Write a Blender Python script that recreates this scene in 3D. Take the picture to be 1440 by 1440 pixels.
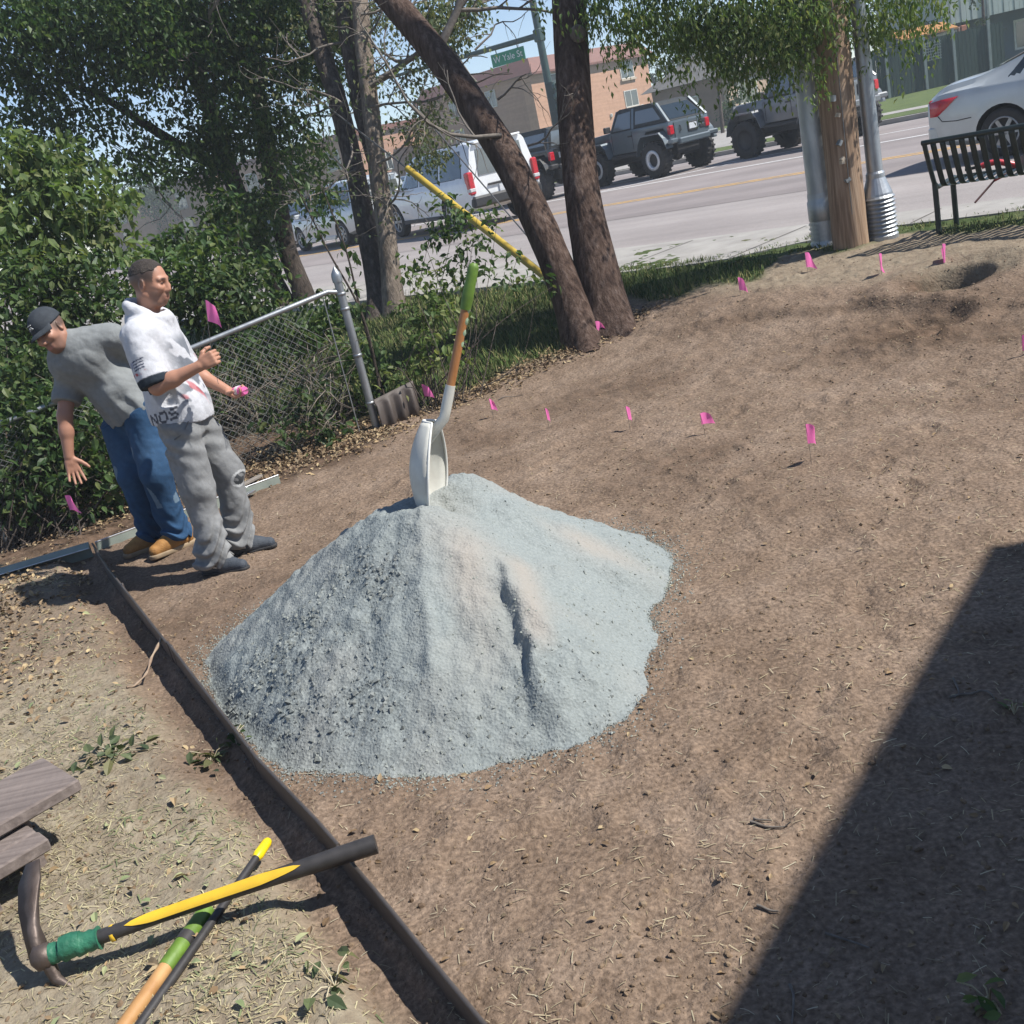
import bpy, bmesh, math, random
import numpy as np
from mathutils import Vector, Matrix, Euler
for o in list(bpy.data.objects): bpy.data.objects.remove(o)
S = bpy.context.scene
COL = S.collection
R = math.radians
# ---------------------------------------------------------------- camera
PHI, TH, FPX, CH = R(13), R(18.4), 1500.0, 1.9
cF = np.array([0, math.cos(TH), -math.sin(TH)]); cU = np.array([0, math.sin(TH), math.cos(TH)]); cR = np.array([1., 0, 0])
cX = math.cos(PHI)*cR - math.sin(PHI)*cU; cY = math.sin(PHI)*cR + math.cos(PHI)*cU
CAM = np.array([0, 0, CH])
cd = bpy.data.cameras.new('camera'); cam = bpy.data.objects.new('camera', cd); COL.objects.link(cam)
cd.sensor_width = 36; cd.lens = FPX/1440*36; cd.clip_start = 0.05; cd.clip_end = 2000
m = Matrix.Identity(4)
for i in range(3):
    m[i][0] = cX[i]; m[i][1] = cY[i]; m[i][2] = -cF[i]; m[i][3] = CAM[i]
cam.matrix_world = m
S.camera = cam
# ---------------------------------------------------------------- sky, sun, exposure
SUN_EL = R(50); SUN_AZ = math.atan2(0.97, -0.22)          # azimuth from +Y towards +X
W = bpy.data.worlds.new('World'); S.world = W; W.use_nodes = True
wn = W.node_tree.nodes; wl = W.node_tree.links
sky = wn.new('ShaderNodeTexSky'); sky.sky_type = 'NISHITA'; sky.sun_disc = False
sky.sun_elevation = SUN_EL; sky.sun_rotation = SUN_AZ; sky.air_density = 0.75; sky.dust_density = 0.0; sky.ozone_density = 3.0
bg = wn['Background']; bg.inputs['Strength'].default_value = 0.095
hs_ = wn.new('ShaderNodeHueSaturation'); hs_.inputs['Saturation'].default_value = .95; wl.new(sky.outputs['Color'], hs_.inputs['Color']); wl.new(hs_.outputs['Color'], bg.inputs['Color'])   # sky slightly desaturated to soften the blue fill in shade
sd = bpy.data.lights.new('sun', 'SUN'); sd.energy = 4.4; sd.angle = R(0.8); sd.color = (1.0, 0.955, 0.89)
sun = bpy.data.objects.new('sun', sd); COL.objects.link(sun)
sv = Vector((math.sin(SUN_AZ)*math.cos(SUN_EL), math.cos(SUN_AZ)*math.cos(SUN_EL), math.sin(SUN_EL)))
sun.rotation_euler = sv.to_track_quat('Z', 'Y').to_euler()
sun.location = sv*30
S.view_settings.view_transform = 'Standard'; S.view_settings.look = 'None'
S.view_settings.exposure = 0.7; S.view_settings.gamma = 1.0; S.view_settings.use_curve_mapping = False
S.render.engine = 'CYCLES'; S.cycles.max_bounces = 6; S.cycles.transparent_max_bounces = 12
# ---------------------------------------------------------------- small helpers
rng = np.random.default_rng(7); random.seed(7)
EU = np.array([.69, -.724]); NN = np.array([.724, .69])     # along the street / across it
NN /= np.linalg.norm(NN); EU = np.array([NN[1], -NN[0]])
def ray(px, py):
    x, y = px-720, py-720
    return cF*FPX + cX*x - cY*y
def onz(px, py, z):
    r = ray(px, py); return CAM + r*((z-CH)/r[2])
def ony(px, py, y):
    r = ray(px, py); return CAM + r*(y/r[1])
def proj(p):
    d = np.array(p)-CAM; z = d@cF
    return 720+FPX*(d@cX)/z, 720-FPX*(d@cY)/z
def UT(u, t, z=0.0):
    p = EU*u + NN*t; return (p[0], p[1], z)
_tab = np.random.default_rng(3).random((256, 256))
def vn(x, y, s, sh=0):
    x = np.asarray(x, float)/s + sh*17.31; y = np.asarray(y, float)/s + sh*9.77
    xi = np.floor(x).astype(int); yi = np.floor(y).astype(int); fx = x-xi; fy = y-yi
    fx = fx*fx*(3-2*fx); fy = fy*fy*(3-2*fy)
    a = _tab[xi & 255, yi & 255]; b = _tab[(xi+1) & 255, yi & 255]; c = _tab[xi & 255, (yi+1) & 255]; d = _tab[(xi+1) & 255, (yi+1) & 255]
    return (a*(1-fx)+b*fx)*(1-fy)+(c*(1-fx)+d*fx)*fy*1.0
def fbm(x, y, s, o=4, sh=0):
    r = 0; a = .5; 
    for i in range(o): r = r + a*(vn(x, y, s/2**i, sh+i)-.5); a *= .5
    return r*2
def sst(a, b, x):
    t = np.clip((np.asarray(x, float)-a)/(b-a), 0, 1); return t*t*(3-2*t)

class MB:
    """collects shapes, each with a material slot, into one mesh"""
    def __init__(s): s.v = []; s.f = []; s.m = []; s.sm = []
    def add(s, vs, fs, mi=0, smooth=False):
        n = len(s.v); s.v += [tuple(map(float, p)) for p in vs]
        for f in fs: s.f.append(tuple(i+n for i in f)); s.m.append(mi); s.sm.append(smooth)
        return s
    def box(s, c, size, rot=None, mi=0, bev=0.0, taper=(1, 1)):
        x, y, z = [k/2 for k in size]
        if bev > 0:
            b = min(bev, x*.45, y*.45, z*.45); vs = []; 
            prof = [(x, y-b), (x-b, y), (-x+b, y), (-x, y-b), (-x, -y+b), (-x+b, -y), (x-b, -y), (x, -y+b)]
            inn = [(x-b, y-b*1.6), (x-b*1.6, y-b), (-x+b*1.6, y-b), (-x+b, y-b*1.6), (-x+b, -y+b*1.6), (-x+b*1.6, -y+b), (x-b*1.6, -y+b), (x-b, -y+b*1.6)]
            for (pr, zz) in ((inn, -z), (prof, -z+b), (prof, z-b), (inn, z)):
                k = 1 if zz < 0 else None
                for (a, d) in pr:
                    tx, ty = (taper if zz > 0 else (1, 1)); vs.append((a*tx, d*ty, zz))
            fs = [tuple(range(7, -1, -1)), tuple(range(24, 32))]
            for L in range(3):
                for i in range(8): j = (i+1) % 8; fs.append((L*8+i, L*8+j, L*8+8+j, L*8+8+i))
        else:
            vs = [(-x, -y, -z), (x, -y, -z), (x, y, -z), (-x, y, -z), (-x*taper[0], -y*taper[1], z), (x*taper[0], -y*taper[1], z), (x*taper[0], y*taper[1], z), (-x*taper[0], y*taper[1], z)]
            fs = [(3, 2, 1, 0), (4, 5, 6, 7), (0, 1, 5, 4), (1, 2, 6, 5), (2, 3, 7, 6), (3, 0, 4, 7)]
        M = Matrix.Identity(3)
        if rot is not None: M = rot if isinstance(rot, Matrix) else Euler(rot).to_matrix()
        c = Vector(c)
        return s.add([M @ Vector(p) + c for p in vs], fs, mi)
    def tube(s, pts, rad, n=8, mi=0, cap=True, smooth=True, sq=1.0):
        pts = [Vector(p) for p in pts]; k = len(pts)
        if not hasattr(rad, '__len__'): rad = [rad]*k
        d0 = (pts[1]-pts[0]).normalized()
        a = d0.orthogonal().normalized(); vs = []
        for i, p in enumerate(pts):
            d = (pts[min(i+1, k-1)]-pts[max(i-1, 0)])
            d = d.normalized() if d.length > 1e-9 else d0
            a = (a - d*a.dot(d)); a = a.normalized() if a.length > 1e-6 else d.orthogonal().normalized()
            b = d.cross(a)
            for j in range(n):
                t = 2*math.pi*j/n; vs.append(p + (a*math.cos(t) + b*math.sin(t)*sq)*rad[i])
        fs = []
        for i in range(k-1):
            for j in range(n):
                jj = (j+1) % n; fs.append((i*n+j, i*n+jj, (i+1)*n+jj, (i+1)*n+j))
        s.add(vs, fs, mi, smooth)
        if cap: s.add([vs[j] for j in range(n)], [tuple(range(n-1, -1, -1))], mi); s.add([vs[(k-1)*n+j] for j in range(n)], [tuple(range(n))], mi)
        return s
    def lathe(s, prof, c=(0, 0, 0), axis=(0, 0, 1), n=20, mi=0, smooth=True):
        """prof: (radius, height along axis)"""
        A = Vector(axis).normalized(); X = A.orthogonal().normalized(); Y = A.cross(X); c = Vector(c); vs = []
        for (r, h) in prof:
            for j in range(n):
                t = 2*math.pi*j/n; vs.append(c + A*h + (X*math.cos(t)+Y*math.sin(t))*r)
        fs = []
        for i in range(len(prof)-1):
            for j in range(n):
                jj = (j+1) % n; fs.append((i*n+j, i*n+jj, (i+1)*n+jj, (i+1)*n+j))
        return s.add(vs, fs, mi, smooth)
    def prism(s, poly, o, ex, ey, depth, mi=0):
        """poly in the plane (ex, ey) at o, extruded by the vector depth"""
        o, ex, ey, dv = Vector(o), Vector(ex), Vector(ey), Vector(depth); n = len(poly)
        a = [o+ex*p[0]+ey*p[1] for p in poly]; b = [p+dv for p in a]
        flip = (ex.cross(ey)).dot(dv) > 0
        fs = [tuple(range(n-1, -1, -1)), tuple(range(n, 2*n))] + [(i, (i+1) % n, n+(i+1) % n, n+i) for i in range(n)]
        if not flip: fs = [tuple(reversed(f)) for f in fs]
        return s.add(a+b, fs, mi)
    def build(s, name, mats, parent=None, smooth=None):
        me = bpy.data.meshes.new(name); me.from_pydata(s.v, [], s.f)
        for mt in (mats if isinstance(mats, (list, tuple)) else [mats]): me.materials.append(mt)
        me.polygons.foreach_set('material_index', s.m); me.polygons.foreach_set('use_smooth', s.sm if smooth is None else [smooth]*len(s.f))
        me.update()
        return link(name, me, parent)
def link(name, me, parent=None):
    o = bpy.data.objects.new(name, me); COL.objects.link(o)
    if parent is not None: adopt(o, parent)
    return o
def wmat(o):
    return wmat(o.parent) @ o.matrix_parent_inverse @ o.matrix_basis if o.parent else o.matrix_basis.copy()
def adopt(o, parent):
    """keep the child where its vertices stand in the world"""
    o.parent = parent; o.matrix_parent_inverse = wmat(parent).inverted()
def npmesh(name, V, F, mats, parent=None, smooth=False, mi=None):
    V = np.ascontiguousarray(V, np.float32); F = np.ascontiguousarray(F, np.int32); k = F.shape[1]
    me = bpy.data.meshes.new(name); me.vertices.add(len(V)); me.vertices.foreach_set('co', V.ravel())
    me.loops.add(F.size); me.loops.foreach_set('vertex_index', F.ravel())
    me.polygons.add(len(F)); me.polygons.foreach_set('loop_start', np.arange(0, F.size, k, dtype=np.int32))
    me.polygons.foreach_set('use_smooth', np.full(len(F), smooth))
    for mt in (mats if isinstance(mats, (list, tuple)) else [mats]): me.materials.append(mt)
    if mi is not None: me.polygons.foreach_set('material_index', np.asarray(mi, np.int32))
    me.update(calc_edges=True); me.validate()
    return link(name, me, parent)
def vcol(o, name, C):
    a = o.data.color_attributes.new(name, 'FLOAT_COLOR', 'POINT')
    C = np.asarray(C, np.float32)
    if C.shape[1] == 3: C = np.hstack([C, np.ones((len(C), 1), np.float32)])
    a.data.foreach_set('color', np.ascontiguousarray(C).ravel())
def tag(o, label=None, cat=None, group=None, kind=None):
    if label: o['label'] = label
    if cat: o['category'] = cat
    if group: o['group'] = group
    if kind: o['kind'] = kind
    return o
def thing(name, label, cat, loc=(0, 0, 0), rz=0.0, group=None):
    o = bpy.data.objects.new(name, None); COL.objects.link(o); o.empty_display_size = .1
    o.location = loc; o.rotation_euler = (0, 0, rz)
    return tag(o, label, cat, group)
def copy_tree(o, parent=None):
    c = o.copy(); COL.objects.link(c)
    if parent is not None: c.parent = parent; c.matrix_parent_inverse = o.matrix_parent_inverse.copy()
    for ch in list(o.children): copy_tree(ch, c)
    return c
# ---------------------------------------------------------------- materials
def nodes(name):
    mt = bpy.data.materials.new(name); mt.use_nodes = True; nt = mt.node_tree
    return mt, nt, nt.nodes, nt.links, nt.nodes['Principled BSDF']
def bump(nt, b, scale, strength, dist=.01, detail=6, coord='Object', tex='noise', vec=None):
    N, L = nt.nodes, nt.links
    if vec is None:
        tc = N.new('ShaderNodeTexCoord'); vec = tc.outputs[coord]
    t = N.new('ShaderNodeTexNoise' if tex == 'noise' else 'ShaderNodeTexVoronoi'); t.inputs['Scale'].default_value = scale
    if tex == 'noise': t.inputs['Detail'].default_value = detail; out = t.outputs['Fac']
    else: out = t.outputs['Distance']
    L.new(vec, t.inputs['Vector'])
    bp = N.new('ShaderNodeBump'); bp.inputs['Strength'].default_value = strength; bp.inputs['Distance'].default_value = dist
    L.new(out, bp.inputs['Height'])
    if b.inputs['Normal'].links: L.new(b.inputs['Normal'].links[0].from_socket, bp.inputs['Normal'])
    L.new(bp.outputs['Normal'], b.inputs['Normal'])
def ramp(N, L, fac, stops):
    r = N.new('ShaderNodeValToRGB'); e = r.color_ramp.elements
    while len(e) < len(stops): e.new(.5)
    for k, (p, c) in zip(e, stops): k.position = p; k.color = (*c, 1) if len(c) == 3 else c
    if fac is not None: L.new(fac, r.inputs['Fac'])
    return r
def mix(N, L, fac, a, b, mode='MIX'):
    m = N.new('ShaderNodeMix'); m.data_type = 'RGBA'; m.blend_type = mode
    for k, v in ((0, fac), (6, a), (7, b)):
        if isinstance(v, bpy.types.NodeSocket): L.new(v, m.inputs[k])
        elif isinstance(v, (int, float)): m.inputs[k].default_value = v
        else: m.inputs[k].default_value = (*v, 1)
    return m.outputs[2]
def noise(N, L, scale, detail=5, vec=None, coord='Object', stretch=None, rough=.55):
    if vec is None: vec = N.new('ShaderNodeTexCoord').outputs[coord]
    if stretch:
        mp = N.new('ShaderNodeMapping'); mp.inputs['Scale'].default_value = stretch; L.new(vec, mp.inputs['Vector']); vec = mp.outputs['Vector']
    t = N.new('ShaderNodeTexNoise'); t.inputs['Scale'].default_value = scale; t.inputs['Detail'].default_value = detail; t.inputs['Roughness'].default_value = rough
    L.new(vec, t.inputs['Vector']); return t.outputs['Fac']
def pmat(name, c1, c2=None, scale=6, rough=.6, metal=0, bmp=0, bscale=40, stretch=None, spec=.5, coat=0, lo=.35, hi=.65, bdist=.01):
    mt, nt, N, L, b = nodes(name)
    b.inputs['Roughness'].default_value = rough; b.inputs['Metallic'].default_value = metal
    b.inputs['Specular IOR Level'].default_value = spec; b.inputs['Coat Weight'].default_value = coat
    if c2 is None: c2 = tuple(k*.8 for k in c1)
    r = ramp(N, L, noise(N, L, scale, stretch=stretch), [(lo, c1), (hi, c2)]); L.new(r.outputs['Color'], b.inputs['Base Color'])
    if bmp: bump(nt, b, bscale, bmp, bdist)
    return mt
def leafmat(name, cols, trans=.35, rough=.5):
    mt, nt, N, L, b = nodes(name)
    g = N.new('ShaderNodeNewGeometry')
    r = ramp(N, L, g.outputs['Random Per Island'], [(i/(len(cols)-1), c) for i, c in enumerate(cols)])
    nf = noise(N, L, 1.3, 3); rr = ramp(N, L, nf, [(.35, (.75, .75, .75)), (.65, (1.2, 1.2, 1.1))])
    cc = mix(N, L, 1.0, r.outputs['Color'], rr.outputs['Color'], 'MULTIPLY')
    L.new(cc, b.inputs['Base Color']); b.inputs['Roughness'].default_value = rough; b.inputs['Specular IOR Level'].default_value = .35
    tr = N.new('ShaderNodeBsdfTranslucent'); L.new(mix(N, L, 1.0, cc, (1.1, 1.18, .62), 'MULTIPLY'), tr.inputs['Color'])
    ms = N.new('ShaderNodeMixShader'); ms.inputs[0].default_value = trans
    L.new(b.outputs[0], ms.inputs[1]); L.new(tr.outputs[0], ms.inputs[2]); L.new(ms.outputs[0], N['Material Output'].inputs['Surface'])
    return mt
def attrmat(name, attr='Col', rough=.8, bmp=0, bscale=40, bdist=.004, spec=.3, var=0):
    mt, nt, N, L, b = nodes(name)
    a = N.new('ShaderNodeAttribute'); a.attribute_name = attr; c = a.outputs['Color']
    if var:
        r = ramp(N, L, noise(N, L, 30, 6), [(.3, (1-var,)*3), (.7, (1+var,)*3)]); c = mix(N, L, 1.0, c, r.outputs['Color'], 'MULTIPLY')
    L.new(c, b.inputs['Base Color']); b.inputs['Roughness'].default_value = rough; b.inputs['Specular IOR Level'].default_value = spec
    if bmp: bump(nt, b, bscale, bmp, bdist)
    return mt
M = {}
M['galv'] = pmat('galvanised_steel', (.42, .44, .45), (.30, .32, .34), 9, .45, .75, .15, 30, stretch=(1, 1, .3))
M['steel'] = pmat('bright_steel', (.62, .63, .63), (.45, .46, .47), 20, .3, .9)
M['black_paint'] = pmat('black_paint', (.012, .013, .014), (.02, .02, .02), 20, .4)
M['rubber'] = pmat('rubber', (.016, .016, .017), (.028, .027, .026), 14, .8, bmp=.3, bscale=60)
def film(name, c):
    mt, nt, N, L, b = nodes(name); b.inputs['Base Color'].default_value = (*c, 1); b.inputs['Roughness'].default_value = .45
    t = N.new('ShaderNodeBsdfTranslucent'); t.inputs['Color'].default_value = (*c, 1); ms = N.new('ShaderNodeMixShader'); ms.inputs[0].default_value = .3
    L.new(b.outputs[0], ms.inputs[1]); L.new(t.outputs[0], ms.inputs[2]); L.new(ms.outputs[0], N['Material Output'].inputs['Surface']); return mt
M['pink'] = film('pink_plastic_film', (1.0, .22, .56))
M['wire'] = pmat('grey_wire', (.25, .24, .23), None, 20, .4, .8)
M['chrome'] = pmat('chrome_trim', (.7, .7, .72), None, 20, .15, 1)
# ---------------------------------------------------------------- ground
EDGE = [onz(x, y, .085) for x, y in [(130, 765), (150, 797), (235, 905), (360, 1068), (445, 1157), (525, 1250), (610, 1355), (680, 1440)]]
EDGE = [(p[0], p[1]) for p in EDGE]
_d = (EDGE[-1][0]-EDGE[-3][0], EDGE[-1][1]-EDGE[-3][1]); EDGE.append((EDGE[-1][0]+_d[0]*3, EDGE[-1][1]+_d[1]*3))
def edge_x(y):
    ys = np.array([p[1] for p in EDGE])[::-1]; xs = np.array([p[0] for p in EDGE])[::-1]
    return np.interp(y, ys, xs)
def zbase(x, y):
    t = x*NN[0]+y*NN[1]; return .385*sst(6, 10.2, t)
HOLE = (3.72, 8.08); RING = (3.11, 7.40)
_fr = np.random.default_rng(12); PRINTS = []
for (x0, y0, x1, y1, n) in [(-1.2, 5.6, 1.6, 7.6, 11), (.9, 3.0, 2.6, 6.2, 10), (.2, 2.3, 1.5, 3.3, 6), (.3, 6.2, 2.8, 7.0, 9), (.0, 2.7, 1.9, 2.6, 7), (1.5, 7.9, 3.6, 6.4, 8)]:
    a = math.atan2(y1-y0, x1-x0)
    for i in range(n): s = i/(n-1); o = .09*(-1)**i; PRINTS.append((x0+(x1-x0)*s-math.sin(a)*o+_fr.normal()*.05, y0+(y1-y0)*s+math.cos(a)*o+_fr.normal()*.05, a+_fr.normal()*.15, _fr.uniform(.006, .016)))
def hfun(x, y):
    """height of the yard"""
    x = np.atleast_1d(np.asarray(x, float)); y = np.atleast_1d(np.asarray(y, float)); t = x*NN[0]+y*NN[1]
    d = np.hypot(x, y-4)
    near = 1-sst(9, 22, d)
    z = zbase(x, y)
    z = z + near*(.022*fbm(x, y, 1.4, 3, 1) + .024*fbm(x, y, .35, 4, 5) + .014*fbm(x, y, .07, 2, 9))
    cl = np.clip(vn(x, y, .09, 21)-.62, 0, 1)*np.clip(vn(x, y, .9, 22)-.42, 0, 1)*3
    z = z + near*.05*cl
    for (fx, fy, fa, fdp) in PRINTS:
        i = np.nonzero((np.abs(x-fx) < .26) & (np.abs(y-fy) < .26))
        if i[0].size:
            z = np.array(z); dx, dy = x[i]-fx, y[i]-fy; lx = dx*math.cos(fa)+dy*math.sin(fa); ly = -dx*math.sin(fa)+dy*math.cos(fa); q = (np.abs(lx)/.145)**3+(np.abs(ly)/(.05+.012*np.sign(lx)))**3; z[i] += -fdp*np.exp(-q**2)+fdp*.55*np.exp(-((q-1.7)/.7)**2)
    # hole, dug ring, crust edge
    r = np.hypot((x-HOLE[0])/1.5, (y-HOLE[1])/1.15); z = z - .34*(1-sst(.12, .21, r)) + .05*np.exp(-((r-.36)/.1)**2)
    r = np.hypot((x-RING[0])/1.35, (y-RING[1])/.9); z = z + (.05*np.exp(-((r-.34)/.07)**2)*sst(-.1, .25, (y-RING[1])*-1+.1+.15*(x-RING[0])) - .035*(1-sst(.2, .33, r))) + near*.05*np.exp(-(r/.5)**2)*fbm(x, y, .12, 3, 31)
    ed = 7.72 + .35*fbm(x, y, 1.2, 3, 41)
    z = z + .045*sst(-.07, .07, t-ed)*sst(1.2, 2.2, x)*(1-sst(9.2, 10, t))
    # lawn side of the edging lies a touch higher but is cut down along the board
    ex = edge_x(y); s = ex-x
    inl = (y < 7.3)
    z = z + np.where(inl, .035*sst(.16, .30, s+.05*fbm(x, y, .25, 3, 51)) - .03*sst(.02, .06, s)*(1-sst(.14, .26, s)), 0)
    # trench behind the strip and down past the street
    z = np.where(t > 11.0, z*(1-sst(11, 11.4, t)) + .15*sst(11, 11.4, t), z)
    return z
def axis(lo, hi, st, far_lo, far_hi):
    a = np.arange(lo, hi, st); g = []; k = st; p = hi
    while p < far_hi: g.append(p); k *= 1.18; p += k
    l = []; k = st; p = lo-st
    while p > far_lo: l.append(p); k *= 1.18; p -= k
    return np.array(l[::-1]+list(a)+g)
gx = axis(-4.6, 6.2, .024, -190, 110); gy = axis(1.0, 12.6, .024, -40, 210)
X, Y = np.meshgrid(gx, gy); Z = hfun(X, Y)
nx, ny = len(gx), len(gy)
idx = np.arange(nx*ny).reshape(ny, nx)
F = np.stack([idx[:-1, :-1], idx[:-1, 1:], idx[1:, 1:], idx[1:, :-1]], -1).reshape(-1, 4)
def gmask(x, y):
    """R dry lawn, G green, B damp loose soil, as kinds of ground cover"""
    x = np.asarray(x, float); y = np.asarray(y, float); t = x*NN[0]+y*NN[1]
    s = edge_x(y)-x
    lawn = sst(.12, .3, s+.12*fbm(x, y, .3, 3, 61))*(1-sst(6.6, 7.2, y))
    lawn = lawn*(.35+.65*sst(-.15, .25, fbm(x, y, .8, 3, 63)+.5*(4.6-y)/2))
    n = fbm(x, y, .7, 4, 65)
    tl = np.interp(x, [-4, -.93, 1.17, 1.66, 2.25, 2.7, 3.1], [5.0, 5.45, 7.75, 8.3, 8.45, 8.65, 9.5])
    green = sst(-.1, .25, (t-tl)+.7*n)
    green = green*(1-.35*sst(.0,.5,fbm(x,y,.5,4,67)))
    fence = sst(-.2, .2, (y-7.55-.38*(x+1.7)))*(1-sst(-1.1, -.7, x))
    green = np.maximum(green, .0*fence)
    loose = np.exp(-(np.hypot((x-RING[0])/1.35, (y-RING[1])/.9)/.5)**2)+1.5*np.exp(-(np.hypot((x-HOLE[0])/1.5, (y-HOLE[1])/1.15)/.26)**4)  # hole term darkens the soil to stand in for its inner shade
    loose = loose + fence + np.clip(fbm(x, y, 1.1, 3, 71)*1.2-.1, 0, .8) + .8*(1-lawn)*sst(.0, .3, s)*(1-sst(.8, 1.3, s))*0
    loose = np.maximum(loose, .5*np.clip(1-np.abs(t-(7.72+.35*fbm(x, y, 1.2, 3, 41)))/.16, 0, 1)*sst(1.2, 2.2, x))
    lawn = np.maximum(lawn, .65*sst(8.1, 8.5, t)*sst(1.9, 2.5, x))
    return lawn, green, np.clip(loose, 0, 1)
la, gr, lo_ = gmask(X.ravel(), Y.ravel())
mt, nt, N, L, b = nodes('yard_soil')
at = N.new('ShaderNodeAttribute'); at.attribute_name = 'Cover'; sp = N.new('ShaderNodeSeparateColor'); L.new(at.outputs['Color'], sp.inputs[0])
soil = ramp(N, L, noise(N, L, 2.2, 8, rough=.65), [(.3, (.158, .112, .079)), (.5, (.205, .149, .108)), (.72, (.255, .193, .146))]).outputs['Color']
spk = ramp(N, L, noise(N, L, 60, 4), [(.33, (.62, .61, .60)), (.55, (1.03, 1.03, 1.03)), (.70, (1.4, 1.4, 1.38))]).outputs['Color']
soil = mix(N, L, 1.0, soil, spk, 'MULTIPLY')
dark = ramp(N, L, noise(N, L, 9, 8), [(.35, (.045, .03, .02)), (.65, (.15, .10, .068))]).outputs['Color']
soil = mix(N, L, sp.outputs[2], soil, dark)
dry = ramp(N, L, noise(N, L, 14, 8, rough=.7), [(.3, (.18, .142, .10)), (.55, (.27, .228, .165)), (.75, (.36, .32, .235))]).outputs['Color']
gcol = ramp(N, L, noise(N, L, 9, 6), [(.3, (.035, .06, .018)), (.6, (.075, .10, .035)), (.75, (.15, .14, .065))]).outputs['Color']
c = mix(N, L, sp.outputs[0], soil, dry); c = mix(N, L, sp.outputs[1], c, gcol)
L.new(c, b.inputs['Base Color']); b.inputs['Roughness'].default_value = .95; b.inputs['Specular IOR Level'].default_value = .15
bump(nt, b, 14, .5, .03, 8); bump(nt, b, 45, .7, .014, 8); bump(nt, b, 160, .4, .007, 4)
M['soil'] = mt
ground = npmesh('ground', np.stack([X.ravel(), Y.ravel(), Z.ravel()], 1), F, M['soil'], smooth=True)
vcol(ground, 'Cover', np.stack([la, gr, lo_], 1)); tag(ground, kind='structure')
# ---------------------------------------------------------------- street
def strip(name, t0, t1, z, mt, u0=-170, u1=60, thick=0, kind='structure', parent=None, nseg=1):
    mb = MB(); us = np.linspace(u0, u1, nseg+1)
    f0 = t0 if callable(t0) else (lambda u: t0); f1 = t1 if callable(t1) else (lambda u: t1)
    if thick:
        for a, c in zip(us[:-1], us[1:]):
            p = [UT(a, f0(a), z), UT(c, f0(c), z), UT(c, f1(c), z), UT(a, f1(a), z)]
            q = [(x, y, zz-thick) for x, y, zz in p]
            mb.add(p+q, [(0, 1, 2, 3), (0, 4, 5, 1), (2, 6, 7, 3)])
    else:
        for a, c in zip(us[:-1], us[1:]): mb.add([UT(a, f0(a), z), UT(c, f0(c), z), UT(c, f1(c), z), UT(a, f1(a), z)], [(0, 1, 2, 3)])
    o = mb.build(name, mt, parent)
    return tag(o, kind=kind) if kind else o
ZR = .29
def asphalt(name, c1, c2):
    mt, nt, N, L, b = nodes(name)
    a = ramp(N, L, noise(N, L, .5, 8, rough=.6), [(.3, c1), (.7, c2)]).outputs['Color']
    s = ramp(N, L, noise(N, L, 50, 3), [(.3, (.85,)*3), (.7, (1.12,)*3)]).outputs['Color']
    mp = N.new('ShaderNodeMapping'); mp.inputs['Rotation'].default_value = (0, 0, math.atan2(-EU[1], EU[0])); L.new(N.new('ShaderNodeTexCoord').outputs['Object'], mp.inputs['Vector'])
    tr = ramp(N, L, noise(N, L, 1.0, 5, vec=mp.outputs['Vector'], stretch=(.06, 1.1, 1)), [(.35, (.86,)*3), (.65, (1.1,)*3)]).outputs['Color']
    c = mix(N, L, 1.0, mix(N, L, 1.0, a, s, 'MULTIPLY'), tr, 'MULTIPLY')
    L.new(c, b.inputs['Base Color']); b.inputs['Roughness'].default_value = .9; bump(nt, b, 120, .3, .005)
    return mt
M['asph_light'] = asphalt('pale_worn_asphalt', (.27, .242, .232), (.335, .305, .29)); M['asph'] = asphalt('worn_asphalt', (.215, .188, .18), (.27, .237, .228))
M['concrete'] = pmat('concrete_paving', (.36, .345, .32), (.28, .265, .245), 3, .9, bmp=.2, bscale=60)
def paint(name, c, wear):
    mt, nt, N, L, b = nodes(name)
    w = ramp(N, L, noise(N, L, 6, 8, rough=.7), [(wear, (.2, .195, .2)), (wear+.16, c)]).outputs['Color']
    L.new(w, b.inputs['Base Color']); b.inputs['Roughness'].default_value = .7; return mt
M['line_w'] = paint('white_road_paint', (.66, .66, .65), .20); M['line_y'] = paint('yellow_road_paint', (.62, .37, .10), .34)
M['line_w2'] = paint('worn_white_road_paint', (.62, .62, .62), .28)
strip('road', 11.15, 30.0, ZR, M['asph_light'])
strip('road_lane', 15.9, 29.4, ZR+.004, M['asph'])
strip('road_marking', 19.0, 19.13, ZR+.008, M['line_y'], -120, 60)
strip('road_marking', 19.26, 19.36, ZR+.008, M['line_y'], -120, 60)
strip('road_marking', 23.35, 23.52, ZR+.008, M['line_w'], -120, 60)
strip('road_marking', 26.0, 26.15, ZR+.008, M['line_w2'], -120, 60)
# diagonal chevron stroke of the buffer
mb = MB()
for u in (-17.3, -30, -43):
    p = [UT(u-1.6, 23.7, ZR+.008), UT(u-1.2, 23.7, ZR+.008), UT(u+2.4, 25.7, ZR+.008), UT(u+2.0, 25.7, ZR+.008)]; mb.add(p, [(0, 1, 2, 3)])
tag(mb.build('road_marking', M['line_w2']), kind='structure')
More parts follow.
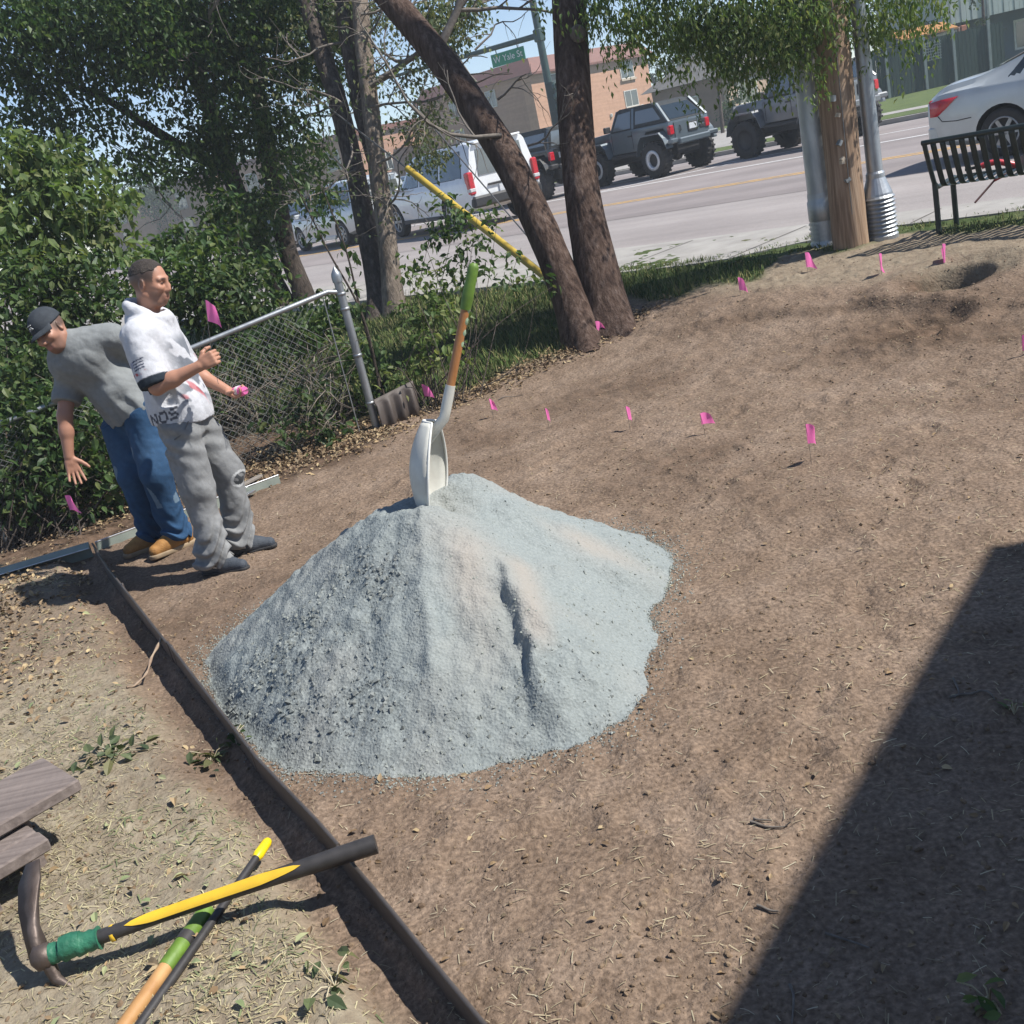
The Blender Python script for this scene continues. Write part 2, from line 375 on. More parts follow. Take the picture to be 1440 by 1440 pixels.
# cracks sealed in the near lane
M['crack'] = pmat('crack_sealant', (.03, .03, .032), None, 10, .7)
mb = MB()
for (x0, y0, x1, y1, w) in [(1042, 331, 1066, 326, .05), (1063, 327, 1085, 323, .07), (1000, 333, 1020, 331, .03), (1400, 310, 1436, 303, .05), (640, 345, 668, 338, .03)]:
    a = onz(x0, y0, ZR+.005); c = onz(x1, y1, ZR+.005); n = 9; d = (c-a); nrm = np.array([-d[1], d[0], 0])/np.linalg.norm(d[:2]); L_, R_ = [], []
    for i in range(n):
        p = a+d*i/(n-1)+nrm*random.uniform(-.04, .04); ww = w*random.uniform(.3, 1)*(math.sin(math.pi*(i+.4)/(n-.2))); L_.append(p+nrm*ww); R_.append(p-nrm*ww)
    mb.add(L_+R_, [(i, i+1, n+i+1, n+i) for i in range(n-1)])
tag(mb.build('road_crack', M['crack']), kind='structure')
def t0f(u): return 9.33 + 1.0*float(sst(-6.3, -4.9, u))
strip('pavement', t0f, 11.1, .40, M['concrete'], -120, 40, .3, nseg=320)
strip('kerb', 11.1, 11.28, .395, M['concrete'], -120, 40, .3)
mb = MB()
for u in np.arange(-60, 20, 1.5): mb.add([UT(u, t0f(u)+.02, .4035), UT(u+.018, t0f(u)+.02, .4035), UT(u+.018, 11.1, .4035), UT(u, 11.1, .4035)], [(0, 1, 2, 3)])
tag(mb.build('pavement_joint', pmat('joint_dirt', (.10, .09, .08), None, 10, .9)), kind='structure')
strip('far_kerb', 29.9, 30.15, .42, M['concrete'], -170, 60, .3)
M['far_grass'] = pmat('mown_grass', (.11, .15, .035), (.07, .105, .025), 1.5, .95, bmp=.8, bscale=30, bdist=.05)
strip('far_lawn', 30.15, 110, .43, M['far_grass'], -180, 60)
strip('far_path', 32.3, 33.8, .436, M['concrete'], -160, 14)
mb = MB()   # driveway running back from the street
mb.add([UT(-25.5, 30.15, .441), UT(-20, 30.15, .441), UT(-24.5, 52, .441), UT(-32, 52, .441)], [(0, 1, 2, 3)])
tag(mb.build('driveway', M['concrete']), kind='structure')
# ---------------------------------------------------------------- gravel pile
PC = np.array([-.40, 4.36]); PH = .66
_px = [(300, 920), (305, 975), (345, 1025), (420, 1080), (500, 1084), (600, 1086), (700, 1065), (800, 1047), (880, 1010), (892, 940), (908, 860), (936, 775)]
_pp = [onz(x, y, .0)[:2] for x, y in _px]+[np.array(k) for k in [(.52, 5.0), (.15, 5.36), (-.4, 5.48), (-.95, 5.36), (-1.38, 5.05)]]
_pa = np.array([math.atan2(p[1]-PC[1], p[0]-PC[0]) for p in _pp]); _pr = np.array([np.hypot(*(p-PC)) for p in _pp])
_o = np.argsort(_pa); _pa = _pa[_o]; _pr = _pr[_o]
_pa3 = np.concatenate([_pa-2*np.pi, _pa, _pa+2*np.pi]); _pr3 = np.tile(_pr, 3)
SHV = np.array([-.31, 4.36])
def seg_side(x, y, a, b):
    d = np.array(b)-np.array(a); L = np.hypot(*d); d = d/L
    s = (x-a[0])*d[0]+(y-a[1])*d[1]; w = (x-a[0])*(-d[1])+(y-a[1])*d[0]
    return s/L, w
def pile_h(x, y, detail=True):
    dx = x-PC[0]; dy = y-PC[1]; th = np.arctan2(dy, dx); r = np.hypot(dx, dy)
    r0 = np.interp(th, _pa3, _pr3)*(1+.014*np.interp(th*6, np.linspace(-40, 40, 160), np.random.default_rng(4).uniform(-1, 1, 160)))
    q = r/r0
    g = np.clip(1-q, -1, 1); h = PH*np.where(g > 0, np.clip(g, 0, 1)**1.02*(1+.12*q), g*.5)
    h = np.where(h > .57, .57+(h-.57)*.45, h)
    # back rim by the shovel stands higher, the hollow beside the blade lower
    h = h + .10*np.exp(-(((x+.13)/.20)**2+((y-4.62)/.16)**2)) - .085*np.exp(-(((x-SHV[0]-.02)/.15)**2+((y-SHV[1]-.02)/.11)**2))
    # ridge running to the front and the cut face beside it
    s, w = seg_side(x, y, (-.075, 3.98), (-.055, 3.30)); m = sst(-.05, .35, s)*(1-sst(.8, 1.15, s))
    wob = .012*np.sin(s*7)+.006*np.sin(s*23)+.02*fbm(x, y, .12, 2, 83)
    h = h + m*(.055*sst(-.035, .02, w+wob)*np.exp(-np.clip(w+wob, 0, 9)/.26) - .018*(1-sst(-.05, .0, w+wob))*np.exp(np.clip(w+wob, -9, 0)/.16))
    s, w = seg_side(x, y, (-.36, 4.2), (-.42, 3.45)); m = sst(-.2, .1, s)*(1-sst(.7, 1.2, s))
    h = h + m*.055*np.exp(-np.abs(w)/.13)
    s, w = seg_side(x, y, (-.1, 4.45), (.55, 4.15)); m = sst(.0, .2, s)*(1-sst(.7, 1.1, s))
    h = h + m*.035*np.exp(-np.abs(w)/.09)
    h = h - .03*np.exp(-(((x-.28)/.25)**2+((y-4.3)/.10)**2))
    ins = sst(0, .12, g)
    h = h + ins*(.035*fbm(x, y, .45, 3, 81)+.012*fbm(x, y, .09, 3, 85))
    if detail: h = h + ins*.005*fbm(x, y, .025, 2, 88)*2 + .006*fbm(x, y, .03, 2, 90)
    return h, q
px_ = np.arange(-1.75, .95, .011); py_ = np.arange(2.98, 5.7, .011)
X, Y = np.meshgrid(px_, py_); H_, Q_ = pile_h(X, Y); Zp = np.where(Q_ < 1.06, hfun(X, Y)*np.clip(1, 0, 1)+H_+.004, -1)
idx = np.arange(X.size).reshape(X.shape); F = np.stack([idx[:-1, :-1], idx[:-1, 1:], idx[1:, 1:], idx[1:, :-1]], -1).reshape(-1, 4)
ok = (Q_.ravel()[F] < 1.05).all(1); F = F[ok]
used = np.unique(F); mp_ = -np.ones(X.size, int); mp_[used] = np.arange(len(used)); F = mp_[F]
Vp = np.stack([X.ravel(), Y.ravel(), Zp.ravel()], 1)[used]
def sandy(x, y):
    """fine beige dust gathered in chutes and on the smooth crest"""
    a = np.exp(-(((x+.21)/.085)**2+((y-3.85)/.24)**2)); s, w = seg_side(x, y, (-.075, 4.0), (-.055, 3.4))
    c = np.exp(-((w-.06)/.055)**2)*sst(-.05, .1, s)*(1-sst(.75, 1.0, s)); d = np.exp(-(((x-.28)/.2)**2+((y-4.36)/.07)**2))
    return np.clip(.65*a+.65*c+.5*d+.4*fbm(x, y, .3, 3, 93), 0, 1)
def coarse(x, y):
    th = np.arctan2(y-PC[1], x-PC[0]); s = sandy(x, y)
    rr = np.hypot(x-PC[0], y-PC[1]); k = (sst(-2.98, -2.75, th)*(1-sst(-1.85, -1.6, th)))*sst(.2, .4, rr)*(1-.6*sst(.85, 1.05, rr)) + .35*sst(-.0, .25, rr-.72)
    return np.clip(k*(.55+.9*fbm(x, y, .22, 3, 95))+.28*fbm(x, y, .12, 3, 97), 0, 1)*(1-.9*s)
mt, nt, N, L, b = nodes('crushed_gravel')
at = N.new('ShaderNodeAttribute'); at.attribute_name = 'Cover'; sp = N.new('ShaderNodeSeparateColor'); L.new(at.outputs['Color'], sp.inputs[0])
g1 = ramp(N, L, noise(N, L, 90, 4), [(.3, (.20, .226, .224)), (.7, (.282, .312, .307))]).outputs['Color']
vo = N.new('ShaderNodeTexVoronoi'); vo.inputs['Scale'].default_value = 85; L.new(N.new('ShaderNodeTexCoord').outputs['Object'], vo.inputs['Vector'])
g2 = ramp(N, L, vo.outputs['Color'], [(.1, (.145, .162, .162)), (.5, (.195, .218, .215)), (.9, (.30, .33, .322))]).outputs['Color']
c = mix(N, L, sp.outputs[1], g1, g2); c = mix(N, L, sp.outputs[0], c, (.335, .30, .262)); L.new(c, b.inputs['Base Color'])
b.inputs['Roughness'].default_value = .95; b.inputs['Specular IOR Level'].default_value = .15
bump(nt, b, 120, .4, .01, 3); bump(nt, b, 85, .3, .010, tex='voronoi')
M['gravel'] = mt
M['stone'] = leafmat('gravel_stone', [(.18, .198, .196), (.21, .226, .222), (.25, .272, .266), (.31, .333, .325)], 0, .9)
pile = npmesh('gravel_pile', Vp, F, M['gravel'], smooth=True)
vcol(pile, 'Cover', np.stack([sandy(Vp[:, 0], Vp[:, 1]), coarse(Vp[:, 0], Vp[:, 1]), 0*Vp[:, 0]], 1))
tag(pile, 'heap of pale grey crushed gravel with a shovel stuck in its top', 'gravel pile')
OCT = (np.array([(1, 0, 0), (-1, 0, 0), (0, 1, 0), (0, -1, 0), (0, 0, 1), (0, 0, -1)], float), np.array([(0, 2, 4), (2, 1, 4), (1, 3, 4), (3, 0, 4), (2, 0, 5), (1, 2, 5), (3, 1, 5), (0, 3, 5)]))
def inst(base, pos, size, yaw=None, pitch=None, roll=None, jit=0):
    """many copies of one small shape as arrays (n*k verts)"""
    V, F = base; n = len(pos); k = len(V)
    P = np.repeat(V[None], n, 0)
    if jit: P = P*(1+rng.uniform(-jit, jit, (n, k, 1)))
    size = np.asarray(size, float); size = size[:, None, None] if size.ndim == 1 else size[:, None, :]
    P = P*size
    def rot(P, a, i, j):
        c, s = np.cos(a)[:, None], np.sin(a)[:, None]; x, y = P[..., i].copy(), P[..., j].copy(); P[..., i] = x*c-y*s; P[..., j] = x*s+y*c
    if roll is not None: rot(P, roll, 1, 2)
    if pitch is not None: rot(P, pitch, 2, 0)
    if yaw is not None: rot(P, yaw, 0, 1)
    P = P+np.asarray(pos)[:, None, :]
    return P.reshape(-1, 3), (F[None]+(np.arange(n)*k)[:, None, None]).reshape(-1, F.shape[1])
def ang(n, a=math.pi): return rng.uniform(-a, a, n)
n = 60000
xs = rng.uniform(-1.7, .9, n); ys = rng.uniform(3.0, 5.6, n); hh, qq = pile_h(xs, ys); cc = coarse(xs, ys)
keep = (qq < 1.0+.09*rng.random(n)**2) & (rng.random(n) < (.12+.88*cc)*np.where(qq > .93, 1.0, .9)); xs, ys, hh, qq, cc = [k[keep] for k in (xs, ys, hh, qq, cc)]
sz = (.0030+.0062*rng.random(len(xs))**4*(.5+cc))*rng.uniform(.8, 1.3, len(xs))
V, F = inst(OCT, np.stack([xs, ys, hfun(xs, ys)+np.maximum(hh, 0)+sz*.35], 1), sz[:, None]*rng.uniform(.7, 1.25, (len(xs), 3)), ang(len(xs)), ang(len(xs)), jit=.25)
o = npmesh('loose_stones', V, F, M['stone'], pile); tag(o, kind='stuff')
n = 16000; th = rng.uniform(-np.pi, np.pi, n); q = 1.0+.20*rng.random(n)**2.6; r = np.interp(th, _pa3, _pr3)*q; xs = PC[0]+r*np.cos(th); ys = PC[1]+r*np.sin(th); k = (rng.random(n) < np.clip(1.1-(q-1)*6, .05, 1)) & ((edge_x(ys)-xs) < -.02); xs, ys = xs[k], ys[k]; sz = .0016+.0045*rng.random(len(xs))**3
V, F = inst(OCT, np.stack([xs, ys, hfun(xs, ys)+sz*.3], 1), sz[:, None]*rng.uniform(.7, 1.3, (len(xs), 3)), ang(len(xs)), ang(len(xs)), jit=.2); tag(npmesh('spilled_stones', V, F, M['stone'], pile), kind='stuff')
# ---------------------------------------------------------------- shovel stuck in the pile
M['shovel_paint'] = pmat('worn_cream_paint', (.60, .60, .545), (.50, .49, .44), 9, .45, bmp=.05, bscale=60)
M['ash_wood'] = pmat('varnished_ash', (.44, .20, .075), (.34, .145, .05), 12, .45, stretch=(1, 1, .08), bmp=.1, bscale=40)
M['pale_wood'] = pmat('pale_yellow_wood', (.50, .29, .12), (.38, .20, .075), 14, .5, stretch=(1, 1, .2), bmp=.1, bscale=40)
M['green_grip'] = pmat('green_rubber_grip', (.14, .25, .035), (.10, .18, .025), 20, .55, bmp=.15, bscale=60)
M['pale_grip'] = pmat('pale_green_film', (.36, .46, .33), (.25, .36, .22), 30, .5)
tip = ony(620, 735, 4.36); top = ony(667, 370, 4.46); sock = ony(633, 545, 4.42)
sh = thing('shovel', 'cream scoop shovel with wooden handle and green grip stuck upright in the gravel pile', 'shovel', tuple(tip))
Ld = Vector(sock-tip); Ld.normalize(); psi = R(14); Nn = Vector((math.cos(psi), -math.sin(psi), 0)); Nn = (Nn-Ld*Nn.dot(Ld)).normalized(); Wd = Ld.cross(Nn)*-1
if Wd.y < 0: Wd = -Wd
blen = (Vector(sock)-Vector(tip)).length*.74
mb = MB(); ns, na = 22, 17; vs = []
spline_ = lambda P: [P[0], P[0].lerp(P[1], .5), P[1], P[1].lerp(P[2], .5), P[2], P[2].lerp(P[3], .5), P[3], P[3].lerp(P[4], .5), P[4]]
def bl(s, a):
    w = .15*math.sin(math.pi*(.16+.77*s))**.7; d = .115*math.sin(math.pi*(.10+.78*s))**.8
    c = abs(a)**2.4
    return Vector(tip)+Ld*(s*blen)+Wd*(w*a)+Nn*(-d*(1-c)-.035*s*s-.02)
for i in range(ns):
    for j in range(na): vs.append(bl(i/(ns-1), -1+2*j/(na-1)))
mb.add(vs, [(i*na+j, i*na+j+1, (i+1)*na+j+1, (i+1)*na+j) for i in range(ns-1) for j in range(na-1)], 0, True)
bo = mb.build('blade', M['shovel_paint'], sh); md = bo.modifiers.new('thick', 'SOLIDIFY'); md.thickness = .004
mb = MB()
for a in (-1, 1):
    mb.tube([bl(i/(ns-1), a) for i in range(4, ns)], .0055, 6)
mb.tube([bl(1, -1+2*j/8) for j in range(9)], .006, 6)
mb.build('rolled_rim', pmat('bare_cream_edge', (.72, .72, .68), (.62, .62, .58), 20, .4), bo)
hd = (Vector(top)-Vector(sock)).normalized(); hl = (Vector(top)-Vector(sock)).length
mb = MB(); back = bl(.42, 0)+Nn*.012
mb.tube(spline_([back, bl(.66, 0)+Nn*.022, Vector(sock)-hd*.13, Vector(sock)-hd*.05, Vector(sock)+hd*.01]), [.008, .012, .017, .0215, .0225, .0228, .0225, .022, .021], 14); mb.build('socket', M['shovel_paint'], sh)
mb = MB(); mb.tube([Vector(sock)-hd*.02, Vector(sock)+hd*(hl*.35), Vector(sock)+hd*(hl*.66)], [.0185, .019, .018], 14); ho = mb.build('handle', M['ash_wood'], sh)
mb = MB(); side = Vector((1, -.4, 0)); side = (side-hd*side.dot(hd)).normalized()*.006
mb.tube([Vector(sock)+hd*(hl*k)+side*1.6+side*math.sin(k*60)*.25 for k in np.linspace(.34, .64, 12)], [.010+.003*math.sin(i*1.9) for i in range(12)], 8); mb.build('peeling_film', M['pale_grip'], ho)
mb = MB(); mb.tube([Vector(sock)+hd*(hl*k) for k in (.63, .66, .74, .82, .90, .965, .985, 1.0)], [.0205, .023, .0245, .0235, .0225, .022, .019, .010], 16); mb.build('grip', M['green_grip'], sh)
# ---------------------------------------------------------------- edging boards
M['edge_brown'] = pmat('brown_steel_edging', (.115, .10, .092), (.085, .073, .066), 8, .5, .35, .1, 30)
M['edge_galv'] = pmat('green_galvanised_edging', (.27, .305, .265), (.19, .22, .19), 5, .7, 0, .1, 20)
def board(pts, z0, z1, th, name, mt, parent, rollr=.0):
    mb = MB(); n = len(pts); L_, R_ = [], []
    for i, p in enumerate(pts):
        a = np.array(pts[max(i-1, 0)]); c = np.array(pts[min(i+1, n-1)]); d = (c-a)/np.linalg.norm(c-a); nr = np.array([-d[1], d[0]])*th/2
        L_.append(np.array(p)+nr); R_.append(np.array(p)-nr)
    vs = []
    g = [float(z0(p)) if callable(z0) else z0 for p in pts]
    h = [float(z1(p)) if callable(z1) else z1 for p in pts]
    for k in range(n): vs += [(*L_[k], g[k]), (*L_[k], h[k]), (*R_[k], h[k]), (*R_[k], g[k])]
    fs = [(4*k+j, 4*k+(j+1) % 4, 4*k+4+(j+1) % 4, 4*k+4+j) for k in range(n-1) for j in range(4)]+[(3, 2, 1, 0), (4*n-4, 4*n-3, 4*n-2, 4*n-1)]
    mb.add(vs, fs)
    if rollr: mb.tube([(p[0], p[1], hh) for p, hh in zip(pts, h)], rollr, 8, 0)
    return mb.build(name, mt, parent)
def subdiv(pts, st=.08):
    out = []
    for a, c in zip(pts[:-1], pts[1:]):
        a, c = np.array(a), np.array(c); n = max(1, int(np.linalg.norm(c-a)/st)); out += [tuple(a+(c-a)*i/n) for i in range(n)]
    return out+[tuple(pts[-1])]
ed = thing('landscape_edging', 'long brown steel edging strip dividing bare soil from dry lawn, running under the mattock handle', 'edging', (EDGE[0][0], EDGE[0][1], 0))
es = subdiv(EDGE); cut = [0, int(len(es)*.32), int(len(es)*.62), len(es)-1]
for i in range(3):
    off = .004*(i % 2)
    board([(p[0]+off, p[1]) for p in es[cut[i]:cut[i+1]+1]], -.12, .088+.003*(i % 2), .004, 'edging_strip', M['edge_brown'], ed, .0065)
for k in (.16, .33, .5, .63, .8, .93):
    p = es[int(k*len(es))]; mb = MB(); mb.box((p[0]+.006, p[1], .055), (.012, .032, .09), (0, 0, R(24)), bev=.003); mb.build('stake', M['edge_brown'], ed)
q0 = onz(-60, 822, .05)[:2]; q1 = onz(126, 767, .05)[:2]
g1_ = thing('metal_edging', 'greenish galvanised edging strip lying along the hedge foot at the left edge', 'edging', (*q0, 0))
board(subdiv([q0, q1]), -.03, .075, .012, 'edging_strip', M['edge_galv'], g1_, 0)
mb = MB(); d = (q1-q0); nr = np.array([d[1], -d[0]])/np.linalg.norm(d)
mb.prism([(0, 0), (.055, -.025), (.055, -.018), (0, .008)], (*(q0+nr*.007), .068), (*nr, 0), (0, 0, 1), (*d, 0)); mb.build('top_flange', M['edge_galv'], g1_)
mb = MB(); mb.tube([(*(q0+nr*.062), .048), (*(q1+nr*.062), .048)], .005, 6); mb.build('bright_edge', M['steel'], g1_)
q0 = onz(134, 764, .05)[:2]; q1 = onz(392, 671, .04)[:2]
g2_ = thing('metal_edging', 'bright silver edging strip on the soil behind the two men', 'edging', (*q0, 0))
board(subdiv([q0, q1]), -.03, .055, .010, 'edging_strip', M['edge_galv'], g2_); mb = MB(); mb.tube([(*q0, .056), (*q1, .056)], .007, 6); mb.build('bright_edge', M['steel'], g2_)
mb = MB(); a = onz(338, 704, .01); c = onz(362, 688, .01); d = Vector(c-a); mb.box(tuple((a+c)/2+np.array([0, 0, .012])), (d.length*.55, .05, .018), (0, .03, math.atan2(d.y, d.x)), bev=.004)
tag(mb.build('metal_offcut', M['steel']), 'short bright metal offcut on the soil beside the grey trousers', 'metal offcut')
mb = MB(); a = onz(338, 690, .02); c = onz(372, 672, .02); d = Vector(c-a); mb.box(tuple((a+c)/2+np.array([-.02, .08, .01])), (d.length*.8, .045, .02), (0, 0, math.atan2(d.y, d.x)), bev=.003)
tag(mb.build('wood_offcut', pmat('old_offcut_wood', (.25, .22, .19), None, 20, .8)), 'small grey wooden offcut lying at the dry leaves behind the silver strip', 'wood offcut')
# ---------------------------------------------------------------- brown corrugated panel at the fence post
M['corr'] = pmat('brown_corrugated_steel', (.075, .058, .049), (.055, .043, .037), 6, .6, .1)
a = onz(537, 600, .02)[:2]; c = onz(594, 580, .02)[:2]; d = c-a; Lc = np.linalg.norm(d); d /= Lc; nr = np.array([d[1], -d[0]]); mb = MB(); vs = []; n = 40
for i in range(n+1):
    s = i/n; o = .02*math.cos(s*2*math.pi*3.5)*min(1, 3*s+.3); p = a+d*s*Lc
    for (zz, k) in ((-.05, 1), (.03, 1), (.19, .8), (.215, .0), (.245, 0)): vs.append((*(p+nr*(o*k-.03*(zz > .2))), zz+.05*s))
mb.add(vs, [(i*5+j, i*5+5+j, i*5+6+j, i*5+1+j) for i in range(n) for j in range(4)], 0, True)
o = mb.build('corrugated_panel', M['corr']); md = o.modifiers.new('t', 'SOLIDIFY'); md.thickness = .006
tag(o, 'short brown corrugated metal panel set in the ground beside the fence post', 'metal panel')
# ---------------------------------------------------------------- chain link fence
FP = np.array([-.93, 8.64]); FL = np.array([-4.3, 7.36]); fd = (FL-FP); Lf = np.linalg.norm(fd); fd /= Lf
fz = lambda s: 1.16-.30*s/2.6 if s < 2.6 else .86
fen = thing('chain_link_fence', 'galvanised chain link fence with twigs through it, ending at the post by the brown panel', 'fence', (*FP, 0))
mb = MB(); mb.tube([(*FP, -.1), (*FP, 1.24)], .033, 16); pst = mb.build('post', M['galv'], fen)
mb = MB(); mb.lathe([(.040, 1.215), (.041, 1.26), (.036, 1.285), (.016, 1.315), (.006, 1.335), (.0005, 1.338)], (*FP, 0), n=16); mb.build('post_cap', M['galv'], pst)
for zz in (1.0, 1.12, .62, .22):
    mb = MB(); mb.lathe([(.0345, zz-.012), (.038, zz-.011), (.038, zz+.011), (.0345, zz+.012)], (*FP, 0), n=16); mb.build('band', M['galv'], pst)
def fp(s, z=0): p = FP+fd*s; return Vector((p[0], p[1], z))
mb = MB(); mb.tube([fp(.02, fz(0)-.02), fp(.10, fz(0)), fp(1.2, fz(1.2)), fp(2.6, fz(2.6)), fp(Lf, fz(Lf))], .021, 12); mb.build('top_rail', M['galv'], fen)
mb = MB(); mb.box(fp(.15, .57), (.006, .02, 1.1), (0, 0, math.atan2(fd[1], fd[0]))); mb.build('tension_bar', M['galv'], fen)
mb = MB(); mb.tube([fp(2.9, -.1), fp(2.9, fz(2.9))], .026, 12); mb.build('post', M['galv'], fen)
mb = MB(); st = .062; hgt = 1.08
for i in range(-int(hgt/st)-1, int(Lf/st)+1):
    for sgn in (1, -1):
        s0 = i*st if sgn > 0 else i*st+hgt; a = []
        for k in np.linspace(0, 1, 4):
            s = s0+sgn*k*hgt; 
            if .15 <= s <= Lf: a.append(fp(s, .04+k*(fz(s)-.06))+Vector((.0, .003*sgn, 0)))
        if len(a) > 1: mb.tube(a, .0017, 4, cap=False)
tag(mb.build('wire_mesh', pmat('dull_fence_wire', (.27, .28, .27), (.20, .205, .20), 5, .55, .3), fen), kind='stuff')
# ---------------------------------------------------------------- marker flags
M['flag_stem'] = M['wire']
def flag_mesh(seed, w, h):
    r = random.Random(seed); mb = MB(); vs = []; n, m_ = 7, 5; ph = r.uniform(0, 6); am = r.uniform(.15, .4)*w
    for i in range(n):
        s = i/(n-1)
        for j in range(m_):
            t = j/(m_-1); vs.append((w*s*(.92-.35*s*(1-t)), am*math.sin(ph+s*4+t*1.5)*s, -h*t-(.55*s*s)*h*.6+.05*w*math.sin(ph*2+t*5)))
    mb.add(vs, [(i*m_+j, i*m_+j+1, (i+1)*m_+j+1, (i+1)*m_+j) for i in range(n-1) for j in range(m_-1)], 0, True); return mb
FG = 'pink marker flags'
def flag(px, base, label, w=.075, h=.085, rz=0, stem=True, top=None):
    w *= 1.15; h *= 1.12
    g = onz(*base, 0) if top is None else np.array(top)
    if top is None:
        for _ in range(40): g = .5*onz(*base, float(g[2]))+.5*np.array([g[0], g[1], float(hfun(g[0], g[1])[0])]); 
        t = ony(px[0], px[1], g[1]); t[0] = .6*g[0]+.4*t[0]
    else: t = g
    ht = t[2]-g[2]
    th_ = thing('marker_flag', label, 'flag', tuple(g), rz, FG)
    mb = MB(); a = Vector((t[0]-g[0], t[1]-g[1], ht+.012)); mb.tube([(0, 0, -.05), a*.5+Vector((.004, 0, 0)), a], .0014, 5); 
    o = mb.build('stem', M['flag_stem']); o.parent = th_
    mb = flag_mesh(hash(label) % 1000 if False else int(px[0]*7+px[1]), w, h); o = mb.build('flag_film', M['pink']); o.parent = th_; o.location = a-Vector((0, 0, .005)); o.rotation_euler = (0, 0, random.Random(int(px[0])).uniform(-.5, .5))
    return th_
flag((100, 697), (110, 764), 'pink flag in the shade below the stooping man\'s open hand', .09, .09)
flag((594, 541), (601, 578), 'pink flag at the right end of the brown corrugated panel', .075, .09)
flag((688, 562), (694, 590), 'pink flag right of the shovel\'s wooden handle, nearest to it', .05, .075, .5)
flag((770, 575), (772, 604), 'small thin pink flag second right of the shovel handle', .03, .08, 1.0)
flag((880, 573), (886, 606), 'pink flag in the middle of the row on bare soil, third right of the shovel', .05, .085, .3)
flag((981, 585), (992, 614), 'wide pink flag spread open on the bare soil, second from the right in its row', .095, .06)
flag((1130, 598), (1141, 652), 'pink flag at the right end of the row on the bare soil, pointing upward', .075, .10, .4)
flag((838, 452), (841, 478), 'pink flag in front of the foot of the forked tree', .09, .10, .2)
flag((1037, 392), (1041, 415), 'pink flag beside the weed tuft between forked tree and metal poles', .07, .10, .4)
flag((1130, 357), (1136, 384), 'pink flag in front of the left metal pole\'s base', .10, .12, .2)
flag((1234, 359), (1240, 386), 'pink flag in front of the ribbed pole base, between two others on the sandy verge', .09, .12, .3)
flag((1323, 345), (1328, 370), 'pink flag in front of the bench leg on the sandy verge', .08, .13, .3)
flag((1437, 472), (1438, 500), 'pink flag cut by the right edge of the photo', .06, .09)
# ---------------------------------------------------------------- mattock and the two long handles under it
M['fibre_black'] = pmat('black_fibreglass', (.045, .042, .042), (.03, .028, .028), 30, .5, bmp=.05)
M['yellow'] = pmat('yellow_plastic', (.72, .47, .035), (.62, .39, .03), 14, .4); M['tip_yellow'] = pmat('bright_yellow_plastic', (.85, .62, .01), (.78, .55, .01), 14, .4)
M['green_tape'] = pmat('green_tape', (.035, .19, .11), (.02, .12, .07), 12, .55, bmp=.6, bscale=45)
M['iron'] = pmat('rusty_tool_iron', (.15, .12, .105), (.09, .068, .058), 10, .55, .6, .25, 40)
h0 = Vector(onz(88, 1336, .115)); h1 = Vector(onz(529, 1187, .135)); d = (h1-h0).normalized(); hl = (h1-h0).length
mk = thing('mattock', 'mattock with black and yellow handle and green tape lying across the edging', 'mattock', tuple(h0))
upv = Vector((0, 0, 1)); upv = (upv-d*upv.dot(d)).normalized(); sdv = d.cross(upv)
mb = MB(); rr = [.021, .020, .019, .0195, .0205, .022, .0245, .027, .028]
mb.tube([h0+d*hl*k+upv*.004*math.sin(k*3) for k in np.linspace(.06, 1, 9)], rr, 16, sq=1.15); hnd = mb.build('handle', M['fibre_black'], mk)
mb = MB(); vs = []; n = 26; cv = (upv*.75-sdv*.0+Vector((0, -.62, 0))); cv = (cv-d*cv.dot(d)).normalized(); cw = d.cross(cv)
for i in range(n):
    s = i/(n-1); k = .20+.56*s; w = .62*min(1, s*7, (1-s)*4)**.6; c = h0+d*hl*k+upv*.004*math.sin(k*3); r = np.interp(k, np.linspace(.06, 1, 9), rr)+.0015
    for j in range(7): a = (-1+2*j/6)*w; vs.append(c+(cv*math.cos(a)+cw*math.sin(a))*r*1.19)
mb.add(vs, [(i*7+j, i*7+j+1, i*7+8+j, i*7+7+j) for i in range(n-1) for j in range(6)], 0, True); mb.build('yellow_stripe', M['yellow'], hnd)
mb = MB(); p = h0+d*hl*.155; mb.lathe([(.0205, -.006), (.0235, -.005), (.0235, .005), (.0205, .006)], p, d, 16); mb.build('yellow_band', M['yellow'], hnd)
mb = MB(); mb.tube([h0+d*hl*k for k in np.linspace(-.035, .115, 12)], [.030+.004*math.sin(i*2.3)+.003*math.sin(i*4.7) for i in range(12)], 14); mb.tube([h0+d*hl*k+upv*.006 for k in (.0, .03, .06)], [.033, .036, .031], 10); mb.build('tape_wrap', M['green_tape'], mk)
e0 = h0-d*hl*.055; mb = MB()
mb.tube([e0-d*.035, e0-d*.02, e0+d*.012, e0+d*.022], [.018, .036, .036, .026], 10)
t1 = Vector(onz(46, 1212, .27)); mid = Vector(onz(40, 1275, .20)); pts = [e0-d*.01, e0.lerp(mid, .55)-d*.012, mid, mid.lerp(t1, .55)-d*.004, t1]; vs = []
for i, p in enumerate(pts):
    w = (.020, .023, .036, .042, .026)[i]; th = (.022, .012, .006, .004, .002)[i]; tn = (pts[min(i+1, 4)]-pts[max(i-1, 0)]).normalized(); ac = Vector((.8, -.6, 0)); ac = (ac-tn*ac.dot(tn)).normalized(); nn = tn.cross(ac); a0 = len(vs); vs += [p+ac*w+nn*th, p-ac*w+nn*th, p-ac*w-nn*th, p+ac*w-nn*th]
mb.add(vs, [(4*i+j, 4*i+(j+1) % 4, 4*i+4+(j+1) % 4, 4*i+4+j) for i in range(4) for j in range(4)]+[(3, 2, 1, 0), (16, 17, 18, 19)], 0, True)
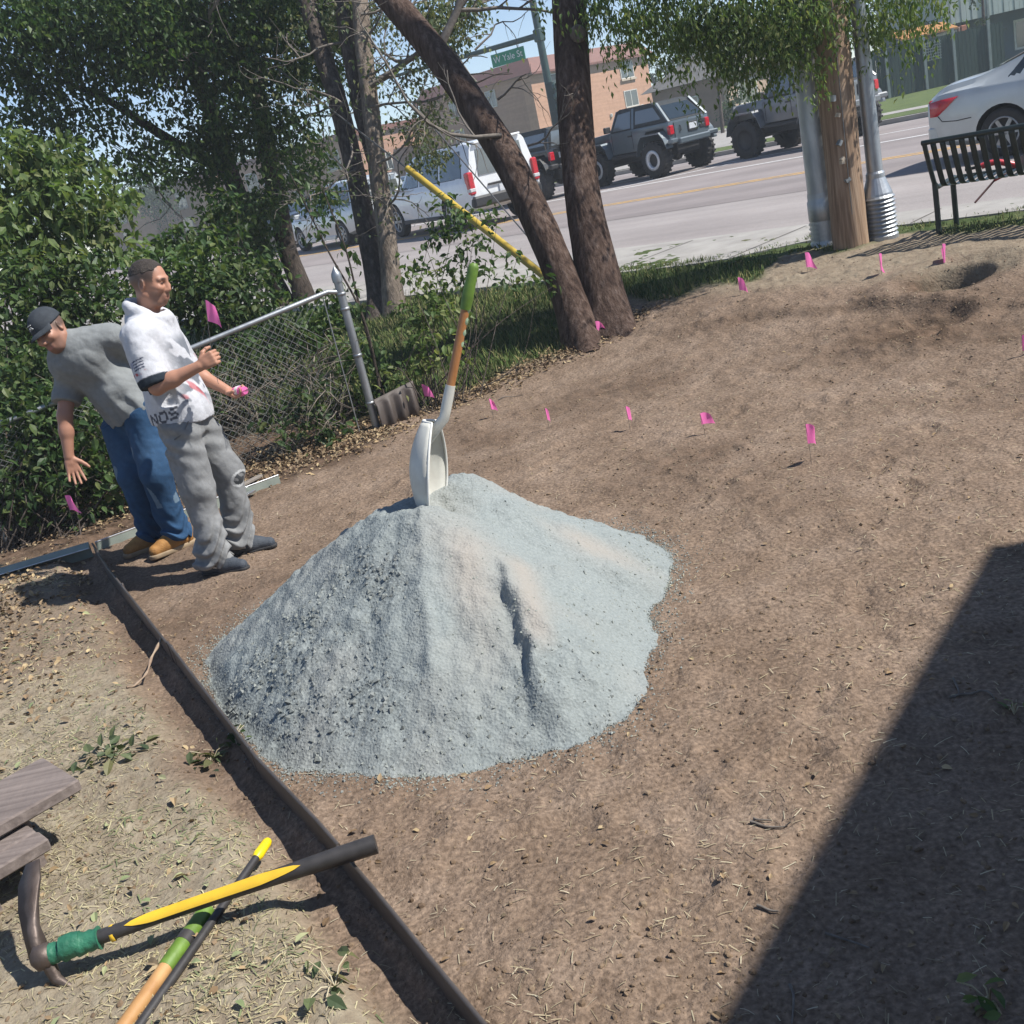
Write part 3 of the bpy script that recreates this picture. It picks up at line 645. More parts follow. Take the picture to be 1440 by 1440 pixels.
lo2 = Vector(onz(113, 1396, .008)); mb.tube([e0, e0.lerp(lo2, .5)+Vector((-.02, 0, -.012)), lo2], [.022, .016, .006], 8)
mb.build('head', M['iron'], mk)
a = Vector(onz(150, 1478, .045)); c = Vector(onz(291, 1279, .05)); g = a.lerp(c, .555); bnd = a.lerp(c, .76)
ph = thing('tool_handle', 'wooden tool handle with green upper end lying on the dry grass under the mattock', 'tool handle', tuple(a))
mb = MB(); mb.tube([a, a.lerp(g, .5), g], .021, 14); mb.build('wooden_shaft', M['pale_wood'], ph)
mb = MB(); mb.tube([g-(c-a)*.01, g, g.lerp(c, .5), c], [.0215, .0235, .0245, .0235], 14); mb.build('green_grip', M['green_grip'], ph)
mb = MB(); dd = (c-a).normalized(); mb.tube([bnd-dd*.016, bnd+dd*.016], .0253, 14); mb.build('black_band', M['fibre_black'], ph)
a = Vector(onz(170, 1480, .04)); c = Vector(onz(378, 1181, .06)); a = a+(a-c)*.35; g = a.lerp(c, .93)
ph = thing('tool_handle', 'thin black pole with bright yellow tip lying on the dry grass under the mattock', 'tool handle', tuple(a))
mb = MB(); mb.tube([a, a.lerp(c, .5), g], [.0155, .0135, .012], 12); mb.build('black_shaft', M['fibre_black'], ph)
dd = (c-a).normalized(); mb = MB(); mb.tube([g-dd*.01, g+dd*.004, g+dd*.02, c-dd*.014, c-dd*.003, c], [.0125, .0175, .0165, .0155, .012, .004], 14); mb.build('yellow_tip', M['tip_yellow'], ph)
# ---------------------------------------------------------------- weathered bench boards at the left edge
M['grey_wood'] = pmat('weathered_grey_board', (.235, .195, .175), (.105, .083, .075), 9, .9, stretch=(.18, 5, 5), bmp=.9, bscale=16, lo=.28, hi=.72)
z1, z2 = .26, .20
A = Vector(onz(60, 1064, z1)); B = Vector(onz(82, 1112, z1)); C_ = Vector(onz(-40, 1118, z1)); ld = (C_-A).normalized(); wd = (B-A); wd = (wd-ld*wd.dot(ld)); ww = wd.length; wd.normalize()
bn = thing('wooden_bench', 'weathered grey wooden bench boards poking in at the left edge of the dry lawn', 'bench', (A.x, A.y, 0))
rm = Matrix((ld, wd, Vector((0, 0, 1)))).transposed()
mb = MB(); mb.box(A+ld*.55+wd*ww/2-Vector((0, 0, .022)), (1.1, ww, .044), rm, bev=.006); mb.build('board', M['grey_wood'], bn)
A2 = Vector(onz(29, 1152, z2)); mb = MB(); mb.box(A2+ld*.5+wd*.085-Vector((0, 0, .022)), (1.0, .088, .044), rm, bev=.006); mb.build('board', M['grey_wood'], bn)
mb = MB(); mb.box(A2+ld*.5+wd*.175+ld*.0-Vector((0, 0, .023)), (1.01, .085, .044), rm, bev=.006); mb.build('board', M['grey_wood'], bn)
for k in (.2, .95):
    mb = MB(); mb.box(A+ld*k+wd*(ww*.5)-Vector((0, 0, .16)), (.04, ww*.8, .23), rm); mb.build('leg', M['grey_wood'], bn)
    mb = MB(); mb.box(A2+ld*k+wd*.1-Vector((0, 0, .135)), (.04, .12, .18), rm); mb.build('leg', M['grey_wood'], bn)
# ---------------------------------------------------------------- soft bodies grown from a distance field
class SDF:
    def __init__(s, lo, hi, h):
        s.lo = np.array(lo, float); s.h = h; s.n = np.ceil((np.array(hi)-s.lo)/h).astype(int)+1
        s.ax = [s.lo[i]+h*np.arange(s.n[i]) for i in range(3)]; s.D = np.full(s.n, .5, np.float32)
    def region(s, lo, hi):
        a = np.clip(np.floor((np.array(lo)-s.lo)/s.h).astype(int), 0, s.n-1); b = np.clip(np.ceil((np.array(hi)-s.lo)/s.h).astype(int)+1, a+1, s.n)
        sl = tuple(slice(i, j) for i, j in zip(a, b)); g = [s.ax[i][sl[i]] for i in range(3)]
        return sl, g[0][:, None, None], g[1][None, :, None], g[2][None, None, :]
    def comb(s, sl, d, k, carve=False):
        D = s.D[sl]; d = d.astype(np.float32)
        if carve:
            h = np.clip(.5-.5*(D+d)/k, 0, 1); s.D[sl] = D*(1-h)-d*h+k*h*(1-h)
        else:
            h = np.clip(.5+.5*(d-D)/k, 0, 1); s.D[sl] = d*(1-h)+D*h-k*h*(1-h)
    def cap(s, a, b, ra, rb=None, k=.02, flat=None, f=1.0, carve=False):
        a = np.array(a, float); b = np.array(b, float); rb = ra if rb is None else rb; m_ = max(ra, rb)*1.1+k+.03
        sl, x, y, z = s.region(np.minimum(a, b)-m_, np.maximum(a, b)+m_); ab = b-a; L2 = ab@ab+1e-12
        t = np.clip(((x-a[0])*ab[0]+(y-a[1])*ab[1]+(z-a[2])*ab[2])/L2, 0, 1)
        dx, dy, dz = x-a[0]-ab[0]*t, y-a[1]-ab[1]*t, z-a[2]-ab[2]*t; q = dx*dx+dy*dy+dz*dz
        if flat is not None:
            w = np.array(flat, float); w /= np.linalg.norm(w); pw = dx*w[0]+dy*w[1]+dz*w[2]; q = q+pw*pw*(1/f**2-1)
        s.comb(sl, np.sqrt(q)-(ra+(rb-ra)*t), k, carve); return s
    def ell(s, c, r, ax=None, k=.02, carve=False):
        c = np.array(c, float); r = np.array(r, float); A = np.eye(3) if ax is None else np.array([np.array(v, float)/np.linalg.norm(v) for v in ax]); m_ = r.max()*1.05+k+.03
        sl, x, y, z = s.region(c-m_, c+m_); x, y, z = x-c[0], y-c[1], z-c[2]; k0 = 0; k1 = 0
        for i in range(3):
            p = x*A[i, 0]+y*A[i, 1]+z*A[i, 2]; k0 = k0+(p/r[i])**2; k1 = k1+(p/r[i]**2)**2
        k0 = np.sqrt(k0)+1e-9; s.comb(sl, k0*(k0-1)/(np.sqrt(k1)+1e-9), k, carve); return s
    def cut(s, p, n):
        """keep the side n points away from"""
        n = np.array(n, float); n /= np.linalg.norm(n); x, y, z = s.ax[0][:, None, None], s.ax[1][None, :, None], s.ax[2][None, None, :]
        s.D = np.maximum(s.D, ((x-p[0])*n[0]+(y-p[1])*n[1]+(z-p[2])*n[2]).astype(np.float32)); return s
    def disp(s, fn, band=.04):
        i = np.nonzero(np.abs(s.D) < band); s.D[i] += fn(s.ax[0][i[0]], s.ax[1][i[1]], s.ax[2][i[2]]).astype(np.float32); return s
    def mesh(s, name, mats, parent=None, smooth=2):
        D = s.D; ins = D < 0; nx, ny, nz = D.shape
        c = np.zeros((nx-1, ny-1, nz-1), np.int8)
        for i in (0, 1):
            for j in (0, 1):
                for l in (0, 1): c += ins[i:nx-1+i, j:ny-1+j, l:nz-1+l]
        act = np.argwhere((c > 0) & (c < 8)); ids = np.full(c.shape, -1, np.int32); ids[tuple(act.T)] = np.arange(len(act))
        P = np.zeros((len(act), 3)); W_ = np.zeros(len(act)); off = [(i, j, l) for i in (0, 1) for j in (0, 1) for l in (0, 1)]
        for a in off:
            for d in range(3):
                if a[d]: continue
                b = list(a); b[d] = 1; ia = tuple((act+a).T); ib = tuple((act+b).T); da, db = D[ia], D[ib]; m_ = (da < 0) != (db < 0)
                t = np.where(m_, da/np.where(m_, da-db, 1), 0); q = act+np.array(a, float); q[:, d] += t; P += q*m_[:, None]; W_ += m_
        P = P/W_[:, None]; Fs = []
        for d in range(3):
            e = [(1, 2), (2, 0), (0, 1)][d]; sa = [slice(None)]*3; sb = [slice(None)]*3; sa[d] = slice(0, -1); sb[d] = slice(1, None)
            A, B = ins[tuple(sa)], ins[tuple(sb)]; pos = np.argwhere(A != B); pos = pos[(pos[:, e[0]] > 0) & (pos[:, e[1]] > 0) & (pos[:, e[0]] < D.shape[e[0]]-1) & (pos[:, e[1]] < D.shape[e[1]]-1)]
            q = []
            for (i, j) in ((1, 1), (0, 1), (0, 0), (1, 0)):
                r = pos.copy(); r[:, e[0]] -= i; r[:, e[1]] -= j; q.append(ids[tuple(r.T)])
            q = np.stack(q, 1); fl = ~A[tuple(pos.T)]; q[fl] = q[fl][:, ::-1]; Fs.append(q)
        Fc = np.concatenate(Fs); Fc = Fc[(Fc >= 0).all(1)]; V = s.lo+P*s.h
        for _ in range(smooth):
            acc = np.zeros_like(V); cnt = np.zeros(len(V))
            for i in range(4):
                np.add.at(acc, Fc[:, i], V[Fc[:, (i+1) % 4]]); np.add.at(cnt, Fc[:, i], 1); np.add.at(acc, Fc[:, i], V[Fc[:, (i+3) % 4]]); np.add.at(cnt, Fc[:, i], 1)
            V = .5*V+.5*acc/np.maximum(cnt, 1)[:, None]
        return npmesh(name, V, Fc, mats, parent, smooth=True)
def verts(o):
    a = np.empty(len(o.data.vertices)*3, np.float32); o.data.vertices.foreach_get('co', a); return a.reshape(-1, 3).astype(float)
def norms(o):
    a = np.empty(len(o.data.vertices)*3, np.float32); o.data.vertex_normals.foreach_get('vector', a); return a.reshape(-1, 3).astype(float)
def n3(x, y, z, s, sh=0):
    return (vn(x+.37*z, y+.61*z, s, sh)+vn(y-.53*x, z+.29*x, s, sh+3)+vn(z+.71*y, x-.43*y, s, sh+5))/3-.5
U3 = lambda v: np.array(v, float)/np.linalg.norm(v)
class Frame:
    """local axes: forward, left, up"""
    def __init__(s, o, f, u=(0, 0, 1)):
        s.o = np.array(o, float); s.f = U3(f); u = np.array(u, float); s.u = U3(u-s.f*(u@s.f)); s.l = np.cross(s.u, s.f)
    def __call__(s, f, l, u): return s.o+s.f*f+s.l*l+s.u*u
    def inv(s, P): d = P-s.o; return d@s.f, d@s.l, d@s.u
    def ax(s): return (s.f, s.l, s.u)
def head(B, H, jaw=1.0):
    """a head about the centre H.o (between the ears), H forward to the face"""
    A = H.ax()
    B.ell(H(-.012, 0, .028), (.100, .078, .092), A, .02); B.ell(H(.025, 0, -.03), (.074, .064*jaw, .092), A, .03)
    B.ell(H(.055, 0, -.092), (.036, .040*jaw, .030), A, .03); B.cap(H(.0, -.052, -.06), H(.05, -.028, -.098), .022, .018, .02); B.cap(H(.0, .052, -.06), H(.05, .028, -.098), .022, .018, .02)
    for s in (-1, 1):
        B.cap(H(.088, s*.010, .030), H(.078, s*.046, .026), .011, .010, .014); B.ell(H(.070, s*.044, -.018), (.026, .024, .022), A, .02)
        B.ell(H(.098, s*.032, .006), (.018, .019, .012), A, .010, True); B.ell(H(.078, s*.032, .006), (.0135, .0135, .0125), A, .004)
        B.ell(H(-.008, s*.078, -.005), (.019, .010, .033), (A[0], U3(A[1]+s*.35*A[0]*-1), A[2]), .006); B.ell(H(-.004, s*.087, -.004), (.009, .008, .018), A, .006, True)
        B.ell(H(.098, s*.011, -.034), (.012, .010, .009), A, .008)
    B.cap(H(.094, 0, .018), H(.109, 0, -.026), .0085, .0125, .014); B.cap(H(.088, -.018, -.061), H(.088, .018, -.061), .010, .010, .014); B.cap(H(.086, -.016, -.077), H(.086, .016, -.077), .010, .010, .014)
    B.cap(H(.101, -.022, -.069), H(.101, .022, -.069), .0025, .0025, .004, carve=True)
def hand(B, w, d, pn, th, curl=(.3, .35, .4, .5), tcurl=.3, spread=.06, sc=1.0, tin=.5):
    """wrist w, finger direction d, palm normal pn (out of the palm), th the thumb side"""
    d = U3(d); pn = U3(np.array(pn)-d*np.dot(pn, d)); t = U3(np.array(th)-d*np.dot(th, d)-pn*np.dot(th, pn)); w = np.array(w, float)
    B.cap(w, w+d*.035*sc, .025*sc, .028*sc, .012, pn, .72)
    for i in range(4):
        o = (.030-.0195*i)*sc; B.cap(w+d*.03*sc+t*o*.7, w+d*.085*sc+t*o, .0155*sc, .0125*sc, .010)
        p = w+d*(.088-.004*abs(i-1))*sc+t*o; a = 0; ln = np.array([.040, .025, .021])*[.95, 1.05, 1.0, .82][i]*sc; dd = U3(d+t*spread*(1.5-i))
        for j in range(3):
            a += curl[i]*(1.0 if j else .9); v = dd*math.cos(a)+pn*math.sin(a); q = p+v*ln[j]; B.cap(p, q, (.0095-.001*j)*sc, (.0088-.001*j)*sc, .003); p = q
    p = w+d*.022*sc+t*.024*sc+pn*.006; v = U3(d*.62+t*.72+pn*.25*tin)
    for j, ln in enumerate((.038, .030, .024)):
        q = p+v*ln*sc; B.cap(p, q, (.0135-.0018*j)*sc, (.0122-.0018*j)*sc, .006 if j else .012); p = q; v = U3(v*math.cos(tcurl)+(d*.5-t*.6+pn*tin)*math.sin(tcurl))
M['skin'] = attrmat('skin', rough=.5, bmp=.05, bscale=200, spec=.4); M['hair'] = pmat('short_dark_hair', (.030, .022, .018), (.05, .038, .03), 90, .7, bmp=.8, bscale=260)
def clothmat(name, rough=.9, attr='Col', bs=60, bm=.25):
    mt = attrmat(name, attr, rough, bm, bs, .01, .15, var=.10); nt = mt.node_tree; bump(nt, nt.nodes['Principled BSDF'], 420, .2, .002, 2); return mt
M['cloth'] = clothmat('cotton_cloth'); M['denim'] = clothmat('worn_denim', bs=35, bm=.35)
def folds(amp, s, sh, zz=1.0):
    def f(x, y, z):
        a = n3(x, y, z*zz, s, sh); b = n3(x, y, z*zz, s*.45, sh+7); return amp*(np.abs(a)*-3.2+.5+b*.8)
    return f
# ================================================================ man with the flag
def man_flag():
    base = np.array([-1.65, 5.98, 0]); f = (math.cos(R(-5)), math.sin(R(-5)), 0)
    Fm = Frame(base, f)
    P_ = thing('person', 'man standing in a white printed T-shirt and grey trousers, holding a pink flag', 'person', tuple(base))
    Hd = Frame(Fm(.025, 0, 1.645), (math.cos(R(-16)), math.sin(R(-14)), -.26), (.15, 0, 1))
    lo, hi = base+[-.45, -.5, -.02], base+[.5, .5, 1.82]
    rs, re, rw = Fm(-.075, -.185, 1.385), Fm(-.02, -.255, 1.125), Fm(.235, -.25, 1.185)
    ls, le, lw = Fm(-.06, .185, 1.385), Fm(-.02, .27, 1.12), Fm(.20, .17, .965)
    B = SDF(lo, hi, .0042); head(B, Hd)
    B.cap(Fm(-.045, 0, 1.44), Fm(-.01, 0, 1.585), .062, .056, .03); B.cap(Fm(-.03, -.12, 1.40), Fm(-.03, .12, 1.40), .075, .075, .05); B.cap(Fm(-.03, 0, 1.32), Fm(-.03, 0, .98), .11, .10, .06, Fm.l, 1.25)
    for (a, b_, c) in ((rs, re, rw), (ls, le, lw)):
        B.cap(a, b_, .052, .043, .03); B.cap(b_, b_+(c-b_)*.4, .043, .041, .015); B.cap(b_+(c-b_)*.35, c, .042, .028, .02)
    stem = Fm(.215, -.235, 1.15)
    dR = U3(rw-re+np.array([0, 0, .02])); hand(B, rw, dR, Fm.l*.9+np.array([0, 0, -.1]), (0, 0, 1), (1.15, 1.2, 1.2, 1.25), .5, .02, 1.02, 1.0)
    dL = U3(lw-le+np.array([0, 0, .03])); hand(B, lw, dL, (0, 0, 1), -Fm.l*.6+Fm.f*.3, (.75, .8, .85, .9), .5, .03, 1.0, .8)
    for (hp, kn, an) in (((-.03, -.09, .9), (-.03, -.12, .50), (-.075, -.12, .09)), ((-.02, .09, .9), (.08, .12, .50), (.015, .12, .09))):
        B.cap(Fm(*hp), Fm(*kn), .07, .05, .04); B.cap(Fm(*kn), Fm(*an), .05, .038, .02)
    bo = B.mesh('body', M['skin'], P_, 1); V = verts(bo); hf, hl, hu = Hd.inv(V); C = np.tile(np.array([.40, .205, .135]), (len(V), 1))
    C *= (1+.18*n3(V[:, 0], V[:, 1], V[:, 2], .03, 2))[:, None]
    hz = Hd.o[2]; isd = V[:, 2] > hz-.13
    def blend(mask, col): C[:] = C*(1-mask[:, None])+np.array(col)*mask[:, None]
    red = np.exp(-((hf-.075)**2+(np.abs(hl)-.04)**2+(hu+.02)**2)/.0012); blend(red*.25*isd, (.44, .20, .13))
    fade = sst(-.025, .035, hu-.004+.35*np.clip(.02-hf, -.1, .02))*(1-sst(.030, .062, hf-.2*np.clip(hu-.03, 0, 1)))*isd*(np.abs(hl) > .02); blend(fade*.80, (.085, .058, .045)); blend(sst(.015, .05, hu+.33*(-.02-hf)*-1+.012*n3(V[:, 0], V[:, 1], V[:, 2], .012, 6))*(hf < .05)*isd*.8, (.045, .032, .026))
    nape = (1-sst(-.03, .0, hf))*sst(-.075, -.02, hu)*isd; blend(nape*.75, (.10, .07, .055))
    beard = sst(.018, .05, hf)*(1-sst(-.045, -.03, hu))*isd*.55; blend(beard, (.16, .10, .075))
    for s in (-1, 1):
        e = np.exp(-(((hl-s*.032)/.014)**2+((hu-.006)/.0065)**2+((hf-.09)/.02)**2)*1.2); blend(np.clip(e*1.6, 0, .95)*isd, (.03, .022, .02))
        e = np.exp(-(((hl-s*.031)/.020)**2+((hu-.029)/.006)**2)*1.3)*(hf > .06); blend(np.clip(e*1.5, 0, .92)*isd, (.035, .024, .02))
    lips = np.exp(-(((hl)/.024)**2+((hu+.068)/.011)**2)*1.2)*(hf > .085); blend(np.clip(lips, 0, .5)*isd, (.26, .11, .085)); vcol(bo, 'Col', C)
    # hair
    Hs = SDF(Hd.o-[.15, .15, .15], Hd.o+[.15, .15, .16], .004); A = Hd.ax(); Hs.ell(Hd(-.013, 0, .033), (.1010, .0785, .0935), A, .01); Hs.cut(Hd(.052, 0, .075), Hd.f*.8+Hd.u*-.35); Hs.cut(Hd(0, 0, .058), -Hd.u*.9+Hd.f*.30)
    Hs.disp(lambda x, y, z: .010*n3(x, y, z, .014, 4)); Hs.mesh('hair', M['hair'], P_, 1)
    # shirt
    T = SDF(base+[-.4, -.42, .8], base+[.4, .42, 1.64], .0055)
    T.ell(Fm(-.045, 0, 1.30), (.142, .205, .20), Fm.ax(), .05); T.ell(Fm(-.04, 0, 1.08), (.150, .195, .24), Fm.ax(), .08); T.ell(Fm(-.03, 0, .92), (.172, .205, .20), Fm.ax(), .08)
    for (a, b_, e) in ((rs, re, .86), (ls, le, .86)):
        T.cap(a+[0, 0, .012], a+(b_-a)*e, .084, .090, .05)
        for q in (e+.02, e+.14): pass
    T.cap(Fm(-.085, 0, 1.475), Fm(.02, 0, 1.445), .085, .075, .05, Fm.l, 1.15); T.cap(Fm(-.045, -.15, 1.415), Fm(-.045, .15, 1.415), .088, .088, .05)
    for i in range(14):
        a0, a1 = [2*math.pi*k/14 for k in (i, i+1)]; pt = lambda a: Fm(-.03+.094*math.cos(a), .098*math.sin(a), 1.512-.062*math.cos(a)-.012); T.cap(pt(a0), pt(a1), .022+.010*(math.cos(a0) < -.2), None, .018)
    T.cap(Fm(-.0, 0, 1.48), Fm(-.03, 0, 1.62), .062, .07, .012, carve=True)
    T.ell(Fm(-.03, 0, .80), (.150, .185, .11), Fm.ax(), .01, True)
    T.cut(Fm(0, 0, .872), (-.12*f[0], -.12*f[1]-.05, -1))
    for (a, b_) in ((rs, re), (ls, le)):
        d = U3(b_-a); L_ = np.linalg.norm(b_-a); i = a+d*L_*.965
        sl, x, y, z = T.region(i-.13, i+.13); cutp = (x-i[0])*d[0]+(y-i[1])*d[1]+(z-i[2])*d[2]; pr_ = np.sqrt((x-i[0]-cutp*d[0])**2+(y-i[1]-cutp*d[1])**2+(z-i[2]-cutp*d[2])**2)
        k_ = np.where(pr_ < .12, cutp, -1.0); T.D[sl] = np.where((cutp > 0) & (pr_ < .105) & (T.D[sl] < cutp), cutp, T.D[sl])
    T.disp(folds(.015, .14, 3, .6)); T.disp(folds(.005, .05, 7, .7))
    to = T.mesh('t_shirt', M['cloth'], P_, 1); V = verts(to); lf, ll, lz = Fm.inv(V); C = np.tile(np.array([.50, .51, .54]), (len(V), 1))
    def bl(m_, col): C[:] = C*(1-m_[:, None])+np.array(col)*m_[:, None]
    # grey and dark graphic with red touches over the chest, lettering at the hem, flag print and dark cuff on the sleeve
    ar = (lf > .0) & (lz > .93) & (lz < 1.40); g = n3(V[:, 0], V[:, 1], V[:, 2], .06, 11)+.6*n3(V[:, 0], V[:, 1], V[:, 2], .022, 15)
    mk = ar*sst(.02, .10, lf)*sst(.92, 1.02, lz)*(1-sst(1.30, 1.38, lz))
    bl(mk*sst(-.05, .02, g)*.92, (.13, .145, .17)); bl(mk*sst(.14, .20, n3(V[:, 0], V[:, 1], V[:, 2], .038, 19))*(lz < 1.2)*.75, (.40, .07, .08))
    ua = U3(re-rs); s = (V-rs)@ua/np.linalg.norm(re-rs); arm = (ll < -.155)&(s < 1.03)&(np.linalg.norm((V-rs)-np.outer((V-rs)@ua, ua), axis=1) < .125)
    bl(arm*sst(.80, .815, s), (.022, .03, .04))
    q = -(V-rs)@Fm.f*-1; px = (V-rs)@Fm.f-(-.005); 
    fl = arm*(ll < -.24)*(np.abs(px-.01) < .045)*(s > .43)*(s < .62); bl(fl*((np.floor((s-.43)/.19*7) % 2) == 0)*(px > -.012), (.07, .08, .12)); bl(fl*(px <= -.012)*(s < .55), (.30, .32, .40))
    fl = arm*(ll < -.24)*(np.abs(px-.01) < .05)*(s > .655)*(s < .715); bl(fl*sst(-.08, .05, n3(V[:, 0], V[:, 1], V[:, 2], .015, 33)), (.42, .08, .09))
    GL = {'N': '10011,11001,10101,10011,10001', 'O': '01110,10001,10001,10001,01110', 'S': '01111,10000,01110,00001,11110'}
    for i, ch in enumerate('NOS'):
        x0 = -.150+.062*i
        for r_, row in enumerate(GL[ch].split(',')):
            for c_, q in enumerate(row):
                if q == '1': bl(((ll < -.03)*(np.abs(lf-.12*(lz-.93)-(x0+.0105*c_)) < .0068)*(np.abs(lz-.16*lf-(.985-.0125*r_)) < .0078)).astype(float), (.09, .095, .115))
    vcol(to, 'Col', C)
    # trousers
    T = SDF(base+[-.36, -.4, .02], base+[.4, .42, 1.0], .0055)
    T.ell(Fm(-.035, 0, .90), (.148, .185, .15), Fm.ax(), .05)
    for (hp, kn, md, an) in (((-.03, -.095, .86), (-.035, -.125, .50), (-.045, -.125, .26), (-.062, -.122, .085)), ((-.02, .095, .86), (.075, .12, .50), (.05, .12, .27), (.02, .12, .085))):
        T.cap(Fm(*hp), Fm(*kn), .118, .098, .04); T.cap(Fm(*kn), Fm(*md), .096, .088, .03); T.cap(Fm(*md), Fm(*an), .088, .095, .02); T.cap(Fm(an[0]-.02, an[1], .16), Fm(an[0]-.04, an[1], .06), .088, .085, .03)
    T.cut(Fm(0, 0, .038), (0, 0, -1)); T.cut(Fm(0, 0, .985), (0, 0, 1))
    T.disp(folds(.018, .16, 23, .8)); T.disp(folds(.006, .05, 27, .7)); T.disp(lambda x, y, z: .012*np.sin(z*75+6*np.sin((x+y)*16)+5*n3(x, y, z, .1, 8))*np.clip((.36-z)/.2, 0, 1)); T.disp(lambda x, y, z: .006*np.sin((z+.6*x)*60+4*n3(x, y, z, .1, 9))*np.clip((z-.62)/.15, 0, 1))
    tr = T.mesh('trousers', M['denim'], P_, 1); V = verts(tr); lf, ll, lz = Fm.inv(V); C = np.tile(np.array([.215, .22, .222]), (len(V), 1)); C *= (1+.55*n3(V[:, 0], V[:, 1], V[:, 2], .10, 41)+.3*n3(V[:, 0], V[:, 1], V[:, 2], .02, 44))[:, None]
    rp = np.exp(-(((lf-.19)/.07)**2+((lz-.46)/.045)**2+((ll-.06)/.07)**2)); bl2 = (rp > .35)*(n3(V[:, 0], V[:, 1], V[:, 2], .02, 47) > -.02); C[bl2] = (.06, .065, .07); C[(rp > .2)*(rp < .36)] = (.42, .43, .43)
    m_ = (lz > .93); C[m_] = (.035, .04, .05); vcol(tr, 'Col', C)
    mb = MB(); p0 = Fm(.0, -.215, .86)
    # pocket edge welt and seam
    mb.tube([Fm(.06, -.185, .90), Fm(.02, -.20, .845), Fm(-.04, -.205, .82)], .004, 6); mb.build('pocket_welt', pmat('grey_welt', (.13, .135, .14), None, 20, .9), tr)
    # shoes
    shm = pmat('dark_blue_grey_shoe', (.035, .045, .06), (.055, .065, .08), 30, .75, bmp=.3, bscale=120); shl = pmat('pale_shoe_trim', (.55, .56, .56), None, 30, .6); shs = pmat('dark_sole', (.03, .03, .032), None, 30, .8)
    for (an, yaw, zz) in (((-.075, -.12), -16, 0), ((.02, .12), 2, 0)):
        o = Fm(an[0], an[1], 0); o[2] = float(hfun(o[0], o[1])[0]); fr = Frame(o, (math.cos(R(yaw)), math.sin(R(yaw)), 0))
        s = SDF(o+[-.26, -.26, -.02], o+[.32, .26, .18], .0045); s.cap(fr(-.05, 0, .042), fr(.06, 0, .045), .042, .045, .02); s.cap(fr(.06, 0, .042), fr(.165, -.004, .030), .046, .034, .03); s.cap(fr(-.045, 0, .05), fr(-.035, 0, .105), .042, .044, .02); s.cap(fr(.03, 0, .075), fr(.11, 0, .050), .032, .03, .02); s.cut(fr(0, 0, .012), (0, 0, -1)); so = s.mesh('shoe', shm, P_, 1)
        s = SDF(o+[-.26, -.26, -.02], o+[.32, .26, .06], .0045); s.cap(fr(-.055, 0, .014), fr(.06, 0, .014), .044, .047, .01); s.cap(fr(.06, 0, .014), fr(.172, -.004, .014), .048, .036, .01); s.cut(fr(0, 0, .020), (0, 0, 1)); s.cut(fr(0, 0, -.002), (0, 0, -1)); s.mesh('sole', shs, so, 1)
        mb = MB()
        for k in range(4): c = fr(.035+.024*k, 0, .105-.013*k); mb.tube([c-fr.l*.026-np.array([0, 0, .012]), c+np.array([0, 0, .003]), c+fr.l*.026-np.array([0, 0, .012])], .0042, 6)
        for k in (.0, .05): mb.box(fr(.02+k, -.046, .05), (.022, .006, .010), (0, .2, R(yaw)))
        tag(mb.build('laces', shl, so), kind='stuff')
    # what he holds: a flag and a bundle of flags
    c = rw+dR*.075+Fm.l*.022; t0 = c+np.array([-.01, 0, -.14]); t1 = c+np.array([.055, 0, .30])
    fg = thing('marker_flag', 'pink flag held up in the standing man\'s fist', 'flag', tuple(c), 0, FG)
    mb = MB(); mb.tube([t0, c, t1], .0014, 5); mb.build('stem', M['flag_stem'], fg); o = flag_mesh(29, .075, .11).build('flag_film', M['pink']); o.location = t1; o.rotation_euler = (.1, .25, -.3); adopt(o, fg); o.location = t1-np.array([0.0, 0, 0])
    o.matrix_parent_inverse = wmat(fg).inverted()
    c = lw+dL*.10+np.array([0, 0, .03]); fb = thing('flag_bundle', 'rolled bundle of pink and white flags in the standing man\'s lower hand', 'flag bundle', tuple(c))
    mb = MB(); ax_ = U3(Fm.f*.8-Fm.l*.6+np.array([0, 0, .05])); mb.tube([c-ax_*.06, c-ax_*.03, c+ax_*.02, c+ax_*.055], [.020, .030, .031, .022], 10); mb.build('rolled_film', M['pink'], fb)
    mb = MB(); mb.tube([c-ax_*.012, c+ax_*.014], [.0325, .0325], 12); mb.build('white_band', pmat('white_paper_band', (.8, .78, .78), None, 20, .7), fb)
    mb = MB()
    for k in range(5): q = c+Fm.l*(.012*(k-2))+np.array([0, 0, .004*(k % 2)]); mb.tube([q, q+ax_*.13], .0014, 5)
    mb.build('stems', M['wire'], fb)
man_flag()
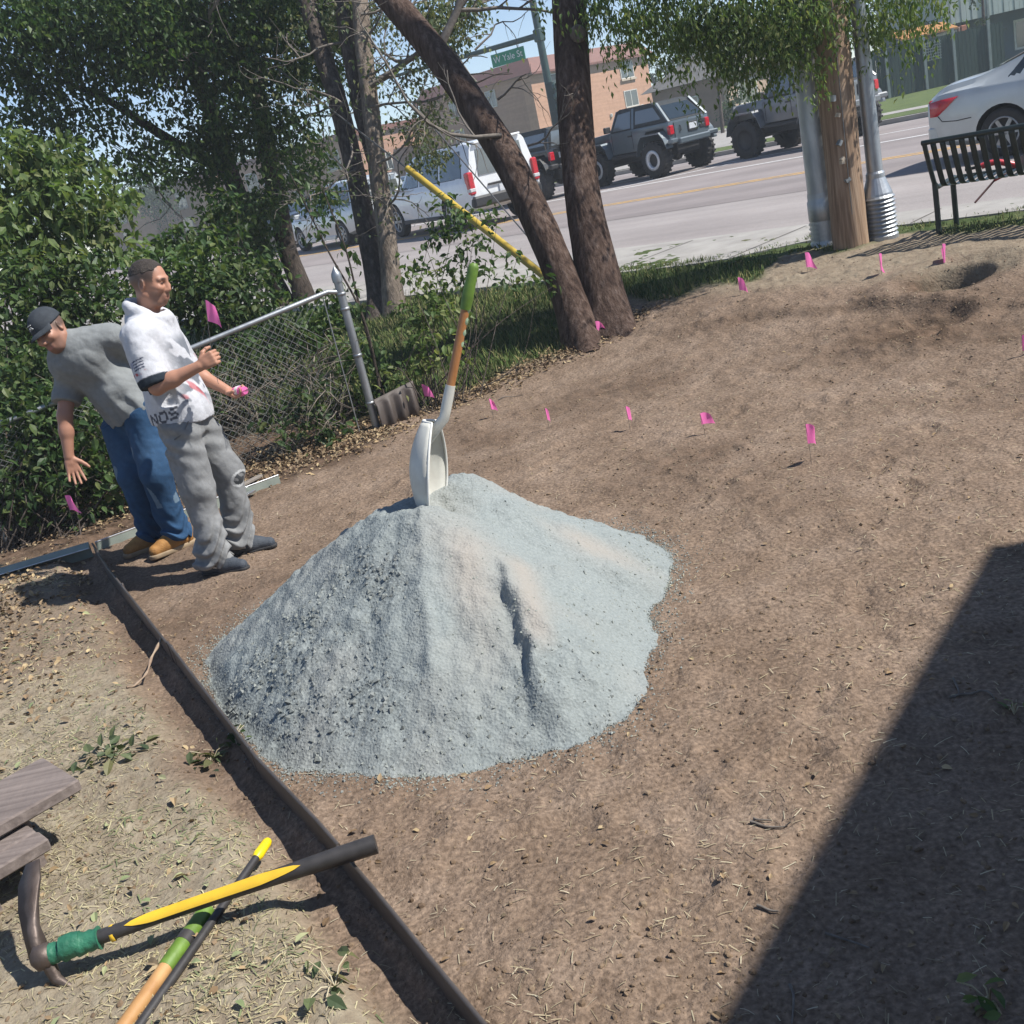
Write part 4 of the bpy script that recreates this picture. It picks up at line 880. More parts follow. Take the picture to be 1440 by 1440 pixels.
# ================================================================ stooping man
def man_stoop():
    J = lambda px, py, y: ony(px, py, y)
    P_ = thing('person', 'man in a dark cap and grey T-shirt stooping in blue jeans, reaching down', 'person', (-2.2, 6.6, 0))
    lo, hi = np.array([-3.0, 6.1, -.02]), np.array([-1.75, 7.0, 1.80])
    hp, chs, nk = J(184, 566, 6.64), J(126, 516, 6.60), J(92, 482, 6.50); Hd = Frame(J(71, 465, 6.46), (-.34, -.86, -.30), (-.30, .10, 1))
    rs, re, rw = J(98, 522, 6.66), J(91, 585, 6.52), J(97, 642, 6.47); ls, le, lw = J(158, 472, 6.56), J(205, 505, 6.74), J(208, 575, 6.80)
    B = SDF(lo, hi, .0046); head(B, Hd, 1.05); B.cap(nk, Hd(-.02, 0, -.06), .060, .055, .03); B.cap(rs, ls, .07, .07, .05); B.cap(chs, hp, .10, .10, .06)
    for (a, b_, c) in ((rs, re, rw), (ls, le, lw)): B.cap(a, b_, .054, .045, .03); B.cap(b_, b_+(c-b_)*.4, .045, .042, .015); B.cap(b_+(c-b_)*.35, c, .042, .029, .02)
    hand(B, rw, U3(J(106, 668, 6.45)-rw), (.35, -.85, .15), (.9, .35, .2), (.22, .25, .22, .3), .15, .14, 1.05, .4); hand(B, lw, (.1, -.1, -1), (0, -1, 0), (-1, 0, 0))
    legs = [(J(166, 582, 6.72), J(186, 668, 6.62), J(213, 748, 6.68)), (J(200, 576, 6.60), J(218, 666, 6.50), J(249, 750, 6.55))]
    for (a, b_, c) in legs: c[2] = .10; B.cap(a, b_, .08, .055, .04); B.cap(b_, c, .055, .04, .02)
    bo = B.mesh('body', M['skin'], P_, 1); V = verts(bo); hf, hl, hu = Hd.inv(V); C = np.tile(np.array([.36, .185, .125]), (len(V), 1)); C *= (1+.18*n3(V[:, 0], V[:, 1], V[:, 2], .03, 2))[:, None]; isd = (np.abs(hl) < .1)*(np.abs(hu) < .14)*(np.abs(hf) < .14)
    def blend(m_, col): C[:] = C*(1-m_[:, None])+np.array(col)*m_[:, None]
    beard = sst(.018, .05, hf)*(1-sst(-.05, -.032, hu))*isd*.65; blend(beard, (.13, .075, .055))
    for s in (-1, 1):
        e = np.exp(-(((hl-s*.032)/.014)**2+((hu-.006)/.0065)**2)*1.2)*(hf > .05); blend(np.clip(e*1.1, 0, .9)*isd, (.06, .04, .035)); e = np.exp(-(((hl-s*.031)/.020)**2+((hu-.029)/.006)**2)*1.3)*(hf > .06); blend(np.clip(e*1.5, 0, .92)*isd, (.035, .024, .02))
    lips = np.exp(-(((hl)/.024)**2+((hu+.068)/.011)**2)*1.2)*(hf > .085); blend(np.clip(lips, 0, .7)*isd, (.38, .14, .12)); side = (1-sst(.02, .05, hf))*sst(-.03, .0, hu)*isd; blend(side*.8, (.06, .045, .036)); vcol(bo, 'Col', C)
    # cap
    cm = pmat('dark_navy_cap', (.020, .026, .034), (.032, .04, .05), 30, .85, bmp=.2, bscale=150); A = Hd.ax(); s = SDF(Hd.o-.2, Hd.o+.22, .0045); s.ell(Hd(-.012, 0, .042), (.112, .090, .102), A, .01); s.cut(Hd(0, 0, .036), -Hd.u+Hd.f*-.02)
    s.ell(Hd(-.01, 0, -.02), (.102, .08, .09), A, .01, True); cp = s.mesh('cap', cm, P_, 1)
    mb = MB(); vs = []; n = 15
    for i in range(n):
        a = -1.05+2.1*i/(n-1)
        for k in (0, .5, 1): rr_ = .098+.072*k*math.cos(a*.9); vs.append(Hd(-.012+rr_*math.cos(a)*1.02, (.088+.006*k)*math.sin(a)*1.06, .046-.022*k-.018*k*math.sin(a)**2))
    mb.add(vs, [(i*3+j, i*3+j+1, i*3+4+j, i*3+3+j) for i in range(n-1) for j in range(2)], 0, True); br = mb.build('brim', cm, cp); md = br.modifiers.new('t', 'SOLIDIFY'); md.thickness = .005
    mb = MB(); pts = [Hd(.1015, -.014+.007*k, .070+.014*(k % 2)) for k in range(5)]; mb.tube(pts, .0035, 6); mb.tube([Hd(.096, -.016, .096), Hd(.096, .014, .096)], .003, 6); mb.build('cap_emblem', pmat('pale_thread', (.45, .46, .46), None, 20, .8), cp)
    # shirt
    up = U3(nk-hp); sd = U3(ls-rs); fw = U3(np.cross(sd, up)); fw = fw if fw[1] < 0 else -fw
    T = SDF(lo, hi, .006); T.ell(nk*.42+chs*.58, (.20, .15, .17), (sd, fw, up), .05); T.cap(chs, hp+up*.06, .152, .158, .08, fw, .86); T.cap(hp+up*.10, hp-up*.03, .166, .200, .04, fw, .94)
    T.cap(rs, rs+(re-rs)*.62, .082, .082, .05); T.cap(ls, ls+(le-ls)*.72, .085, .088, .05); T.cap(rs*.7+nk*.3, ls*.7+nk*.3, .075, .075, .06); T.cap(nk-up*.03, nk+up*.03, .082, .070, .04)
    T.cap(nk+up*.01, nk+up*.15+fw*.02, .058, .066, .01, carve=True)
    i = hp-up*.045; sl, x, y, z = T.region(i-.3, i+.3); c_ = (x-i[0])*up[0]+(y-i[1])*up[1]+(z-i[2])*up[2]; T.D[sl] = np.maximum(T.D[sl], -c_)
    for (a, b_, e) in ((rs, re, .70), (ls, le, .85)):
        d = U3(b_-a); i = a+(b_-a)*e; sl, x, y, z = T.region(i-.12, i+.12); c_ = (x-i[0])*d[0]+(y-i[1])*d[1]+(z-i[2])*d[2]; r_ = np.sqrt(np.maximum((x-i[0])**2+(y-i[1])**2+(z-i[2])**2-c_**2, 0)); T.D[sl] = np.where((r_ < .11) & (c_ > 0), np.maximum(T.D[sl], c_), T.D[sl])
    T.disp(folds(.018, .15, 53, 1.0)); T.disp(folds(.006, .05, 57, .8)); T.disp(lambda x, y, z: .007*np.sin((x*sd[0]+y*sd[1]+z*sd[2])*70+5*n3(x, y, z, .1, 9))*np.clip((.25-((x-hp[0])*up[0]+(y-hp[1])*up[1]+(z-hp[2])*up[2]))/.2, 0, 1))
    to = T.mesh('t_shirt', M['cloth'], P_, 1); V = verts(to); C = np.tile(np.array([.205, .218, .22]), (len(V), 1)); C *= (1+.15*n3(V[:, 0], V[:, 1], V[:, 2], .1, 41))[:, None]; vcol(to, 'Col', C)
    # jeans
    T = SDF(lo, hi, .006); T.cap(legs[0][0]+[0, 0, .0], legs[1][0]+[0, 0, .0], .128, .128, .05, fw, .95); T.cap(hp-up*.03, hp+up*.03, .142, .128, .05, fw, .84)
    for (a, b_, c) in legs:
        T.cap(a, b_, .128, .102, .04); m_ = b_*.45+c*.55; T.cap(b_, m_, .100, .088, .03); T.cap(m_, c-[0, 0, .0], .084, .094, .02)
    T.cut((0, 0, .055), (0, 0, -1)); T.D = np.maximum(T.D, ((T.ax[0][:, None, None]-hp[0])*up[0]+(T.ax[1][None, :, None]-hp[1])*up[1]+(T.ax[2][None, None, :]-hp[2])*up[2]+.005).astype(np.float32))
    T.disp(folds(.016, .16, 63, .7)); T.disp(folds(.006, .05, 67, .7)); T.disp(lambda x, y, z: .011*np.sin(z*80+6*np.sin((x+y)*16)+5*n3(x, y, z, .1, 8))*np.clip((.30-z)/.2, 0, 1))
    tr = T.mesh('jeans', M['denim'], P_, 1); V = verts(tr); C = np.tile(np.array([.026, .066, .135]), (len(V), 1)); C *= (1+.6*n3(V[:, 0], V[:, 1], V[:, 2], .12, 41)+.35*n3(V[:, 0], V[:, 1], V[:, 2], .02, 44))[:, None]
    for (a, b_, c) in legs:
        fr_ = np.exp(-((V-(a*.5+b_*.5+fw*.1))**2).sum(1)/.02); C = C*(1-.35*fr_[:, None])+np.array([.065, .13, .23])*.35*fr_[:, None]
    pt = n3(V[:, 0], V[:, 1], V[:, 2]*.4, .05, 70); sp_ = (pt > .215)*(V[:, 2] < .7)*(V[:, 2] > .3); C[sp_] = (.13, .19, .25); vcol(tr, 'Col', C)
    # boots
    tan = pmat('tan_work_boot_leather', (.40, .20, .055), (.30, .14, .035), 25, .7, bmp=.3, bscale=90); sol = pmat('cream_boot_sole', (.36, .27, .17), None, 25, .8)
    for (a, b_, c), yaw in zip(legs, (212, 216)):
        o = np.array([c[0], c[1], float(hfun(c[0], c[1])[0])]); fr = Frame(o, (math.cos(R(yaw)), math.sin(R(yaw)), 0)); s = SDF(o+[-.3, -.3, -.02], o+[.3, .3, .22], .0048)
        s.cap(fr(-.05, 0, .055), fr(.06, 0, .055), .046, .049, .02); s.cap(fr(.06, 0, .052), fr(.165, 0, .042), .05, .042, .03); s.cap(fr(-.03, 0, .06), fr(-.025, 0, .16), .05, .052, .02); s.cap(fr(.02, 0, .10), fr(.11, 0, .065), .04, .036, .03); s.cut(fr(0, 0, .02), (0, 0, -1)); so = s.mesh('boot', tan, P_, 1)
        s = SDF(o+[-.3, -.3, -.02], o+[.3, .3, .06], .0048); s.cap(fr(-.06, 0, .016), fr(.06, 0, .016), .048, .053, .01); s.cap(fr(.06, 0, .016), fr(.172, 0, .016), .053, .045, .01); s.cut(fr(0, 0, .028), (0, 0, 1)); s.cut(fr(0, 0, -.002), (0, 0, -1)); s.mesh('sole', sol, so, 1)
        mb = MB()
        for k in range(3): cc = fr(.03+.026*k, 0, .145-.022*k); mb.tube([cc-fr.l*.03-np.array([0, 0, .014]), cc+np.array([0, 0, .004]), cc+fr.l*.03-np.array([0, 0, .014])], .0035, 6)
        tag(mb.build('laces', pmat('boot_lace', (.16, .10, .05), None, 20, .8), so), kind='stuff')
man_stoop()
# ---------------------------------------------------------------- trees, shrubs, poles and wires
def atd(px, py, D): return CAM+ray(px, py)*(D/FPX)
def spline(P, n):
    P = np.array(P, float); P = np.vstack([2*P[0]-P[1], P, 2*P[-1]-P[-2]]); k = len(P)-3; out = []
    for s in np.linspace(0, k-1e-6, n):
        i = int(s); t = s-i; a, b, c, d = P[i:i+4]; out.append(.5*((2*b)+(-a+c)*t+(2*a-5*b+4*c-d)*t*t+(-a+3*b-3*c+d)*t**3))
    return np.array(out)
def trunk(name, pts, rad, mt, parent, n=56, rings=160, amp=.06, seed=1, flare=0, fl_len=.5):
    """a tapered stem with furrowed bark"""
    Q = spline(np.column_stack([np.array(pts), rad]), rings); P, r = Q[:, :3], Q[:, 3]; L_ = np.concatenate([[0], np.cumsum(np.linalg.norm(np.diff(P, axis=0), axis=1))])
    T = np.gradient(P, axis=0); T /= np.linalg.norm(T, axis=1)[:, None]; a = np.cross(T[0], (0, 1, 0)); a /= np.linalg.norm(a); th = np.arange(n)*2*np.pi/n; V = []
    for i in range(rings):
        a = a-T[i]*(a@T[i]); a /= np.linalg.norm(a); b = np.cross(T[i], a)
        c, s = np.cos(th), np.sin(th); l = L_[i]+np.zeros(n); rr = np.mean(rad)
        f = 1.0*np.abs(n3(c*rr*3.2, s*rr*3.2, l*.35, .10, seed))*-2.4+.5+.7*n3(c*rr*3, s*rr*3, l*.5, .035, seed+4)
        g = n3(c*rr, s*rr, l, .5, seed+9)*.5
        fl = flare*np.exp(-L_[i]/fl_len)*(1+.45*np.sin(th*3+seed)+.3*np.sin(th*5+2*seed))
        R_ = r[i]*(1+amp*f+.16*g+fl); V.append(P[i]+(a[None]*c[:, None]+b[None]*s[:, None])*R_[:, None])
    V = np.concatenate(V); ix = np.arange(rings*n).reshape(rings, n); nx_ = np.roll(ix, -1, 1)
    F = np.stack([ix[:-1], nx_[:-1], nx_[1:], ix[1:]], -1).reshape(-1, 4); return npmesh(name, V, F, mt, parent, smooth=True)
def barkmat(name, c1, c2, c3, st=(10, 10, 2.0), bs=1.0):
    mt, nt, N, L, b = nodes(name); tc = N.new('ShaderNodeTexCoord').outputs['Object']
    n1 = noise(N, L, 2.6, 9, vec=tc, stretch=st, rough=.68); r = ramp(N, L, n1, [(.32, c1), (.52, c2), (.72, c3)]).outputs['Color']
    p = ramp(N, L, noise(N, L, 2.2, 4, vec=tc), [(.35, (.8, .78, .78)), (.65, (1.15, 1.12, 1.1))]).outputs['Color']; L.new(mix(N, L, 1.0, r, p, 'MULTIPLY'), b.inputs['Base Color'])
    b.inputs['Roughness'].default_value = .95; b.inputs['Specular IOR Level'].default_value = .1
    bp = N.new('ShaderNodeBump'); bp.inputs['Strength'].default_value = bs; bp.inputs['Distance'].default_value = .03; L.new(n1, bp.inputs['Height']); L.new(bp.outputs['Normal'], b.inputs['Normal']); return mt
M['bark_red'] = barkmat('reddish_furrowed_bark', (.035, .023, .019), (.10, .07, .056), (.185, .145, .125), (9, 9, 1.7), 1.0)
M['bark_grey'] = barkmat('grey_brown_bark', (.04, .034, .03), (.095, .08, .07), (.19, .165, .145)); M['bark_dark'] = barkmat('dark_bark', (.03, .026, .022), (.06, .05, .042), (.11, .09, .075)); M['bark_tan'] = barkmat('scar_and_sunlit_bark', (.10, .085, .07), (.22, .185, .15), (.36, .31, .26))
M['twig'] = pmat('grey_twig_wood', (.20, .175, .15), (.11, .095, .08), 30, .9)
M['leaf_dark'] = leafmat('deep_green_leaves', [(.024, .054, .018), (.038, .08, .025), (.065, .118, .034), (.11, .155, .045)], .42); M['leaf_mid'] = leafmat('mid_green_leaves', [(.030, .064, .022), (.052, .10, .032), (.085, .14, .046), (.15, .18, .065)], .4)
M['leaf_light'] = leafmat('fresh_green_leaves', [(.065, .115, .036), (.105, .165, .05), (.15, .21, .075), (.24, .26, .11)], .45); M['leaf_grey'] = leafmat('dusty_grey_green_leaves', [(.07, .10, .055), (.10, .135, .07), (.15, .18, .09), (.20, .19, .09)], .35)
LEAF = (np.array([(0, 0, 0), (.42, -.30, .09), (1, 0, -.10), (.42, .30, .09)], float), np.array([(0, 1, 2), (0, 2, 3)]))
LEAF3 = (np.array([(0, 0, 0), (.28, -.25, .07), (.62, -.22, .04), (1, 0, -.12), (.62, .22, .04), (.28, .25, .07), (.5, 0, -.02)], float), np.array([(0, 1, 6), (1, 2, 6), (2, 3, 6), (3, 4, 6), (4, 5, 6), (5, 0, 6)]))
def leaf_pts(blobs, per=34, rad=.20):
    """clumps of leaves inside ellipsoids (centre, radii, leaf count); gaps stay between the clumps"""
    out = []
    for c, r, n in blobs:
        k = max(1, n//per); d = rng.normal(size=(k, 3)); d /= np.linalg.norm(d, axis=1)[:, None]; q = np.array(c)+d*np.array(r)*(rng.random(k)**.45)[:, None]
        s = rad*rng.uniform(.55, 1.3, k); out.append((q[:, None]+rng.normal(size=(k, per, 3))*s[:, None, None]*np.array([.62, .62, .5])).reshape(-1, 3))
    return np.concatenate(out)
def leaves(name, P, size, mt, parent, droop=.6, base=LEAF, var=.35):
    n = len(P); s = size*rng.uniform(1-var, 1+var, n); V, F = inst(base, P, s, ang(n), rng.normal(droop, .55, n), rng.normal(0, .6, n)); o = npmesh(name, V, F, mt, parent); return o
def twigs(starts, dirs, ln, r0, depth, mb, nseg=5, wig=.35, n=5, split=3, ends=None, grav=0):
    for p, d in zip(starts, dirs):
        p = np.array(p, float); d = U3(d); pts = [p]; l = ln*random.uniform(.7, 1.3)
        for i in range(nseg): d = U3(d+rng.normal(size=3)*wig*.5+np.array([0, 0, grav])); p = p+d*l/nseg; pts.append(p)
        mb.tube(pts, list(np.linspace(r0, r0*.45, len(pts))), n if depth else 3, cap=False)
        if ends is not None: ends += pts[2:]
        if depth > 0:
            ks = [random.randint(1, nseg) for _ in range(split)]; twigs([pts[k] for k in ks], [U3(U3(pts[k]-pts[k-1])+rng.normal(size=3)*.75) for k in ks], ln*.58, r0*.5, depth-1, mb, nseg, wig, n, split, ends, grav)
def B_(px, py, D, r, n, ry=None):
    return (atd(px, py, D), (r, ry or r, r*.8) if not hasattr(r, '__len__') else r, n)
# --- forked tree by the flags -------------------------------------------------
tb = atd(838, 462, 9.95); tb[2] = float(hfun(tb[0], tb[1])[0])
ft = thing('tree', 'big reddish tree forking at the ground into two bare leaning trunks', 'tree', tuple(tb))
def P2(lst): return [atd(x, y, D) for x, y, D in lst]
trunk('trunk', P2([(828, 510, 9.85), (808, 440, 9.93), (784, 375, 9.98), (758, 315, 10.02), (711, 220, 10.12), (632, 100, 10.3), (550, 0, 10.5), (470, -90, 10.7), (400, -160, 10.9)]), [.20, .165, .152, .150, .145, .138, .13, .12, .11], M['bark_red'], ft, 72, 260, .05, 3, .45, .22)
trunk('trunk', P2([(870, 505, 9.95), (853, 440, 10.0), (838, 375, 10.0), (822, 290, 10.0), (812, 200, 10.0), (806, 110, 10.0), (800, 0, 10.0), (796, -110, 10.0), (793, -220, 10.0)]), [.25, .22, .198, .172, .162, .160, .156, .145, .13], M['bark_red'], ft, 72, 260, .05, 8, .4, .22)
mb = MB(); c = atd(812, 48, 9.85); mb.lathe([(.075, .0), (.082, .02), (.062, .045), (.04, .03), (.0, .022)], c, U3(np.array([.25, -1, .0])), 16); mb.build('branch_scar', M['bark_tan'], ft)
mb = MB(); twigs(P2([(668, 70, 10.3), (742, 205, 10.0), (700, 140, 10.1)]), [(.8, 0, .9), (.9, -.2, .15), (.8, -.3, .3)], .55, .012, 2, mb, split=3)
twigs(P2([(622, 60, 10.35)]), [(.75, .1, .85)], 1.5, .045, 2, mb, split=4, wig=.2); twigs(P2([(705, 190, 10.0)]), [(-.85, -.2, .12)], 1.0, .022, 2, mb, split=4)
tag(mb.build('twigs', M['twig'], ft), kind='stuff')
mb = MB(); lm = P2([(797, -60, 10), (870, -60, 9.9), (960, -40, 9.7), (1060, -15, 9.5), (1150, -20, 9.4), (1240, -10, 9.3)]); mb.tube(spline(lm, 24), list(np.linspace(.09, .02, 24)), 8); mb.build('limb', M['bark_red'], ft)
blobs = [B_(880, -8, 9.6, .42, 1500), B_(900, 38, 9.7, .28, 620), B_(845, 25, 9.8, .2, 240), B_(950, 25, 9.9, .48, 1900), B_(1005, 50, 9.7, .44, 1900), B_(1060, 15, 9.5, .62, 3400), B_(1080, 45, 9.35, .40, 1900), B_(1108, 75, 9.2, .22, 380), B_(1035, 88, 9.5, .24, 380), B_(1150, 20, 9.2, .42, 1300), B_(1140, 40, 9.1, .2, 260), B_(1215, 0, 9.3, .42, 900), B_(1250, 35, 9.4, .28, 420), B_(1275, 5, 9.4, .42, 850), B_(1310, 10, 9.5, .24, 240), B_(1180, -90, 9.4, .9, 2200), B_(1000, -80, 9.7, .9, 2000), B_(842, 4, 9.7, .15, 100), B_(770, 2, 9.7, .13, 70), B_(1225, 50, 9.3, .14, 110)]
P = [leaf_pts([(c, r, int(n*.55)) for c, r, n in blobs], 18, .15)]
for c, r, n in blobs:      # thin shoots hanging from the clumps
    for k in range(max(2, n//70)):
        s0 = np.array(c)+rng.normal(size=3)*np.array(r)*.55; L_ = rng.uniform(.15, .50); d = U3(np.array([rng.normal()*.35, rng.normal()*.3, -1.0])); q = s0+d*(L_*np.linspace(0, 1, 16))[:, None]; P.append(q+rng.normal(size=(16, 3))*.022)
leaves('crown', np.concatenate(P), .056, M['leaf_light'], ft, 1.15, (LEAF[0]*[1, .72, 1], LEAF[1]))
# --- grey pair of stems, half bare -------------------------------------------
tb = onz(545, 452, .2); pt_ = thing('tree', 'grey tree with several upright stems and bare dead twigs, left of the leaning trunk', 'tree', tuple(tb))
trunk('trunk', P2([(540, 468, 13.6), (531, 400, 13.65), (515, 320, 13.7), (499, 240, 13.75), (474, 140, 13.8), (447, 55, 13.9), (424, -30, 14), (405, -110, 14.1)]), [.17, .142, .132, .128, .122, .115, .105, .09], M['bark_grey'], pt_, 40, 180, .07, 12, .4, .3)
trunk('trunk', P2([(557, 462, 13.5), (550, 390, 13.45), (541, 310, 13.4), (530, 230, 13.4), (521, 150, 13.4), (512, 70, 13.4), (504, -30, 13.5), (500, -120, 13.5)]), [.14, .122, .117, .113, .108, .105, .10, .09], M['bark_tan'], pt_, 40, 180, .07, 15, .4, .3)  # right stem's sunlit tan is put into its bark colour
trunk('trunk', P2([(528, 225, 13.5), (512, 165, 13.6), (498, 100, 13.7), (485, 30, 13.7), (476, -50, 13.8)]), [.11, .115, .11, .10, .09], M['bark_grey'], pt_, 36, 120, .07, 18)
mb = MB(); ends = []
st_ = P2([(500, 240, 13.6), (489, 150, 13.6), (530, 230, 13.2), (521, 150, 13.2), (512, 70, 13.2), (480, 60, 13.7), (515, 110, 13.2), (495, 200, 13.5), (508, 20, 13.2), (520, 120, 13.1), (540, 300, 13.3)])
twigs(st_, [(-.8, -.3, .3), (-.7, -.5, .5), (.9, -.3, .1), (1, -.2, .35), (.8, -.4, .6), (-.8, -.2, .2), (.6, -.9, -.1), (-.5, -.9, -.1), (.9, 0, .1), (.9, .2, -.05), (.5, -.8, .2)], 1.0, .019, 2, mb, split=4, ends=ends, wig=.45)
twigs(P2([(520, 120, 13.2)]), [(1, -.1, .25)], 2.0, .05, 2, mb, split=6, ends=ends, wig=.25)
tag(mb.build('twigs', M['twig'], pt_), kind='stuff')
E_ = np.array(ends); P = E_[rng.integers(0, len(E_), 1100)]+rng.normal(size=(1100, 3))*.12
P = np.concatenate([P, leaf_pts([B_(590, 170, 13.2, .34, 420), B_(575, 120, 13.4, .35, 260), B_(610, 40, 13, .5, 1300), B_(600, 215, 13.1, .3, 420), B_(650, 20, 12.8, .3, 350), B_(470, 30, 14, .6, 900), B_(545, 10, 14, .5, 700)], 26, .2)])
leaves('crown', P, .062, M['leaf_grey'], pt_, .8)
# --- dark tree behind the hedge, two trunks -----------------------------------
tb = atd(412, 432, 16.6); dt = thing('tree', 'dark leafy tree with two trunks rising behind the men and filling the upper left', 'tree', tuple(tb))
trunk('trunk', P2([(408, 440, 16.6), (396, 415, 16.6), (372, 365, 16.6), (350, 310, 16.5), (322, 240, 16.3), (298, 160, 16), (262, 80, 15.6), (225, 0, 15.2), (190, -80, 15)]), [.15, .135, .13, .13, .13, .12, .115, .10, .09], M['bark_dark'], dt, 36, 150, .07, 22, .2, .3)
trunk('trunk', P2([(436, 440, 16.5), (424, 405, 16.5), (404, 350, 16.5), (388, 270, 16.5), (372, 190, 16.5), (358, 110, 16.5), (348, 20, 16.5), (340, -90, 16.5)]), [.17, .15, .145, .14, .14, .13, .12, .10], M['bark_dark'], dt, 36, 150, .07, 25, .2, .3)
mb = MB(); lm = P2([(322, 240, 16.3), (270, 215, 15.6), (220, 185, 15), (150, 140, 14.4), (90, 115, 14)]); mb.tube(spline(lm, 24), list(np.linspace(.10, .03, 24)), 8); mb.build('limb', M['bark_dark'], dt)
mb = MB(); twigs(P2([(375, 190, 16), (388, 270, 16), (358, 110, 16), (330, 240, 16), (300, 150, 15.5)]), [(.8, -.4, .2), (.9, -.4, -.1), (.8, -.5, .4), (-.6, -.6, .1), (.4, -.8, .3)], 1.5, .03, 2, mb, split=5, wig=.4); tag(mb.build('twigs', M['twig'], dt), kind='stuff')
blobs = [B_(60, 40, 13.5, .95, 3600), B_(170, 20, 14, 1.2, 5200), B_(230, 60, 14.5, .9, 3400), B_(300, 60, 15, 1.2, 4600), B_(380, 40, 15, 1.0, 3600), B_(440, 100, 15.5, .7, 1700), B_(330, 160, 15.2, .75, 2200), B_(400, 190, 15.5, .6, 1300), B_(290, 220, 15.5, .6, 1700), B_(220, 235, 14.6, .5, 700), B_(120, 225, 14, .5, 600), B_(60, 140, 13.8, .55, 700), B_(20, 100, 13.6, .6, 900), B_(140, 110, 14, .5, 700), B_(190, 165, 14.5, .5, 520), B_(100, 175, 14.2, .5, 420), B_(20, 190, 13.8, .45, 420), B_(450, 20, 15, .7, 1400), B_(360, 300, 15.8, .6, 1500), B_(330, 350, 15.8, .6, 1500), B_(430, 230, 15, .4, 500), B_(450, 275, 14.5, .28, 260), B_(100, -80, 14, 2.0, 7000), B_(320, -90, 15, 2.0, 7000), B_(460, -80, 14.5, 1.2, 2600)]
leaves('crown', leaf_pts(blobs, 32, .24), .085, M['leaf_dark'], dt, .7)
# --- shrubs along the fence ---------------------------------------------------
def shrub(label, base, blobs, mt, size, per=13, rad=.105, stems=6, droop=.5, D=9.0, leafb=LEAF3, nm='shrub', cat='shrub', grp=None):
    b = atd(*base); b[2] = float(hfun(b[0], b[1])[0]); t = thing(nm, label, cat, tuple(b), 0, grp); mb = MB()
    for c, r, n in blobs:
        for k in range(stems):
            e = np.array(c)+rng.normal(size=3)*np.array(r)*.5; s = b+rng.normal(size=3)*np.array([.2, .12, 0]); md_ = s*.5+e*.5+rng.normal(size=3)*.12; mb.tube(spline([s, md_, e], 8), list(np.linspace(.007, .002, 8)), 4, cap=False)
    tag(mb.build('stems', M['bark_grey'], t), kind='stuff'); leaves('foliage', leaf_pts([(c, r, int(n*.72)) for c, r, n in blobs], per, rad), size, mt, t, droop, leafb, .5); return t
shrub('sunlit leafy shrub arching over the fence high at the left edge', (10, 600, 10.2), [B_(40, 270, 9.6, .55, 1300), B_(110, 290, 9.6, .5, 1300), B_(20, 340, 9.4, .55, 1300), B_(150, 335, 9.8, .30, 380), B_(60, 370, 9.4, .45, 800), B_(30, 220, 9.6, .3, 380), B_(75, 215, 9.6, .28, 280), B_(165, 285, 10, .2, 160)], M['leaf_light'], .085, droop=.75)
shrub('green vine-covered hedge behind the stooping man\'s cap, at the left edge', (20, 700, 8.7), [B_(15, 430, 8.9, .42, 900), B_(60, 400, 9.2, .45, 1000), B_(130, 410, 9.4, .4, 900), B_(20, 510, 8.5, .36, 700), B_(150, 430, 9.3, .35, 700), B_(60, 540, 8.6, .4, 800)], M['leaf_mid'], .068)
shrub('shaded broad-leaved vine below the fence rail left of the reaching arm', (40, 740, 7.7), [B_(20, 590, 7.85, .34, 620), B_(60, 610, 7.8, .30, 520), B_(125, 600, 7.9, .28, 480), B_(130, 650, 7.85, .25, 380), B_(30, 660, 7.75, .34, 700), B_(70, 690, 7.8, .34, 600), B_(10, 710, 7.7, .2, 260), B_(150, 690, 7.95, .22, 300), B_(70, 560, 7.9, .25, 340), B_(180, 650, 8.0, .18, 200)], M['leaf_mid'], .07, rad=.13)
shrub('dark undergrowth behind the lower fence at the far left', (70, 740, 8.9), [B_(30, 640, 8.8, .5, 1300), B_(100, 560, 9.0, .55, 1500), B_(110, 680, 8.8, .5, 1300), B_(180, 620, 9.0, .5, 1200), B_(240, 560, 9.3, .5, 1200), B_(50, 480, 9.3, .6, 1600)], M['leaf_dark'], .08)
shrub('dense green bush right behind the standing man\'s head', (320, 560, 10.0), [B_(245, 345, 10.6, .28, 420), B_(300, 370, 10.2, .42, 1100), B_(260, 420, 10, .42, 1200), B_(310, 430, 9.9, .40, 1100), B_(350, 400, 10.3, .36, 900), B_(345, 450, 10, .28, 500), B_(230, 390, 10.3, .4, 900), B_(310, 310, 11, .36, 600)], M['leaf_mid'], .075)
shrub('low green bush between fence and grey double-stemmed tree', (480, 560, 9.6), [B_(430, 460, 9.8, .34, 700), B_(395, 480, 9.7, .34, 700), B_(500, 500, 9.4, .25, 420), B_(470, 440, 10, .25, 340), B_(530, 540, 9.2, .2, 300), B_(430, 560, 8.6, .28, 420), B_(470, 610, 8.55, .16, 160), B_(400, 600, 8.4, .16, 140), B_(360, 500, 9.6, .34, 600)], M['leaf_mid'], .065)
shrub('climbing plant with rounded leaves standing behind the shovel, right of the fence post', (605, 560, 8.95), [B_(590, 425, 9.1, .20, 210), B_(605, 470, 9.0, .20, 240), B_(635, 500, 9.0, .12, 90), B_(575, 380, 9.2, .15, 110), B_(630, 430, 9.1, .22, 160), B_(585, 510, 8.95, .14, 90), B_(560, 545, 8.9, .12, 60)], M['leaf_light'], .065, per=9, rad=.10, stems=3)
